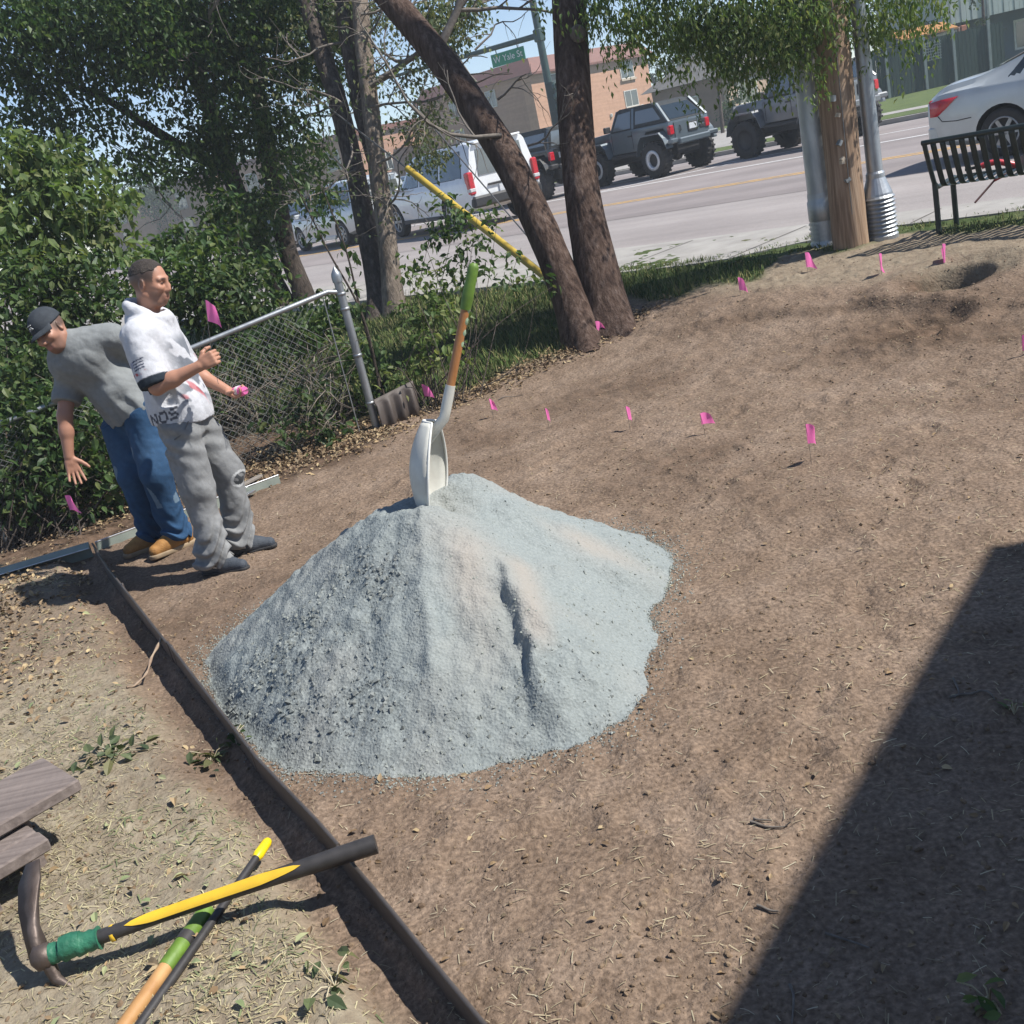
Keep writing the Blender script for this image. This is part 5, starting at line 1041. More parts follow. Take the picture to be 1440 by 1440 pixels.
shrub('sparse leafy branches spreading in front of the white SUV', (615, 555, 9.2), [B_(645, 300, 9.3, .22, 190), B_(610, 330, 9.3, .16, 100), B_(670, 345, 9.3, .20, 150), B_(690, 300, 9.2, .12, 60), B_(620, 385, 9.2, .24, 150), B_(720, 385, 9.2, .22, 100), B_(760, 395, 9.2, .14, 50), B_(660, 375, 9.2, .22, 120)], M['leaf_mid'], .062, per=9, rad=.10, stems=2)
def sapling(label, pts, n):
    P = spline(pts, 24); t = thing('sapling', label, 'sapling', tuple(P[0])); mb = MB(); mb.tube(P, list(np.linspace(.013, .005, 24)), 6); mb.build('stem', M['bark_dark'], t)
    q = P[rng.integers(4, 24, n//5)]; leaves('foliage', (q[:, None]+rng.normal(size=(n//5, 5, 3))*.06).reshape(-1, 3), .075, M['leaf_mid'], t, .9, LEAF3)
sapling('thin dark sapling beside the fence post, leaning left of its neighbour', P2([(543, 592, 8.9), (512, 450, 8.95), (460, 350, 9), (408, 244, 9.1)]), 60); sapling('thin dark sapling rising just right of the fence post cap', P2([(548, 585, 8.95), (508, 440, 9), (486, 350, 9.05), (452, 262, 9.1)]), 60)
# dry twigs woven in the fence
mb = MB()
for k in range(420):
    s = random.uniform(.25, 2.4); p = np.array(fp(s, random.uniform(.0, .75)))+np.array([0, random.uniform(-.06, .28), 0]); d = rng.normal(size=3)*[1, .35, .8]+[0, 0, .5]; l = random.uniform(.15, .6); pts = [p]
    for i in range(4): d = U3(d+rng.normal(size=3)*.4); pts.append(pts[-1]+d*l/4)
    mb.tube(pts, list(np.linspace(random.uniform(.003, .006), .0015, 5)), 4, cap=False)
tag(mb.build('dry_twigs', pmat('dry_twigs', (.26, .22, .175), (.13, .11, .09), 12, .9)), kind='stuff')
# --- utility pole, two metal poles, guy wires -----------------------------------
def polebase(px, py, D=0):
    z = .1
    for _ in range(80): p = onz(px, py, z); z = .6*z+.4*float(zbase(p[0], p[1]))
    p[2] = float(hfun(p[0], p[1])[0]); return p
mt, nt, N, L, b = nodes('pole_wood'); tc = N.new('ShaderNodeTexCoord').outputs['Object']; n1 = noise(N, L, 2, 8, vec=tc, stretch=(16, 16, .5)); c = ramp(N, L, n1, [(.3, (.13, .08, .048)), (.5, (.27, .18, .115)), (.72, (.40, .29, .20))]).outputs['Color']
L.new(c, b.inputs['Base Color']); b.inputs['Roughness'].default_value = .9; bp = N.new('ShaderNodeBump'); bp.inputs['Strength'].default_value = .5; bp.inputs['Distance'].default_value = .02; L.new(n1, bp.inputs['Height']); L.new(bp.outputs[0], b.inputs['Normal']); M['pole_wood'] = mt
pb = polebase(1197, 350, 10.35); tp = ony(1165, 20, pb[1]+.1); dv = U3(tp-pb); up_ = thing('utility_pole', 'brown wooden utility pole between the two grey metal poles', 'utility pole', tuple(pb))
trunk('pole', [pb-[0, 0, .2], pb+dv*1.5, pb+dv*3, pb+dv*6, pb+dv*9.5], [.162, .158, .15, .14, .125], M['pole_wood'], up_, 40, 120, .012, 31)
tocam = U3(np.array([-.3, -1, 0]))
for i, (x, y) in enumerate([(1168, 138), (1182, 160), (1178, 200), (1185, 222), (1199, 250), (1182, 227)]):
    k_ = (ony(x, y, pb[1])-pb)@dv; c = pb+dv*k_+U3(-np.array([*pb[:2], 0]))*.155+np.array([(x-1185)*.0018, 0, 0]); mb = MB(); mb.box(c, (.03, .04, .035 if i % 2 else .05), (.1, .3*i, .4)); mb.build('notice_scrap', pmat('paper_scrap', (.5, .42, .32), None, 20, .8) if i % 2 else M['galv'], up_)
mb = MB(); q = [pb+dv*2.05+np.array([math.cos(a)*.168, math.sin(a)*.168, .05*math.cos(a)]) for a in np.linspace(0, 2*math.pi, 25)]; mb.tube(q, .004, 5, cap=False); mb.build('wire_band', M['wire'], up_)
mb = MB(); mb.tube([pb+dv*k+np.array([-.02, -.163+.003*k, 0]) for k in np.linspace(.3, 6, 20)], .004, 5); mb.build('ground_wire', M['wire'], up_)
pb = polebase(1166, 345, 10.75); lp = thing('metal_pole', 'thick grey galvanised metal pole left of the wooden utility pole', 'pole', tuple(pb))
mb = MB(); mb.tube([pb+[0, 0, .3], pb+[0, 0, 2], pb+[0, 0, 5], pb+[0, 0, 9]], [.145, .132, .112, .085], 20); mb.build('shaft', M['galv'], lp)
mb = MB(); mb.lathe([(.17, -.1), (.17, .04)]+[(.168-.004*(k % 2)*4, .04+.022*k) for k in range(1, 10)]+[(.160, .25), (.158, .42), (.148, .44), (.150, .47), (.146, .50)], pb, n=24); mb.build('ribbed_base', M['galv'], lp)
pb = polebase(1240, 336, 10.6); lp = thing('metal_pole', 'slim grey metal pole on a wide ribbed base, right of the wooden utility pole', 'pole', tuple(pb))
mb = MB(); mb.tube([pb+[0, 0, .5], pb+[0, 0, 2], pb+[0, 0, 5], pb+[0, 0, 8]], [.072, .066, .058, .05], 16); mb.build('shaft', M['galv'], lp)
mb = MB(); mb.lathe([(.155, -.1), (.155, .02)]+[(.155 if k % 2 else .138, .02+.019*k) for k in range(1, 21)]+[(.135, .42), (.105, .50), (.085, .56), (.084, .60), (.074, .62)], pb, n=24, smooth=False); mb.build('ribbed_base', M['galv'], lp)
g0 = atd(806, 420, 10.9); g1 = atd(573, 237, 12.6); gw = thing('guy_wire_guard', 'yellow plastic guard tube on a slanting guy wire behind the forked tree', 'guy wire guard', tuple(g0))
mb = MB(); mb.tube([g0, g0*.6+g1*.4, g1], [.042, .040, .040], 12); mb.build('guard_tube', pmat('faded_yellow_plastic', (.50, .36, .05), (.40, .28, .04), 6, .5), gw)
mb = MB(); far = g1+(g1-g0)*3.4; mb.tube([g1-(g1-g0)*.02, g1*.5+far*.5+np.array([0, 0, -.05]), far], .011, 6); mb.build('wire', M['wire'], gw)
g2 = atd(800, 400, 10.9); g3 = atd(602, 170, 12.6); mb = MB(); far = g3+(g3-g2)*2.6; mb.tube([g2, g3, far], .009, 6); tag(mb.build('guy_wire', M['wire']), 'thin bare guy wire slanting above the yellow guard tube', 'guy wire')
# ---------------------------------------------------------------- vehicles
def paintmat(name, c, rough=.28, metal=.2, coat=.6):
    mt, nt, N, L, b = nodes(name); r = ramp(N, L, noise(N, L, 4, 6), [(.35, c), (.7, tuple(k*.86+.006 for k in c))]); L.new(r.outputs['Color'], b.inputs['Base Color'])
    b.inputs['Roughness'].default_value = rough; b.inputs['Metallic'].default_value = metal; b.inputs['Coat Weight'].default_value = coat; b.inputs['Coat Roughness'].default_value = .08; return mt
M['p_white'] = paintmat('white_car_paint', (.80, .82, .82), .3, 0); M['p_silver'] = paintmat('silver_car_paint', (.58, .61, .62), .32, .25); M['p_slate'] = paintmat('slate_blue_grey_paint', (.105, .135, .155), .38, .2); M['p_grey'] = paintmat('mid_grey_paint', (.17, .18, .19), .4, .3); M['p_black'] = paintmat('black_car_paint', (.010, .011, .012), .3, 0); M['p_pearl'] = paintmat('pearl_silver_paint', (.55, .585, .58), .3, .25); M['p_dark'] = paintmat('dark_car_paint', (.02, .024, .03), .3, .2)
def glassmat(name, c, rough=.04):
    mt, nt, N, L, b = nodes(name); b.inputs['Base Color'].default_value = (*c, 1); b.inputs['Roughness'].default_value = rough; b.inputs['Specular IOR Level'].default_value = .9; b.inputs['Coat Weight'].default_value = .5; return mt
M['glass'] = glassmat('dark_car_glass', (.018, .026, .028)); M['glass_grey'] = glassmat('hazy_car_glass', (.12, .14, .15), .15); M['red_lens'] = pmat('red_tail_lens', (.55, .015, .03), (.40, .01, .02), 30, .2, coat=.6); M['clear_lens'] = pmat('clear_lens', (.6, .6, .6), None, 30, .15)
M['trim'] = pmat('black_plastic_trim', (.018, .018, .02), (.03, .03, .03), 20, .55); M['alloy'] = pmat('alloy_wheel', (.40, .41, .42), (.28, .29, .3), 20, .35, .8); M['plate'] = pmat('pale_number_plate', (.62, .64, .66), None, 20, .5); M['soft_top'] = pmat('black_soft_top', (.022, .026, .028), (.035, .04, .042), 20, .85, bmp=.2, bscale=90); M['well'] = pmat('dark_wheel_well', (.012, .012, .012), None, 20, .95); M['ring'] = pmat('white_wheel_ring', (.66, .68, .70), None, 20, .4, .3)
def loc(mb, name, mt, parent, smooth=None):
    o = mb.build(name, mt, None, smooth); o.parent = parent; return o
def wheel(parent, x, y, r, w, side, style='alloy'):
    """side +1: outer face to +y"""
    wm = bpy.data.objects.new('wheel', None); COL.objects.link(wm); wm.parent = parent; wm.location = (x, y, r)
    mb = MB(); h = w/2; n = 28; off = style in ('off', 'offring')
    rr = r*.56 if off else r*.66
    mb.lathe([(rr, -h*.85), (r*.86, -h), (r*.97, -h*.86), (r, -h*.5), (r, h*.5), (r*.97, h*.86), (r*.86, h), (rr, h*.85)], axis=(0, 1, 0), n=n)
    if off:
        for k in range(22):
            a = 2*math.pi*k/22
            for s in (-1, 1): mb.box(((r+.002)*math.cos(a+s*.06), s*h*.62, (r+.002)*math.sin(a+s*.06)), (.05, h*.62, .035), Euler((0, -a-s*.06+math.pi/2, 0)).to_matrix())
    t = loc(mb, 'tyre', M['rubber'], wm)
    mb = MB(); s = side; mb.lathe([(rr, s*h*.86), (rr*.94, s*h*.70), (rr*.90, s*h*.35), (rr*.30, s*h*.30), (.0, s*h*.32)], axis=(0, 1, 0), n=n)
    if style == 'offring': loc(mb, 'rim', M['trim'], wm); mb = MB(); mb.lathe([(rr*1.0, s*h*.86), (rr*1.02, s*h*1.02), (rr*.80, s*h*1.04), (rr*.68, s*h*.94), (rr*.66, s*h*.6)], axis=(0, 1, 0), n=n); loc(mb, 'bead_ring', M['ring'], wm)
    elif style == 'off': loc(mb, 'rim', M['trim'], wm)
    else:
        loc(mb, 'rim', M['trim'], wm)
        for k in range(6):
            mb = MB(); a = 2*math.pi*k/6; mb.box((rr*.52*math.cos(a), s*h*.62, rr*.52*math.sin(a)), (rr*.9, h*.22, rr*.24), Euler((0, -a, 0)).to_matrix(), taper=(1, .8)); loc(mb, 'spoke', M['alloy'], wm)
        mb = MB(); mb.lathe([(rr*1.0, s*h*.80), (rr*1.0, s*h*.92), (rr*.9, s*h*.90), (rr*.88, s*h*.6)], axis=(0, 1, 0), n=n); loc(mb, 'rim_lip', M['alloy'], wm)
        mb = MB(); mb.lathe([(rr*.2, s*h*.5), (rr*.2, s*h*.76), (0, s*h*.78)], axis=(0, 1, 0), n=14); loc(mb, 'hub_cap', M['alloy'], wm)
    return wm
def stand(px, py, deg, back, right):
    """centre of a car whose front left wheel touches the road at p, for its heading (degrees left of +Y)"""
    p = onz(px, py, ZR+.006); h = np.array([-math.sin(R(deg)), math.cos(R(deg))]); r = np.array([h[1], -h[0]]); c = p[:2]-h*back+r*right
    return dict(at=(c[0], c[1], ZR+.006), rz=math.atan2(h[1], h[0]))
def car(name, label, cat, u, t, head, prof, wheels, wr_, paint, glass_sides, shield, rear_glass=None, style='alloy', group='cars on the street', z=ZR+.006, rear_kind=None, extra=None, at=None, rz=None):
    p = UT(u, t, z) if at is None else at
    d = EU*head; root = thing(name, label, cat, p, math.atan2(d[1], d[0]) if rz is None else rz, group)
    A = np.array(prof, float); xs = np.linspace(A[0, 0], A[-1, 0], 64); K = [np.interp(xs, A[:, 0], A[:, i]) for i in range(1, 6)]
    ker = np.array([.25, .5, .25])
    for i in range(5):
        for _ in range(2): q = np.pad(K[i], 1, mode='edge'); K[i] = np.convolve(q, ker, 'valid')
    zb, zs, zr, wl, wr = K; g = lambda k, x: float(np.interp(x, xs, k)); vs = []
    for i in range(64):
        h = [(wl[i]*.86, zb[i]), (wl[i]*.97, zb[i]+.07), (wl[i], zb[i]*.55+zs[i]*.45), (wl[i]*.992, zs[i]-.09), (wl[i]*.965, zs[i]-.01), (wl[i]*.945, zs[i]+.02*(zr[i]-zs[i] > .1)), (wr[i], max(zr[i]-.09, zs[i]+.03)), (wr[i]*.93, max(zr[i]-.02, zs[i]+.045)), (wr[i]*.6, zr[i]+.012), (0, zr[i]+.022)]
        vs += [(xs[i], y, zz) for y, zz in h]+[(xs[i], -y, zz) for y, zz in h[-2::-1]]
    m_ = 19; fs = [(i*m_+j, i*m_+j+1, (i+1)*m_+j+1, (i+1)*m_+j) for i in range(63) for j in range(m_-1)]+[((i+1)*m_, (i+1)*m_+18, i*m_+18, i*m_) for i in range(63)]
    fs += [tuple(range(m_-1, -1, -1))[::1], tuple(63*m_+j for j in range(m_))]
    mb = MB(); mb.add(vs, [f[::-1] for f in fs[:-2]]+[fs[-2][::-1], fs[-1][::-1]], 0, True); bo = loc(mb, 'body', [paint, M['well']], root)
    bm = bmesh.new(); bm.from_mesh(bo.data); bmesh.ops.recalc_face_normals(bm, faces=bm.faces); bm.to_mesh(bo.data); bm.free()
    # wheel arches cut out of the sides
    mb = MB(); yw = max(A[:, 4])
    for x in wheels:
        for s in (-1, 1): mb.lathe([(0, yw-.34), (wr_*1.16, yw-.34), (wr_*1.16, yw+.2), (0, yw+.2)] if s > 0 else [(0, -yw-.2), (wr_*1.16, -yw-.2), (wr_*1.16, -yw+.34), (0, -yw+.34)], (x, 0, wr_+.01), (0, 1, 0), 28)
    cu = mb.build('cutter', [M['well'], M['well']]); bm = bmesh.new(); bm.from_mesh(cu.data); bmesh.ops.remove_doubles(bm, verts=bm.verts, dist=1e-5); bmesh.ops.recalc_face_normals(bm, faces=bm.faces); bm.to_mesh(cu.data); bm.free()
    for pp in cu.data.polygons: pp.material_index = 1
    cu.matrix_world = root.matrix_basis; md = bo.modifiers.new('b', 'BOOLEAN'); md.operation = 'DIFFERENCE'; md.object = cu; md.solver = 'EXACT'; bpy.context.view_layer.update()
    me = bpy.data.meshes.new_from_object(bo.evaluated_get(bpy.context.evaluated_depsgraph_get())); bo.modifiers.clear(); bo.data = me; bpy.data.objects.remove(cu)
    me.set_sharp_from_angle(angle=R(32))
    for k, x in enumerate(wheels):
        for s in (1, -1): wheel(root, x, s*(g(wl, x)-.12), wr_, .23, s, style)
    def side_y(x, zz): f = min(max((zz-g(zs, x))/max(g(zr, x)-.09-g(zs, x), .05), -.3), 1); return g(wl, x)*.945*(1-f)+g(wr, x)*f
    for poly in glass_sides:
        n = len(poly); cx = sum(p[0] for p in poly)/n; cz = sum(p[1] for p in poly)/n
        for s in (1, -1):
            for (kk, mt_, nm, o_) in ((1.05, M['trim'], 'window_frame', .006), (1.0, M['glass'], 'window', .011)):
                q = []
                for i in range(n):
                    a, b_ = poly[i], poly[(i+1) % n]
                    for w in np.linspace(0, 1, 4)[:-1]: x = a[0]+(b_[0]-a[0])*w; zz = a[1]+(b_[1]-a[1])*w; x = cx+(x-cx)*kk; zz = cz+(zz-cz)*kk; q.append((x, s*(side_y(x, zz)+o_), zz))
                c = (cx, s*(side_y(cx, cz)+o_), cz); mb = MB(); mb.add(q+[c], [((i, (i+1) % len(q), len(q)) if s < 0 else ((i+1) % len(q), i, len(q))) for i in range(len(q))]); o = loc(mb, nm, mt_, root)
    def top_glass(x0, x1, nm, fw=.86):
        mb = MB(); vs = []; n = 8
        for i in range(n):
            x = x0+(x1-x0)*i/(n-1)
            for j in range(7): y = (-1+2*j/6)*fw; yy = y*(g(wr, x)*.55+g(wr, (x0+x1)/2)*.45); a = abs(y); vs.append((x, yy, g(zr, x)+.030-.012*max(0, (a-.6)/.4)-.030*max(0, (a-.80)/.2)))
        mb.add(vs, [(i*7+j, i*7+j+1, (i+1)*7+j+1, (i+1)*7+j) for i in range(n-1) for j in range(6)], 0, True); loc(mb, nm, M['glass'], root)
    top_glass(*shield, 'windscreen')
    if rear_glass: top_glass(*rear_glass, 'rear_window')
    xf = A[-1, 0]; xr = A[0, 0]
    for s in (1, -1):
        mb = MB(); mb.box((shield[1]-.30 if shield[1] > shield[0] else shield[0]-.3, s*(g(wl, shield[0])*.95+.10), g(zs, shield[0])+.07), (.10, .20, .14), bev=.03); loc(mb, 'mirror', paint, root)
        mb = MB(); mb.box((xf-.10, s*g(wl, xf-.1)*.80, g(zs, xf)-.09), (.16, .32, .13), (0, 0, -s*.3), bev=.03); loc(mb, 'headlight', M['clear_lens'], root)
        for k, x in enumerate([q for q in (wheels[0]+.75, (wheels[0]+wheels[1])/2+.55)]):
            mb = MB(); mb.box((x, s*(g(wl, x)*.985+.012), g(zs, x)-.10), (.20, .03, .035), bev=.008); loc(mb, 'door_handle', M['trim'] if rear_kind == 'suv' else paint, root)
        mb = MB(); mb.box(((wheels[0]+wheels[1])/2, s*(max(wl)*.985), g(zb, 0)+.03), (wheels[1]-wheels[0]-wr_*2.5, .05, .10), bev=.01); loc(mb, 'sill', M['trim'] if rear_kind == 'suv' else paint, root)
    if extra: extra(root, g, zb, zs, zr, wl, wr, xr, xf)
    return root
def rear_wagon(kind):
    def f(root, g, zb, zs, zr, wl, wr, xr, xf):
        w = g(wl, xr); z0, z1, z2 = g(zb, xr), g(zs, xr), g(zr, xr); e = xr-.012
        mb = MB(); mb.prism([(-wr[0]*.86, z1+.04), (wr[0]*.86, z1+.04), (wr[0]*.80, z2-.12), (-wr[0]*.80, z2-.12)], (xr+.012, 0, 0), (0, 1, 0), (0, 0, 1), (-.03, 0, 0)); loc(mb, 'rear_window', M['glass_grey'] if kind == 'suv' else M['glass'], root)
        for s in (1, -1):
            mb = MB(); hh = .52 if kind == 'suv' else .26; mb.box((e+.06, s*(w-.075), z1-.10 if kind == 'suv' else z1-.02), (.20, .17, hh), bev=.03); tl = loc(mb, 'tail_light', M['red_lens'], root)
            if kind == 'suv': mb = MB(); mb.box((e+.05, s*(w-.072), z1-.25), (.20, .172, .10), bev=.02); loc(mb, 'reverse_lens', M['clear_lens'], tl)
        mb = MB(); mb.box((e-.005, 0, z1-.33), (.03, .34, .17), bev=.006); loc(mb, 'number_plate', M['plate'], root)
        mb = MB(); mb.box((e-.01, 0, z1-.20), (.05, .9, .05), bev=.01); loc(mb, 'tailgate_trim', M['chrome'] if kind != 'suv' else M['trim'], root)
        mb = MB(); mb.box((xr+.0, 0, z0+.13), (.22, w*1.98, .26), bev=.05); loc(mb, 'rear_bumper', M['trim'] if kind == 'suv' else M['p_silver'], root)
        mb = MB(); mb.box((xr+.06, 0, z2+.03), (.28, wr[0]*1.7, .05), bev=.02); loc(mb, 'roof_spoiler', M['p_white'] if kind == 'suv' else M['p_silver'], root)
        for s in (1, -1): mb = MB(); mb.tube([(xr+.5, s*wr[20]*.82, z2+.03), (xr+.6, s*wr[20]*.82, z2+.085), (xr+2.2, s*wr[20]*.82, z2+.085), (xr+2.35, s*wr[20]*.82, z2+.04)], .018, 6); loc(mb, 'roof_rail', M['trim'], root)
    return f
SUV = [(-2.78, .50, 1.13, 1.84, .94, .74), (-2.70, .42, 1.14, 1.92, .99, .76), (-2.2, .36, 1.14, 1.95, 1.01, .77), (-1, .34, 1.13, 1.96, 1.01, .78), (.2, .34, 1.12, 1.94, 1.01, .78), (.55, .34, 1.12, 1.86, 1.01, .76), (1.25, .34, 1.12, 1.30, 1.0, .86), (1.4, .36, 1.12, 1.24, 1.0, .88), (2.55, .40, 1.06, 1.15, .98, .84), (2.75, .45, 1.0, 1.04, .92, .76), (2.82, .5, .92, .96, .85, .7)]
car('suv', 'large white SUV with a dark rear bumper, left of the leaning trunk', 'SUV', 0, 0, -1, SUV, (-1.66, 1.66), .41, M['p_white'], [[(-2.45, 1.20), (-1.35, 1.20), (-1.35, 1.78), (-2.35, 1.78)], [(-1.2, 1.20), (-.15, 1.20), (-.15, 1.79), (-1.2, 1.79)], [(-.02, 1.20), (1.0, 1.18), (.48, 1.74), (-.02, 1.79)]], (1.2, .58), rear_kind='suv', extra=rear_wagon('suv'), **stand(568, 333, 26, 1.66, .9))
VAN = [(-2.52, .42, 1.02, 1.60, .90, .70), (-2.42, .34, 1.03, 1.70, .96, .73), (-1.8, .28, 1.03, 1.75, .99, .75), (-.6, .26, 1.01, 1.77, .99, .76), (.3, .26, .99, 1.74, .99, .75), (.75, .26, .98, 1.62, .99, .73), (1.55, .27, .97, 1.12, .97, .80), (2.3, .32, .90, .95, .92, .78), (2.5, .4, .80, .84, .84, .68)]
car('minivan', 'silver minivan with red tail lights, left of the white SUV on the street', 'minivan', 0, 0, -1, VAN, (-1.5, 1.52), .35, M['p_silver'], [[(-2.25, 1.08), (-1.05, 1.08), (-1.05, 1.60), (-2.05, 1.60)], [(-.92, 1.08), (.15, 1.06), (.15, 1.62), (-.92, 1.62)], [(.28, 1.06), (1.25, 1.04), (.72, 1.55), (.28, 1.62)]], (1.5, .78), extra=rear_wagon('van'), **stand(431, 353, 31, 1.52, .87))
SED = [(-2.42, .46, .86, .92, .80, .66), (-2.36, .34, .94, 1.04, .86, .72), (-2.2, .26, .97, 1.10, .89, .74), (-1.75, .22, .98, 1.14, .91, .72), (-1.55, .22, .98, 1.18, .91, .70), (-.75, .20, .96, 1.44, .915, .60), (-.2, .20, .95, 1.48, .915, .61), (.3, .20, .94, 1.45, .915, .61), (.55, .20, .93, 1.36, .915, .62), (1.25, .21, .92, 1.02, .90, .72), (2.1, .24, .80, .86, .87, .72), (2.38, .34, .70, .74, .78, .62)]
def rear_sedan(root, g, zb, zs, zr, wl, wr, xr, xf):
    for s in (1, -1):
        mb = MB(); vs = []; n = 9
        pts = [(-2.385, .70), (-2.385, .90), (-2.2, .92), (-1.95, .93), (-2.12, .80), (-2.27, .70)]
        q = [(x, s*(g(wl, x)*(.992 if zz < .9 else .985)+.020), zz) for x, zz in pts]; c = (sum(p[0] for p in q)/6, sum(p[1] for p in q)/6+s*.004, sum(p[2] for p in q)/6); qi = [(x, y-s*.05, zz) for x, y, zz in q]
        fs = [(i, (i+1) % 6, 12) for i in range(6)]+[(i, 6+i, 6+(i+1) % 6, (i+1) % 6) for i in range(6)]; mb.add(q+qi+[c], [f if s < 0 else f[::-1] for f in fs], 0, True); loc(mb, 'tail_light', M['red_lens'], root)
        mb = MB(); mb.box((-2.37, s*.58, .82), (.10, .42, .22), bev=.02); loc(mb, 'tail_light', M['red_lens'], root)
        mb = MB(); mb.tube([(x, s*(g(wl, x)+.001), zz) for x, zz in [(-2.26, .70), (-2.20, .62), (-2.0, .60), (-1.78, .61)]], .007, 6); loc(mb, 'panel_gap', M['trim'], root)
        mb = MB(); mb.tube([(x, s*(g(wl, x)*.985+.004), .60) for x in (-.98, -.4, .2, .9)], .012, 6); loc(mb, 'side_crease', M['p_pearl'], root)
        for x in (-.95, .12, 1.18): mb = MB(); mb.tube([(x, s*(g(wl, x)*.99+.003), .30), (x+.01, s*(g(wl, x)+.002), .60), (x-.02, s*(g(wl, x)*.96+.004), .93)], .006, 5); loc(mb, 'door_gap', M['trim'], root)
    mb = MB(); mb.box((-2.43, 0, .72), (.02, .34, .16)); loc(mb, 'number_plate', M['plate'], root); mb = MB(); mb.box((-2.36, 0, .45), (.16, 1.70, .24), bev=.05); loc(mb, 'rear_bumper', M['p_pearl'], root)
car('sedan', 'pearl silver sedan passing close behind the bench at the right edge', 'car', -4.30, 17.25, 1, SED, (-1.36, 1.40), .33, M['p_pearl'], [[(-1.32, 1.02), (-.98, 1.0), (-.98, 1.36), (-1.05, 1.33)], [(-.90, 1.0), (.08, .98), (.08, 1.38), (-.35, 1.40), (-.90, 1.37)], [(.16, .98), (1.08, .97), (.48, 1.30), (.16, 1.37)]], (1.22, .52), (-1.55, -.80), extra=rear_sedan)
car('car', 'dark car half hidden by trunks, ahead of the silver minivan', 'car', 0, 0, -1, SED, (-1.36, 1.40), .33, M['p_dark'], [[(-1.25, 1.02), (.08, .98), (.08, 1.38), (-.90, 1.36)], [(.16, .98), (1.08, .97), (.48, 1.30), (.16, 1.37)]], (1.22, .52), (-1.55, -.80), **stand(358, 357, 31, 1.4, .85))
car('car', 'dark car glimpsed past the white SUV\'s bonnet in the far lane', 'car', 0, 0, -1, SED, (-1.36, 1.40), .33, M['p_dark'], [[(-1.25, 1.02), (.08, .98), (.08, 1.38), (-.90, 1.36)], [(.16, .98), (1.08, .97), (.48, 1.30), (.16, 1.37)]], (1.22, .52), (-1.55, -.80), **stand(520, 315, 31, 1.4, .85))
pc = onz(990, 166, .45); car('car', 'small dark car with pale roof parked far off by the grey-roofed house', 'car', 0, 0, 1, [(a*.86, b, c*1.05, d*1.12, e*.95, f_) for a, b, c, d, e, f_ in VAN], (-1.3, 1.3), .35, M['p_dark'], [[(-1.9, 1.14), (-.9, 1.14), (-.9, 1.75), (-1.75, 1.75)], [(-.8, 1.14), (.2, 1.14), (.2, 1.75), (-.8, 1.75)], [(.3, 1.14), (1.05, 1.12), (.62, 1.66), (.3, 1.74)]], (1.28, .68), at=(pc[0], pc[1], .45), rz=R(-62))
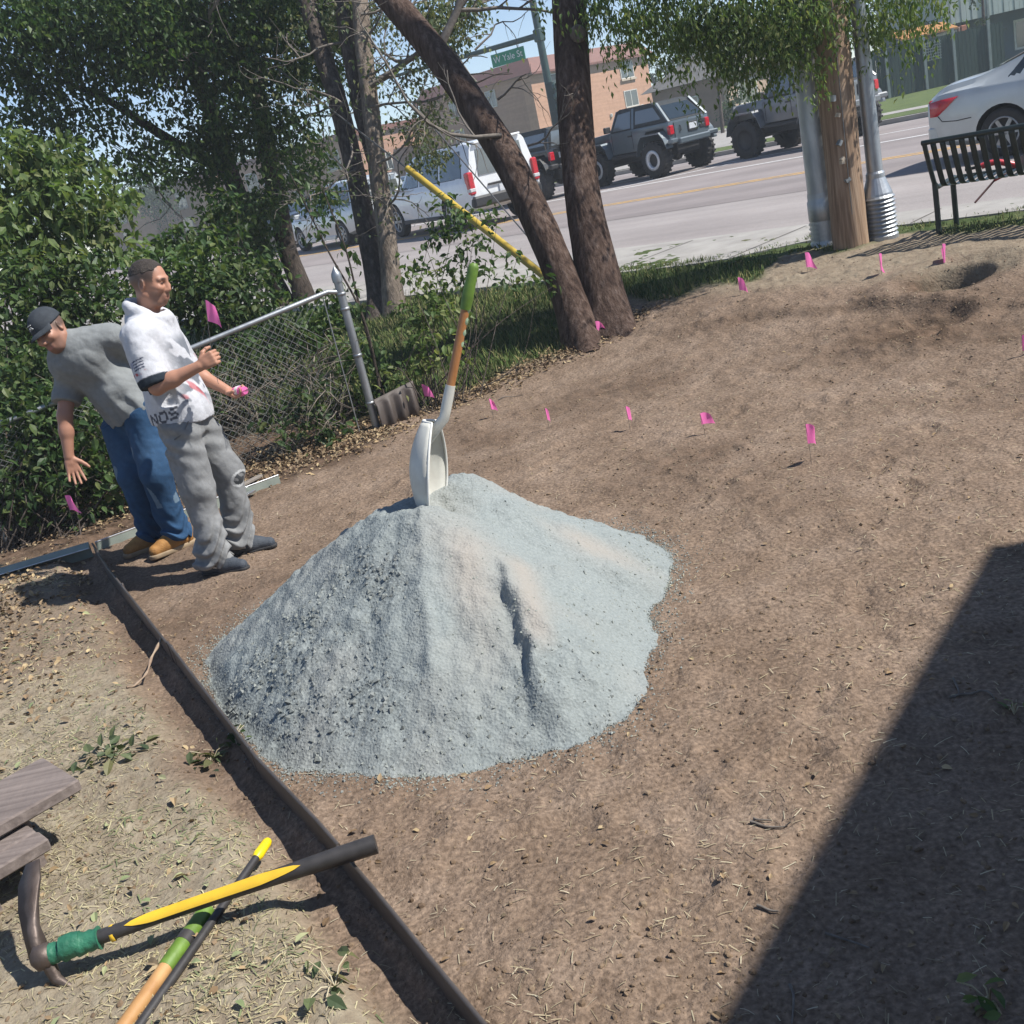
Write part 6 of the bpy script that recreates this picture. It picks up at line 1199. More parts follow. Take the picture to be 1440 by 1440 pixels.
# --- off-road jeeps --------------------------------------------------------------
def jeep(label, at, paint, ring, dz=0, top='fast'):
    root = thing('off_road_car', label, 'off-road car', at['at'], at['rz'], 'lifted off-road cars along the far kerb')
    r = .47; x0, x1 = -1.21, 1.21; zt = .80
    def tp(poly, wf, name, mt, parent=root, bevel=.02, off=0):
        n = len(poly); mb = MB(); mb.add([(x, wf(z), z) for x, z in poly]+[(x, -wf(z), z) for x, z in poly], [tuple(range(n)), tuple(range(2*n-1, n-1, -1))]+[(i, n+i, n+(i+1) % n, (i+1) % n) for i in range(n)])
        o = loc(mb, name, mt, parent); bm = bmesh.new(); bm.from_mesh(o.data); bmesh.ops.recalc_face_normals(bm, faces=bm.faces)
        if bevel: bmesh.ops.bevel(bm, geom=bm.edges[:], offset=bevel, segments=2, affect='EDGES', profile=.6)
        bm.to_mesh(o.data); bm.free(); o.data.polygons.foreach_set('use_smooth', [True]*len(o.data.polygons)); o.data.set_sharp_from_angle(angle=R(40)); return o
    ws = lambda z: .745-.02*max(0, z-1.0)
    tub = tp([(-1.78, zt+.10), (-1.70, zt), (-1.66, zt+.30), (-1.55, zt+.42), (-.88, zt+.42), (-.76, zt+.30), (-.70, zt-.02), (.62, zt-.02), (.66, zt+.52), (.55, zt+.56), (-1.78, zt+.56)], ws, 'body', paint)
    tp([(.60, zt+.16), (1.72, zt+.16), (1.80, zt+.22), (1.80, zt+.50), (1.70, zt+.55), (.60, zt+.60)], lambda z: .60 if z < zt+.4 else .56, 'bonnet', paint, bevel=.04)
    tp([(1.78, zt+.10), (1.84, zt+.10), (1.84, zt+.54), (1.78, zt+.56)], lambda z: .60, 'grille', paint, bevel=.01)
    tp([(-1.66, .50), (1.70, .50), (1.70, zt+.05), (-1.66, zt+.05)], lambda z: .42, 'chassis', M['trim'])
    for s in (1, -1):
        for xc in (x0, x1):
            pts = [(xc-.60, zt-.05), (xc-.50, zt+.20), (xc-.36, zt+.36), (xc+.36, zt+.36), (xc+.50, zt+.22), (xc+.62, zt-.12)]; mb = MB(); ya, yb = s*(.60 if xc > 0 else .70), s*.95; n = 6; th = .035
            vs = [(x, ya, z) for x, z in pts]+[(x, yb, z-.015) for x, z in pts]+[(x, yb, z-.05) for x, z in pts]+[(x, ya, z-.05) for x, z in pts]
            mb.add(vs, [(k*6+i, k*6+i+1, ((k+1) % 4)*6+i+1, ((k+1) % 4)*6+i) for k in range(4) for i in range(5)]+[(0, 6, 12, 18), (5, 23, 17, 11)]); o = loc(mb, 'wing_flare', paint, root); bm = bmesh.new(); bm.from_mesh(o.data); bmesh.ops.recalc_face_normals(bm, faces=bm.faces); bm.to_mesh(o.data); bm.free()
            wheel(root, xc, s*.80, r, .33, s, 'offring' if ring else 'off')
        mb = MB(); mb.box((0, s*.78, zt-.10), (1.25, .10, .09), bev=.02); loc(mb, 'rock_rail', M['trim'], root)
        mb = MB(); mb.box((.48, s*.93, zt+.68), (.09, .22, .17), bev=.03); loc(mb, 'mirror', M['trim'], root)
        mb = MB(); mb.box((-1.76, s*.66, zt+.34), (.12, .17, .24), bev=.02); loc(mb, 'tail_light', M['red_lens'], root)
        mb = MB(); mb.box((-.22, s*.752, zt+.40), (.16, .03, .04)); loc(mb, 'door_handle', M['trim'], root)
        for x in (-.30, .56): mb = MB(); mb.tube([(x, s*.747, zt+.04), (x, s*.743, zt+.52)], .006, 4); loc(mb, 'door_gap', M['trim'], root)
        mb = MB(); mb.lathe([(.0, 0), (.10, .0), (.10, .03), (.07, .05), (0, .055)], (1.84, s*.40, zt+.36), (1, 0, 0), 16); loc(mb, 'headlight', M['clear_lens'], root)
    wt = lambda z: .725-.13*max(0, (z-(zt+.56))/.56)
    za, zc = zt+.565, zt+1.12
    if top == 'fast': prof = [(-1.76, za), (-1.28, zc-.07), (-1.05, zc), (.22, zc+.02), (.34, zc-.02), (.60, za)]
    else: prof = [(-1.76, za), (-1.72, zc-.03), (-1.60, zc+.01), (.22, zc+.02), (.34, zc-.02), (.60, za)]
    tp(prof, wt, 'roof', M['soft_top'], bevel=.02)
    sl = (prof[1][0]-prof[0][0])/(prof[1][1]-prof[0][1])
    def panel(poly, name, mt, o_=.006):
        for s in (1, -1):
            mb = MB(); mb.add([(x, s*(wt(z)+o_), z) for x, z in poly], [tuple(range(len(poly)))[::-1] if s > 0 else tuple(range(len(poly)))]); loc(mb, name, mt, root)
    panel([(-1.50+.1*(top != 'fast')*-1, za+.10), (-.46, za+.10), (-.46, zc-.12), (-1.18 if top == 'fast' else -1.6, zc-.12)], 'window', M['glass_grey']); panel([(-.26, za+.04), (.50, za+.04), (.27, zc-.10), (-.26, zc-.08)], 'window', M['glass_grey']); panel([(-.40, za), (-.31, za), (-.31, zc-.03), (-.40, zc-.03)], 'door_pillar', paint, .010)
    for s in (1, -1):
        mb = MB(); a = (prof[0][0]-.012, s*(wt(za)-.03), za-.02); b_ = (prof[1][0]-.02, s*(wt(zc-.07)-.02), zc-.05); mb.tube([a, b_], .045, 4, smooth=False); loc(mb, 'rear_pillar', paint, root)
        mb = MB(); mb.tube([(.605, s*(wt(za)-.03), za), (.345, s*(wt(zc)-.03), zc-.02)], .035, 4, smooth=False); loc(mb, 'windscreen_pillar', paint, root)
    mb = MB(); q = lambda z, k: (prof[0][0]+sl*(z-za)-.014, k*(wt(z)-.12), z); mb.add([q(za+.05, 1), q(za+.05, -1), q(zc-.12, -1), q(zc-.12, 1)], [(0, 1, 2, 3)]); loc(mb, 'rear_window', M['glass'] if top == 'fast' else M['glass_grey'], root)
    mb = MB(); q = lambda z, k: (.60-.26*(z-za)/(zc-za-.02)+.012, k*(wt(z)-.08), z); mb.add([q(za+.03, 1), q(za+.03, -1), q(zc-.08, -1), q(zc-.08, 1)], [(3, 2, 1, 0)]); loc(mb, 'windscreen', M['glass'], root)
    mb = MB(); mb.box((-1.795, 0, zt+.30), (.02, 1.10, .44), bev=.005); tg = loc(mb, 'tailgate', paint, root); mb = MB(); mb.box((-1.815, -.10 if top == 'fast' else .3, zt+.33), (.03, .36, .24), bev=.01); pf = loc(mb, 'plate_frame', M['trim'], tg); mb = MB(); mb.box((-1.833, -.10 if top == 'fast' else .3, zt+.34), (.01, .28, .15)); loc(mb, 'number_plate', M['plate'], tg)
    if top == 'fast':
        for zz in (.28, .42): mb = MB(); mb.box((-1.81, -.46, zt+zz), (.03, .20, .09), bev=.01); loc(mb, 'hinge', M['trim'], tg)
        mb = MB(); mb.tube([(-1.82, .36, zt+.26), (-1.84, .36, zt+.30), (-1.84, .36, zt+.38), (-1.82, .36, zt+.42)], .014, 6); loc(mb, 'handle', M['trim'], tg)
    else:
        mb = MB(); mb.lathe([(.2, 0), (.38, -.02), (.43, .05), (.43, .2), (.38, .26), (.2, .24)], (-2.08, -.05, zt+.42), (1, 0, 0), 24); loc(mb, 'spare_wheel', M['rubber'], root)
    mb = MB(); mb.box((-1.90, 0, zt+.02), (.16, 1.15, .16), bev=.03)
    for s in (1, -1): mb.box((-1.86, s*.72, zt+.06), (.16, .34, .13), (0, 0, s*.25), bev=.03)
    tag(loc(mb, 'rear_bumper', paint if top == 'fast' else M['trim'], root)); mb = MB(); mb.box((1.98, 0, zt-.0), (.16, 1.4, .17), bev=.03); loc(mb, 'front_bumper', M['trim'], root)
    mb = MB(); mb.tube([(-1.21, -.7, .47), (-1.21, .7, .47)], .05, 8); mb.lathe([(.0, -.16), (.13, -.1), (.15, 0), (.13, .1), (0, .16)], (-1.21, .05, .47), (1, 0, 0), 12); loc(mb, 'rear_axle', M['trim'], root); mb = MB(); mb.tube([(1.21, -.7, .47), (1.21, .7, .47)], .05, 8); loc(mb, 'front_axle', M['trim'], root)
    return root
jeep('slate grey lifted off-road car with white wheel rings and black sloping soft top', stand(849, 262, 31, 1.21, .8), M['p_slate'], True)
jeep('black off-road car mostly hidden between the two forked tree trunks', stand(700, 292, 31, 1.21, .8), M['p_black'], False, top='box')
jeep('grey off-road car with plain black wheels behind the metal and wooden poles', stand(1056, 222, 31, 1.21, .8), M['p_grey'], False)
# --- bench by the street ---------------------------------------------------------
M['bench'] = pmat('dark_green_black_bench_paint', (.012, .022, .02), (.02, .032, .03), 12, .4)
bo_ = polebase(1322, 330); bx = np.array([EU[0], EU[1], 0]); by = np.array([NN[0], NN[1], 0]); bz = np.array([0, 0, 1.])
bn = thing('park_bench', 'dark green metal strap bench by the street at the right edge', 'bench', tuple(bo_)); bp_ = lambda a, b, c: bo_+bx*a+by*b+bz*c
def bcurve(k): return spline([(-.19, .86), (-.13, .70), (-.045, .50), (-.01, .435), (.06, .405), (.20, .415), (.40, .425), (.45, .41)], 22)[int(k)]
LB = 1.83; CV = spline([(-.17, .80), (-.12, .66), (-.045, .48), (-.01, .425), (.06, .40), (.20, .41), (.40, .42), (.45, .41)], 20)
ns = 22
for i in range(ns):
    x = .075+(LB-.15)*i/(ns-1); w = .024; mb = MB(); vs = []
    for (b_, c) in CV: vs += [bp_(x-w, b_, c), bp_(x+w, b_, c)]
    mb.add(vs, [(2*k, 2*k+1, 2*k+3, 2*k+2) for k in range(19)], 0, True); o = mb.build('slat', M['bench'], bn); md = o.modifiers.new('t', 'SOLIDIFY'); md.thickness = .006
mb = MB(); mb.tube([bp_(-.02, -.17, .805), bp_(LB+.02, -.17, .805)], .022, 10); mb.build('top_rail', M['bench'], bn)
mb = MB(); mb.tube([bp_(-.0, .45, .41), bp_(LB, .45, .41)], .022, 10); mb.build('seat_rail', M['bench'], bn)
for x in (.0, LB):
    mb = MB(); mb.tube([bp_(x, b_, c) for b_, c in CV], .022, 8, sq=1.0); mb.build('side_frame', M['bench'], bn)
    mb = MB(); mb.tube([bp_(x, -.02, .44), bp_(x, -.015, .2), bp_(x, -.02, -.05)], .026, 8); mb.build('leg', M['bench'], bn)
    mb = MB(); mb.tube([bp_(x, .38, .42), bp_(x, .385, .2), bp_(x, .39, -.05)], .026, 8); mb.build('leg', M['bench'], bn)
M['red_tool'] = pmat('red_tool_handle', (.62, .05, .06), (.5, .04, .05), 20, .35)
lp = thing('loppers', 'red-handled cutting tool lying on the bench seat at the right edge', 'loppers', tuple(bp_(.95, .15, .5)))
mb = MB(); hd_ = atd(1447, 229, 9.25); pts = [atd(1432, 233, 9.2), atd(1418, 230, 9.2), atd(1403, 228, 9.22), atd(1390, 230, 9.25), atd(1380, 234, 9.28)]; mb.tube(spline(pts, 14), .026, 8); mb.build('red_handle', M['red_tool'], lp)
mb = MB(); mb.tube([atd(1382, 233, 9.28), atd(1357, 239, 9.35)], .014, 6); mb.build('dark_arm', M['black_paint'], lp)
mb = MB(); mb.tube([atd(1424, 241, 9.25), atd(1398, 254, 9.25)], .013, 6); mb.build('thin_red_handle', M['red_tool'], lp); mb = MB(); mb.tube([atd(1399, 253, 9.25), atd(1371, 285, 9.25)], .009, 6); mb.build('thin_rod', pmat('dark_red_rod', (.09, .03, .03), None, 20, .5), lp)
mb = MB(); c = atd(1440, 230, 9.22); mb.prism([(-.07, 0), (-.02, .07), (.2, .12), (.2, -.10), (.02, -.06)], c, bx, bz, by*.02); mb.build('grey_head', pmat('grey_green_tool_head', (.22, .30, .26), None, 20, .4), lp)
# ---------------------------------------------------------------- traffic pole and far buildings
M['pole_green'] = pmat('dark_green_pole_paint', (.035, .065, .06), (.05, .085, .08), 6, .45, .3)
tb = atd(792, 225, 41); tb[2] = .43; tpole = thing('traffic_light_pole', 'dark green traffic pole with a long arm carrying a green street sign', 'traffic pole', tuple(tb))
mb = MB(); mb.tube([tb, tb+[0, 0, 3], tb+[0, 0, 9.5]], [.17, .15, .11], 14); mb.build('pole', M['pole_green'], tpole)
def polez(py): return tb+np.array([0, 0, 1])*0
za = ony(756, 50, tb[1])[2]; a0 = np.array([tb[0], tb[1], za]); ad = np.array([-.78, .62, .0]); a1 = a0+ad*7.5+[0, 0, .10]
mb = MB(); mb.tube([a0, a0*.5+a1*.5, a1], [.11, .09, .06], 10); arm = mb.build('mast_arm', M['pole_green'], tpole); mb = MB(); mb.box(a0, (.34, .34, .45), (0, 0, .7), bev=.04); mb.build('arm_joint', M['pole_green'], tpole)
M['sign_green'] = pmat('street_sign_green', (.01, .24, .13), (.012, .21, .115), 8, .4)
sc_ = a0+ad*1.55+np.array([0, 0, -.42]); rz = math.atan2(-ad[1], -ad[0]); ex = np.array([math.cos(rz), math.sin(rz), 0]); nf = np.array([ex[1], -ex[0], 0])
mb = MB(); mb.box(sc_, (1.55, .03, .46), (0, 0, rz), bev=.008); sg = mb.build('street_sign', M['sign_green'], tpole)
for k in (-.5, .5): mb = MB(); mb.tube([sc_+ex*k+[0, 0, .22], sc_+ex*k+[0, 0, .40]], .02, 6); mb.build('sign_bracket', M['pole_green'], tpole)
def text(body, size, o, ex, ez, parent, mt, name):
    cu = bpy.data.curves.new(name, 'FONT'); cu.body = body; cu.size = size; cu.align_x = 'CENTER'; cu.align_y = 'CENTER'; ob = bpy.data.objects.new('tmp', cu); COL.objects.link(ob)
    me = bpy.data.meshes.new_from_object(ob.evaluated_get(bpy.context.evaluated_depsgraph_get())); bpy.data.objects.remove(ob)
    for v in me.vertices: v.co = Vector(o)+Vector(ex)*v.co.x+Vector(ez)*v.co.y
    me.materials.append(mt); return link(name, me, parent)
text('W Yale St', .33, sc_+nf*.02, ex, (0, 0, 1), sg, pmat('sign_white', (.75, .77, .76), None, 20, .5), 'sign_lettering')
M['signal'] = pmat('dark_signal_housing', (.015, .03, .028), (.022, .04, .038), 10, .5)
for k, (py, nm) in enumerate([(138, 3), (172, 2)]):
    c = ony(773+(6 if k else 0), py, tb[1]-.3)+np.array([.12, -.1, 0]); mb = MB(); mb.box(c, (.34, .30, 1.1 if nm == 3 else .8), (0, 0, R(-40)), bev=.03); hs = mb.build('signal_head', M['signal'], tpole)
    for i in range(nm):
        q = c+np.array([.10, -.15, .35-.35*i if nm == 3 else .18-.36*i]); mb = MB(); mb.lathe([(.13, 0), (.14, .16), (.12, .16), (.11, .02), (0, .01)], q, (.55, -.83, 0), 14); mb.build('signal_visor', pmat('dull_signal_lens', (.05, .09, .085), None, 10, .4), hs)
c = ony(783, 190, tb[1]-.4); mb = MB(); mb.lathe([(.0, -.22), (.15, -.2), (.17, 0), (.15, .17), (.08, .23), (0, .24)], c, (.2, -.1, 1), 14)
mk = mb.build('lime_sleeve', pmat('lime_sleeve', (.50, .72, .02), (.42, .62, .02), 9, .5), tpole)
# ---------------------------------------------------------------- buildings
def brick(name, c1, c2, mo):
    mt, nt, N, L, b = nodes(name); tc = N.new('ShaderNodeTexCoord').outputs['Object']; r = ramp(N, L, noise(N, L, 3.5, 8, vec=tc, rough=.7), [(.3, c1), (.7, c2)]).outputs['Color']
    st = ramp(N, L, noise(N, L, 1, 3, vec=tc, stretch=(.3, .3, 5)), [(.4, (.93,)*3), (.6, (1.05,)*3)]).outputs['Color']; L.new(mix(N, L, 1.0, r, st, 'MULTIPLY'), b.inputs['Base Color']); b.inputs['Roughness'].default_value = .95; bump(nt, b, 12, .3, .03); return mt
M['brick_o'] = brick('orange_tan_brick', (.42, .235, .15), (.51, .305, .205), 0); M['brick_b'] = brick('brown_shaded_brick', (.37, .205, .135), (.44, .26, .175), 0); M['roof_red'] = pmat('red_metal_roof', (.19, .075, .052), (.155, .062, .043), 3, .6); M['stone'] = M['stone']; M['sill'] = pmat('pale_stone_sill', (.5, .42, .33), None, 5, .9); M['winframe'] = pmat('white_window_frame', (.62, .62, .58), None, 9, .6); M['winglass'] = glassmat('house_window_glass', (.05, .06, .06), .08); M['curtain'] = pmat('pale_curtain', (.35, .36, .33), (.25, .26, .24), 4, .9)
XE = np.array([EU[0], EU[1], 0]); XN = np.array([NN[0], NN[1], 0]); ZZ = np.array([0, 0, 1.])
def slab(mb, o, a, b_, c, mi=0):
    """box from corner o along the vectors a, b, c"""
    o, a, b_, c = [np.array(k, float) for k in (o, a, b_, c)]; vs = [o, o+a, o+a+b_, o+b_, o+c, o+a+c, o+a+b_+c, o+b_+c]; f = [(3, 2, 1, 0), (4, 5, 6, 7), (0, 1, 5, 4), (1, 2, 6, 5), (2, 3, 7, 6), (3, 0, 4, 7)]
    if np.cross(a, b_)@c < 0: f = [k[::-1] for k in f]
    mb.add(vs, f, mi); return mb
def window(parent, o, r, n, w, h, sill=True, leaves_=2):
    """o: lower left corner on the wall, r: to the right, n: out of the wall"""
    mb = MB(); t = .07
    for (a, b_, c) in ((o, r*w, ZZ*t), (o+ZZ*(h-t), r*w, ZZ*t), (o+ZZ*t, r*t, ZZ*(h-2*t)), (o+r*(w-t)+ZZ*t, r*t, ZZ*(h-2*t))): slab(mb, a-n*.05, b_, n*.09, c)
    if leaves_ == 2: slab(mb, o+r*(w/2-t*.5)+ZZ*t-n*.05, r*t, n*.08, ZZ*(h-2*t))
    f = mb.build('window', M['winframe'], parent); mb = MB(); slab(mb, o+r*t+ZZ*t-n*.04, r*(w-2*t), n*.055, ZZ*(h-2*t)); mb.build('pane', M['winglass'], f)
    if sill: mb = MB(); slab(mb, o-r*.12-ZZ*.17, r*(w+.24), n*.16, ZZ*.165); mb.build('window_sill', M['sill'], f)
def groundz(px, D): p = atd(px, 200, D); p[2] = .43; return p
# apartment block: sunny gable wall to the right, street wall to the left with its shade put into browner brick
c0 = groundz(766, 84); HB = 6.5; ab = thing('apartment_building', 'orange brick apartment building with red roof edge beyond the street', 'building', tuple(c0))
LA, LBk = 15.5, 13
mb = MB(); slab(mb, c0, XN*LA, -XE*.3, ZZ*HB); mb.build('sunny_wall', M['brick_o'], ab); mb = MB(); slab(mb, c0-XE*.3+XN*.002, -XE*(LBk-.3), XN*(LA-.01), ZZ*(HB-.02)); mb.build('street_wall', M['brick_b'], ab)
mb = MB(); slab(mb, c0-XN*.002+XE*.002, -XE*.9, -XN*.25, ZZ*(HB-.03)); mb.build('corner_pier', M['brick_o'], ab)
mb = MB(); r0 = c0+XE*.45-XN*.45+ZZ*HB; vs = [r0, r0+XN*(LA+.9), r0+XN*(LA+.9)-XE*(LBk+.9), r0-XE*(LBk+.9)]; ins = [vs[0]-XE*.9+XN*.9+ZZ*1.15, vs[1]-XE*.9-XN*.9+ZZ*1.15, vs[2]+XE*.9-XN*.9+ZZ*1.15, vs[3]+XE*.9+XN*.9+ZZ*1.15]; mb.add([tuple(k) for k in vs+ins], [(0, 1, 5, 4), (1, 2, 6, 5), (2, 3, 7, 6), (3, 0, 4, 7), (4, 5, 6, 7), (3, 2, 1, 0)]); mb.build('roof', M['roof_red'], ab)
mb = MB(); slab(mb, r0-ZZ*.16+XE*.01-XN*.01, XN*(LA+.92), -XE*.12, ZZ*.155); mb.build('gutter', M['roof_red'], ab)
for s in (2.0, 11.3):
    for z in (.2, 2.55, 4.85): window(ab, c0+XE*.02+XN*s+ZZ*z, XN, XE, 1.9, 1.35)
for s in (5.2, 9.5):
    for z in (.2, 2.5, 4.8): window(ab, c0-XE*s-XN*.02+ZZ*z, XE, -XN, 1.1, 1.3, False)
for s, z in ((9.0, 2.2), (6.6, 4.9), (13.6, 2.4), (3.6, 5.6)): mb = MB(); mb.box(c0+XE*.06+XN*s+ZZ*z, (.22, .22, .3), bev=.04); mb.build('wall_lamp', M['winframe'], ab)
# long brown brick building further left along the street
c1 = c0-XE*15.5-XN*6.5; bb = thing('brick_building', 'long brown brick building half hidden behind the left trees', 'building', tuple(c1))
mb = MB(); slab(mb, c1, -XE*46, XN*14, ZZ*5.2); mb.build('wall', M['brick_b'], bb); mb = MB(); slab(mb, c1+XE*.3-XN*.3+ZZ*5.2, -XE*46.6, XN*14.6, ZZ*.5); mb.build('roof', M['roof_red'], bb)
for s in (3.5, 9.5, 16, 22.5, 29, 36, 42):
    for z in (.5, 3.0): window(bb, c1-XE*s-XN*.02+ZZ*z, XE, -XN, 1.8, 1.5)
for s in (3,): window(bb, c1+XE*.02+XN*s+ZZ*2.0, XN, XE, 1.2, 1.4, False)
for s in (1.0, 6.5, 13): mb = MB(); mb.box(c1-XE*s-XN*.12+ZZ*3.1, (.3, .3, .4), (0, 0, .8), bev=.04); mb.build('wall_lamp', M['winframe'], bb)
for s in (19.5, 33): mb = MB(); slab(mb, c1-XE*s-XN*.9, -XE*4, XN*.898, ZZ*5.0); mb.build('bay', M['brick_o'], bb)
# small house with grey hip roof
M['house_tan'] = pmat('tan_house_brick', (.42, .32, .24), (.36, .27, .2), 2, .95); M['house_shaded'] = pmat('shaded_house_brick', (.26, .175, .135), (.21, .14, .108), 2, .95); M['shingle'] = pmat('grey_roof_shingle', (.15, .145, .135), (.115, .11, .105), 2.5, .95, bmp=.6, bscale=9, bdist=.05)
h0_ = groundz(1034, 62); hs = thing('house', 'small brown house with grey hip roof and white window across the street', 'house', tuple(h0_)); WA, WB_ = 5.2, 10; HH = 2.75
mb = MB(); slab(mb, h0_, XN*WB_, -XE*.3, ZZ*HH); mb.build('side_wall', M['house_tan'], hs); mb = MB(); slab(mb, h0_-XE*.3+XN*.003, -XE*(WA-.3), XN*(WB_-.01), ZZ*(HH-.01)); mb.build('front_wall', M['house_shaded'], hs)  # front wall is a darker brick, its shade put into the colour
mb = MB(); r0 = h0_+XE*.5-XN*.5+ZZ*HH; q = [r0, r0+XN*(WB_+1), r0+XN*(WB_+1)-XE*(WA+1), r0-XE*(WA+1)]; rg = [r0-XE*3.0+XN*4.4+ZZ*2.3, r0-XE*3.2+XN*6.2+ZZ*2.3]; mb.add([tuple(k) for k in q+rg], [(0, 1, 5, 4), (1, 2, 5), (2, 3, 4, 5), (3, 0, 4), (3, 2, 1, 0)]); mb.build('roof', M['shingle'], hs)
window(hs, h0_+XE*.02+XN*1.0+ZZ*.95, XN, XE, 2.2, 1.35); mb = MB(); slab(mb, h0_+XE*.01-XN*.1, XN*(WB_+.1), XE*.06, ZZ*.55); mb.build('stone_base', pmat('pale_house_stone', (.42, .38, .33), None, 3, .95), hs)
window(hs, h0_-XE*3.4-XN*.02+ZZ*1, XE, -XN, 1.4, 1.0, False)
# dark green board fence
M['fence_green'] = pmat('dark_green_fence_boards', (.012, .034, .028), (.02, .05, .042), 1.2, .85, stretch=(6, 6, .5)); M['post_grey'] = pmat('weathered_fence_post', (.20, .24, .24), None, 4, .8)
fa = onz(1216, 146, .44); fb_ = onz(1420, 99, .44); fdv = fb_-fa; fl = np.linalg.norm(fdv); fdv /= fl; fn_ = np.array([fdv[1], -fdv[0], 0]); gf = thing('board_fence', 'dark green board fence with pale posts across the street at the right', 'fence', tuple(fa)); nb = int(fl/.16)
for i in range(nb):
    mb = MB(); hgt = 1.95+.03*random.random(); slab(mb, fa+fdv*(i*.16)+fn_*random.uniform(0, .012), fdv*.148, -fn_*.022, ZZ*hgt); mb.build('board', M['fence_green'], gf)
for k in (.16, .42, .62, .86): mb = MB(); slab(mb, fa+fdv*fl*k+fn_*.014, fdv*.11, fn_*.09, ZZ*2.15); mb.build('post', M['post_grey'], gf)
for z in (.4, 1.6): mb = MB(); slab(mb, fa-fn_*.025+ZZ*z, fdv*fl, -fn_*.04, ZZ*.09); mb.build('rail', M['fence_green'], gf)
mb = MB(); lo_ = fa+fdv*fl*.44+fn_*.02+ZZ*1.1
for k in range(7): slab(mb, lo_+fdv*.10*k, fdv*.03, fn_*.02, ZZ*.75); slab(mb, lo_+ZZ*.11*k+fn_*.021, fdv*.65, fn_*.02, ZZ*.03)
tag(mb.build('lattice', M['post_grey'], gf), kind='stuff')
# pale house with balcony at the right edge
M['siding'] = pmat('pale_grey_green_siding', (.40, .45, .43), (.34, .39, .37), 2, .85); M['blue_wall'] = pmat('dark_blue_green_wall', (.05, .10, .12), (.035, .075, .09), 1.5, .8)
w0 = atd(1352, 100, 52); w0[2] = .43; wh = thing('house', 'pale two-storey house with ribbed balcony front above the board fence, upper right corner', 'house', tuple(w0)); rd = U3(np.array([fdv[0], fdv[1], 0])); bd = np.array([-rd[1], rd[0], 0])
mb = MB(); slab(mb, w0+bd*1.8, rd*14, bd*8, ZZ*2.9); mb.build('lower_wall', M['blue_wall'], wh); mb = MB(); slab(mb, w0+bd*1.8+ZZ*2.9, rd*14, bd*8, ZZ*3.2); mb.build('upper_wall', M['siding'], wh)
mb = MB(); slab(mb, w0-rd*.6+ZZ*2.6, rd*14.6, bd*1.8, ZZ*.22); mb.build('balcony_floor', M['siding'], wh)
for i in range(48): mb = MB(); slab(mb, w0-rd*.6+rd*(.26*i)+ZZ*2.45+bd*(.0 if i % 2 else .02), rd*.235, -bd*.05, ZZ*1.35); mb.build('balcony_panel', M['siding'], wh)
mb = MB(); slab(mb, w0-rd*.6-bd*.07+ZZ*3.95, rd*13, bd*.09, ZZ*.07); mb.build('balcony_rail', M['black_paint'], wh)
for k in (1.4, 4.5, 8): mb = MB(); slab(mb, w0+rd*k-bd*.12-ZZ*.02, rd*.10, bd*.06, ZZ*4.2); mb.build('balcony_post', M['post_grey'], wh)
mb = MB(); slab(mb, w0+rd*3.6+bd*1.76+ZZ*.6, rd*1.6, bd*.05, ZZ*1.4); mb.build('window', M['winframe'], wh); mb = MB(); slab(mb, w0+rd*3.7+bd*1.74+ZZ*.7, rd*1.4, bd*.05, ZZ*1.2); mb.build('pane', M['winglass'], wh)
mb = MB(); r0 = w0+bd*1.2-rd*.6+ZZ*6.1; mb.add([tuple(k) for k in (r0, r0+rd*15.2, r0+rd*15.2+bd*9.2, r0+bd*9.2, r0+bd*4.6+ZZ*1.8, r0+rd*15.2+bd*4.6+ZZ*1.8)], [(0, 1, 5, 4), (2, 3, 4, 5), (1, 2, 5), (3, 0, 4), (3, 2, 1, 0)]); mb.build('roof', M['shingle'], wh)
# orange awning roof with clutter behind the fence
a0_ = atd(1268, 60, 50); aw = thing('awning', 'orange awning with pale clutter below, above the dark green fence', 'awning', (a0_[0], a0_[1], .43)); a0_[2] = 0; e0 = ony(1268, 58, a0_[1]); 
mb = MB(); slab(mb, e0, rd*2.7, bd*1.6+ZZ*.4, ZZ*.08); mb.build('canopy', pmat('orange_canopy', (.46, .22, .07), (.36, .16, .05), 4, .7), aw)
for k in (.1, 1.4, 2.6): mb = MB(); slab(mb, np.array([*(e0+rd*k+bd*.1)[:2], .43]), rd*.07, bd*.07, ZZ*(e0[2]-.40)); mb.build('post', M['post_grey'], aw)
cl = [pmat('clutter_white', (.7, .7, .68), None, 9, .7), pmat('clutter_rust', (.32, .12, .07), None, 9, .8), pmat('clutter_brown', (.2, .13, .1), None, 9, .8)]
for i in range(9): mb = MB(); c = e0+rd*(1.2+.24*i)+bd*.5+ZZ*(-.28+.1*(i % 3)); mb.box(c, (.3, .3, .34+.1*(i % 2)), (0, 0, i), bev=.03); mb.build('stored_box', cl[(0 if 3 <= i < 7 else 1+i % 2)], aw)
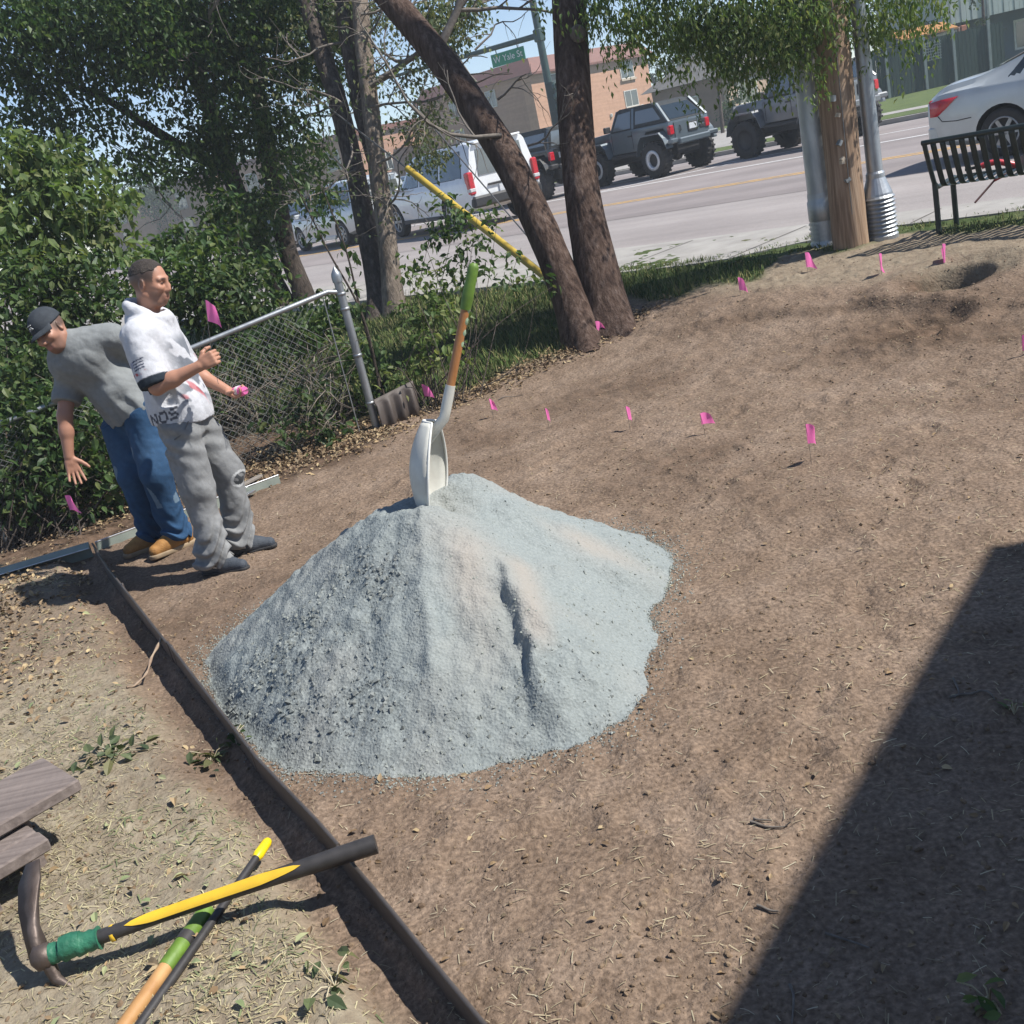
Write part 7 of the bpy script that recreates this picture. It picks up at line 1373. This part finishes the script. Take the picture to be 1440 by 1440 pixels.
# trees across the street
M['leaf_far'] = leafmat('distant_green_leaves', [(.028, .055, .026), (.045, .08, .034), (.06, .10, .042)], .3)
def far_tree(label, px, D, h, r, n, cz=.62, mt='leaf_far', size=.30, trunk_r=.18):
    b = groundz(px, D); t = thing('tree', label, 'tree', tuple(b), 0, 'trees across the street'); mb = MB(); mb.tube([b-[0, 0, .2], b+[.1, 0, h*.3], b+[.15, 0, h*.6]], [trunk_r, trunk_r*.8, trunk_r*.4], 8); mb.build('trunk', M['bark_grey'], t)
    bl = [(b+np.array([rng.normal()*r*.42, rng.normal()*r*.42, h*cz+rng.normal()*h*.15]), (r*.5, r*.5, h*.19), n//9) for _ in range(9)]; leaves('crown', leaf_pts(bl, 18, r*.16), size, M[mt], t, .6)
far_tree('far green tree between the orange building and the grey-roofed house', 942, 100, 7.0, 2.2, 2600, .5); far_tree('far green tree rising behind the grey roof', 1000, 100, 9, 3.6, 3600)
far_tree('slim young tree with pale trunk in front of the brown house', 1018, 50, 5.2, 1.5, 1600, .78, 'leaf_mid', .16, .10)
far_tree('round green shrub-like tree at the corner of the brown house', 1062, 52, 2.2, 1.3, 1400, .45, 'leaf_far', .16, .06); far_tree('tall far tree behind the dark green fence', 1255, 75, 11, 5, 4200, .55); far_tree('tree hiding the corner of the pale balcony house', 1392, 49.5, 7.6, 1.2, 1300, .70, 'leaf_far', .18, .09); far_tree('broad far tree right of the house with hip roof', 1130, 88, 11, 5, 3600, .5)
for i, (px, D) in enumerate([(-140, 75), (-20, 90), (90, 100), (200, 105), (330, 110)]): far_tree(['far tree beyond the street at the left edge, nearest of its row', 'far tree behind the hedge at the left, second of its row', 'far tree above the stooping man\'s hedge, third of its row', 'far tree behind the standing man\'s bush, fourth of its row', 'far tree behind the dark two-trunked tree, last of its row'][i], px, D, 9, 4.5, 2600, .5)
# house beside the camera that shades the lower right corner
M['stucco'] = pmat('pale_house_stucco', (.42, .38, .33), None, 3, .9)
ha = U3((.63, .77, 0)); hb = U3((.77, -.63, 0)); EH = 3.0; cot = math.cos(SUN_EL)/math.sin(SUN_EL); so_ = np.array([math.sin(SUN_AZ), math.cos(SUN_AZ), 0])*cot
sc0 = np.array([*onz(1427, 769, 0)[:2], 0]); ec = sc0+so_*EH; ec[2] = EH
hn = thing('house', 'house to the right of the camera whose eave shades the soil at lower right', 'house', (ec[0], ec[1], 0))
mb = MB(); slab(mb, np.array([*(ec+hb*.5-ha*.4)[:2], 0]), -ha*9, hb*7, ZZ*EH); mb.build('wall', M['stucco'], hn)
mb = MB(); mb.add([tuple(k) for k in (ec, ec-ha*10, ec-ha*10+hb*4+ZZ*1.6, ec+hb*4+ZZ*1.6, ec+hb*8, ec-ha*10+hb*8)], [(0, 1, 2, 3), (3, 2, 5, 4), (0, 3, 4), (1, 5, 2), (0, 4, 5, 1)]); mb.build('roof', M['shingle'], hn)
mb = MB(); slab(mb, ec-ZZ*.14, -ha*10, -hb*.1, ZZ*.13); mb.build('gutter', M['winframe'], hn)
window(hn, np.array([*(ec+hb*.5-ha*3.2)[:2], 1.0])-hb*.02, ha, -hb, 1.2, 1.2)
# ---------------------------------------------------------------- litter, clods, grass
STRAW = (np.array([(x, y, .12*math.sin(x*3.1)) for x in (0, .35, .7, 1.0) for y in (-.5, .5)], float)-[.5, 0, 0], np.array([(0, 1, 3), (0, 3, 2), (2, 3, 5), (2, 5, 4), (4, 5, 7), (4, 7, 6)]))
_g = (1+5**.5)/2; _iv = np.array([(-1, _g, 0), (1, _g, 0), (-1, -_g, 0), (1, -_g, 0), (0, -1, _g), (0, 1, _g), (0, -1, -_g), (0, 1, -_g), (_g, 0, -1), (_g, 0, 1), (-_g, 0, -1), (-_g, 0, 1)], float)/1.9
ICO = (_iv, np.array([(0, 11, 5), (0, 5, 1), (0, 1, 7), (0, 7, 10), (0, 10, 11), (1, 5, 9), (5, 11, 4), (11, 10, 2), (10, 7, 6), (7, 1, 8), (3, 9, 4), (3, 4, 2), (3, 2, 6), (3, 6, 8), (3, 8, 9), (4, 9, 5), (2, 4, 11), (6, 2, 10), (8, 6, 7), (9, 8, 1)]))
def around(n, lo, hi, y0=1.2):
    """points on the ground, thicker near the house side"""
    d = lo+(hi-lo)*rng.random(n)**1.25; a = rng.uniform(R(-38), R(36), n); return d*np.sin(a), d*np.cos(a)
def onpile(x, y): return pile_h(x, y, False)[1] < 1.02
def colmat(name, cols, rough=.95): return leafmat(name, cols, 0, rough)
def put(name, base, x, y, size, mt, lift=0., tilt=.25, kind='stuff', jit=0, yaw=None):
    n = len(x); V, F = inst(base, np.stack([x, y, hfun(x, y)+lift], 1), size, ang(n) if yaw is None else yaw, rng.normal(0, tilt, n), rng.normal(0, tilt, n), jit=jit); o = npmesh(name, V, F, mt); return tag(o, kind=kind)
x, y = around(110000, 1.6, 12.0); la, gr, lo_ = gmask(x, y); t = x*NN[0]+y*NN[1]
k = (~onpile(x, y)) & (gr < .5) & (rng.random(len(x)) < (.18+.5*np.clip(fbm(x, y, .5, 3, 101)+.1, 0, 1)+.9*lo_)*(1-.5*la)); x, y = x[k], y[k]; s = .0018+.008*rng.random(len(x))**6
V, F = inst(ICO, np.stack([x, y, hfun(x, y)+s*.1], 1), s[:, None]*rng.uniform(.7, 1.5, (len(x), 3))*[1, 1, .7], ang(len(x)), rng.normal(0, .5, len(x)), jit=.12)
M['clod'] = colmat('soil_clods', [(.14, .095, .063), (.18, .126, .086), (.215, .155, .107), (.25, .19, .138)]); tag(npmesh('soil_clods', V, F, M['clod']), kind='stuff')
x, y = around(40000, 1.6, 11); la, gr, lo_ = gmask(x, y); k = (~onpile(x, y)) & (gr < .4) & (la < .5) & (rng.random(len(x)) < .13+.8*np.clip(fbm(x, y, .6, 3, 105)+.02, 0, 1)+.2*sst(.5, 2.2, x)); x, y = x[k], y[k]; n = len(x); l = rng.uniform(.008, .042, n)*(1+1.0*(rng.random(n) > .95))
M['straw'] = colmat('pale_straw', [(.20, .15, .10), (.32, .26, .17), (.42, .36, .25), (.50, .45, .34)]); put('straw_bits', STRAW, x, y, np.stack([l, rng.uniform(.0009, .003, n), l*rng.uniform(-.3, .9, n)], 1), M['straw'], .004, .18)
# cut dry lawn beyond the edging: matted blades, some still green
def inlawn(n, th=.35):
    x = rng.uniform(-4.0, .3, n); y = 1.5+5.7*rng.random(n)**1.3; la, _, _ = gmask(x, y); k = (la > th*rng.random(n)) & (edge_x(y)-x > .085); return x[k], y[k]
x, y = inlawn(110000, 1.0); k = rng.random(len(x)) < np.clip(.55+1.2*fbm(x, y, .35, 3, 131), .12, 1); x, y = x[k], y[k]; n = len(x); l = rng.uniform(.010, .036, n)*(1+.8*(rng.random(n) > .93))
M['dry_blade'] = colmat('dry_lawn_blades', [(.16, .125, .08), (.27, .22, .135), (.37, .32, .20), (.47, .42, .28), (.28, .27, .14)]); put('dry_grass', STRAW, x, y, np.stack([l, rng.uniform(.0013, .0035, n), l*rng.uniform(-.2, 1.0, n)], 1), M['dry_blade'], .003, .22)
x, y = inlawn(40000, 1.0); g = fbm(x, y, .55, 3, 111); k = rng.random(len(x)) < np.clip(g*1.6+.12, 0, 1); x, y = x[k], y[k]; n = len(x); l = rng.uniform(.015, .05, n)
M['lawn_green'] = colmat('faded_green_blades', [(.10, .125, .06), (.15, .175, .09), (.20, .215, .12), (.26, .25, .15)]); put('sparse_green_grass', STRAW, x, y, np.stack([l, rng.uniform(.0015, .005, n), l*rng.uniform(.2, 1.0, n)], 1), M['lawn_green'], .003, .3)
# dead leaves: under the fence, in the upper left bed, by the tree and thinly over the lawn
def seg_pts(a, b, n, w): a, b = np.array(a), np.array(b); s = rng.random(n)[:, None]; q = a+(b-a)*s+rng.normal(size=(n, 2))*w; return q[:, 0], q[:, 1]
P_ = [seg_pts((-4.0, 7.5), (-.9, 8.62), 2300, .24), seg_pts((-2.0, 7.9), (-.75, 8.5), 1100, .2), seg_pts((-.6, 8.85), (1.0, 9.75), 1500, .16), seg_pts((.75, 9.55), (1.75, 10.1), 700, .13), seg_pts((-3.9, 6.2), (-2.9, 6.0), 1500, .38), seg_pts((-3.6, 5.0), (-2.6, 4.9), 900, .4), seg_pts((-2.6, 3.9), (-1.0, 2.5), 170, .45)]
x = np.concatenate([p[0] for p in P_]); y = np.concatenate([p[1] for p in P_]); k = (edge_x(np.minimum(y, 7.0))-x > .10) | (y > 7.4); x, y = x[k], y[k]; n = len(x); s = rng.uniform(.018, .05, n)
M['dead_leaf'] = colmat('dead_leaves', [(.13, .085, .05), (.22, .15, .09), (.32, .23, .14), (.40, .31, .19), (.18, .14, .10)]); put('dead_leaves', LEAF3, x, y, np.stack([s, s*1.1, s*rng.uniform(.5, 3, n)], 1), M['dead_leaf'], .010, .45)
x, y = around(700, 1.7, 9); la, gr, lo_ = gmask(x, y); k = (~onpile(x, y)) & (gr < .4); x, y = x[k], y[k]; n = len(x); s = rng.uniform(.012, .035, n)
put('scattered_leaves', LEAF3, x, y, np.stack([s, s, s*rng.uniform(.5, 3, n)], 1), M['dead_leaf'], .006, .3)
x, y = inlawn(520, 1.0); n = len(x); s = rng.uniform(.02, .05, n); M['pale_leaf'] = colmat('pale_green_fallen_leaves', [(.16, .20, .10), (.24, .27, .15), (.30, .30, .18)]); put('fallen_green_leaves', LEAF3, x, y, np.stack([s, s, s*1.5], 1), M['pale_leaf'], .012, .3)
# green verge grass behind the tree, by the fence and along the pavement
BLADE = (np.array([(0, -.5, 0), (0, .5, 0), (.12, -.4, .5), (.12, .4, .5), (.42, 0, 1)], float), np.array([(0, 1, 3), (0, 3, 2), (2, 3, 4)]))
x = rng.uniform(-4.5, 6.0, 150000); y = rng.uniform(7.8, 15.0, 150000); la, gr, lo_ = gmask(x, y); t = x*NN[0]+y*NN[1]; u = x*EU[0]+y*EU[1]
k = (gr > .45) & (t < 9.5+.95*sst(-6.3, -5.4, u)+.12*rng.random(len(x))) & (rng.random(len(x)) < np.where(t > 9.3, np.clip(.3+1.3*fbm(x, y, .5, 3, 133), .02, .8), .75)); x, y, t = x[k], y[k], t[k]; n = len(x); h = rng.uniform(.035, .10, n)*(1+.5*(fbm(x, y, .6, 3, 121) > .1))*np.where(t > 9.2, .55, 1)
M['blade'] = colmat('verge_grass_blades', [(.038, .075, .02), (.065, .11, .03), (.10, .145, .042), (.17, .18, .07), (.27, .24, .12)]); put('verge_grass', BLADE, x, y, np.stack([h, rng.uniform(.006, .012, n), h], 1), M['blade'], -.005, .22)
# weeds pulled or left standing
def weed(px, py, n, s, label, mt='leaf_grey', r=.07):
    b = onz(px, py, .03); b[2] = float(hfun(b[0], b[1])[0]); t = thing('weed', label, 'weed', tuple(b), 0, 'weeds on the ground'); P = b+np.column_stack([rng.normal(0, r, n), rng.normal(0, r, n), np.abs(rng.normal(0, .02, n))+.01]); leaves('foliage', P, s, M[mt], t, .15, LEAF3)
    mb = MB()
    for q in P[:8]: mb.tube([b, b*.5+q*.5+[0, 0, .015], q], .002, 4, cap=False)
    tag(mb.build('stems', M['straw'], t), kind='stuff')
weed(158, 1062, 42, .055, 'flat green weed on the dry lawn above the bench boards', 'leaf_grey', .055); weed(292, 1052, 26, .05, 'small green weed on the dry lawn touching the edging strip', 'leaf_grey', .045); weed(472, 1392, 10, .05, 'two-leaved weed on the dry lawn at the bottom near the edging', 'leaf_grey', .035)
weed(1046, 420, 46, .05, 'dark weed tuft at the foot of the flag left of the metal poles', 'leaf_mid', .08); weed(1390, 1392, 8, .04, 'small green sprig in the shaded corner at lower right', 'leaf_light', .03); weed(330, 1035, 14, .04, 'tiny weed beside the edging strip left of the gravel pile', 'leaf_mid', .03); weed(1425, 990, 6, .04, 'small yellow-green leaf sprig at the right edge in the shade', 'leaf_light', .02)
P = spline([onz(x, y, z) for x, y, z in [(228, 893, .075), (224, 905, .06), (213, 925, .035), (207, 945, .03), (196, 958, .02), (180, 972, .015)]], 30); P[:, 2] = np.maximum(P[:, 2], hfun(P[:, 0], P[:, 1])+.006); mb = MB(); mb.tube(P, list(np.linspace(.008, .004, 30)+.002*np.sin(np.arange(30)*1.1)), 7); tag(mb.build('root', pmat('pale_bare_root', (.25, .17, .12), (.36, .28, .2), 20, .9)), 'bare brown root hanging over the edging strip onto the lawn soil', 'root')
mb = MB()
for (a, b_, c, d) in [(1055, 1155, 1112, 1158), (1060, 1150, 1085, 1152), (1160, 1310, 1222, 1330), (1110, 1380, 1113, 1435), (1340, 952, 1342, 980), (1335, 978, 1400, 990), (640, 470, 690, 462), (700, 560, 735, 552), (1065, 1275, 1095, 1283), (560, 1040, 575, 1046)]:
    p = onz(a, b_, .01); q = onz(c, d, .01); m_ = (p+q)/2+rng.normal(size=3)*.02; P = spline([p, m_, q], 8); P[:, 2] = hfun(P[:, 0], P[:, 1])+.006; 
    if not onpile(P[:, 0], P[:, 1]).any(): mb.tube(P, list(np.linspace(.0045, .002, 8)), 5)
tag(mb.build('fallen_sticks', M['twig']), kind='stuff')
# ---------------------------------------------------------------- thin haze box added to lift the dark tones like a glass veil
mb = MB(); mb.box((-45, 90, 10.5), (420, 330, 24)); hz = mb.build('haze', []); mt = bpy.data.materials.new('haze_veil'); mt.use_nodes = True; N, L = mt.node_tree.nodes, mt.node_tree.links
N.remove(N['Principled BSDF']); v = N.new('ShaderNodeVolumePrincipled'); v.inputs['Color'].default_value = (.86, .93, 1, 1); v.inputs['Density'].default_value = .0017; L.new(v.outputs[0], N['Material Output'].inputs['Volume'])
hz.data.materials.append(mt); tag(hz, kind='stuff')
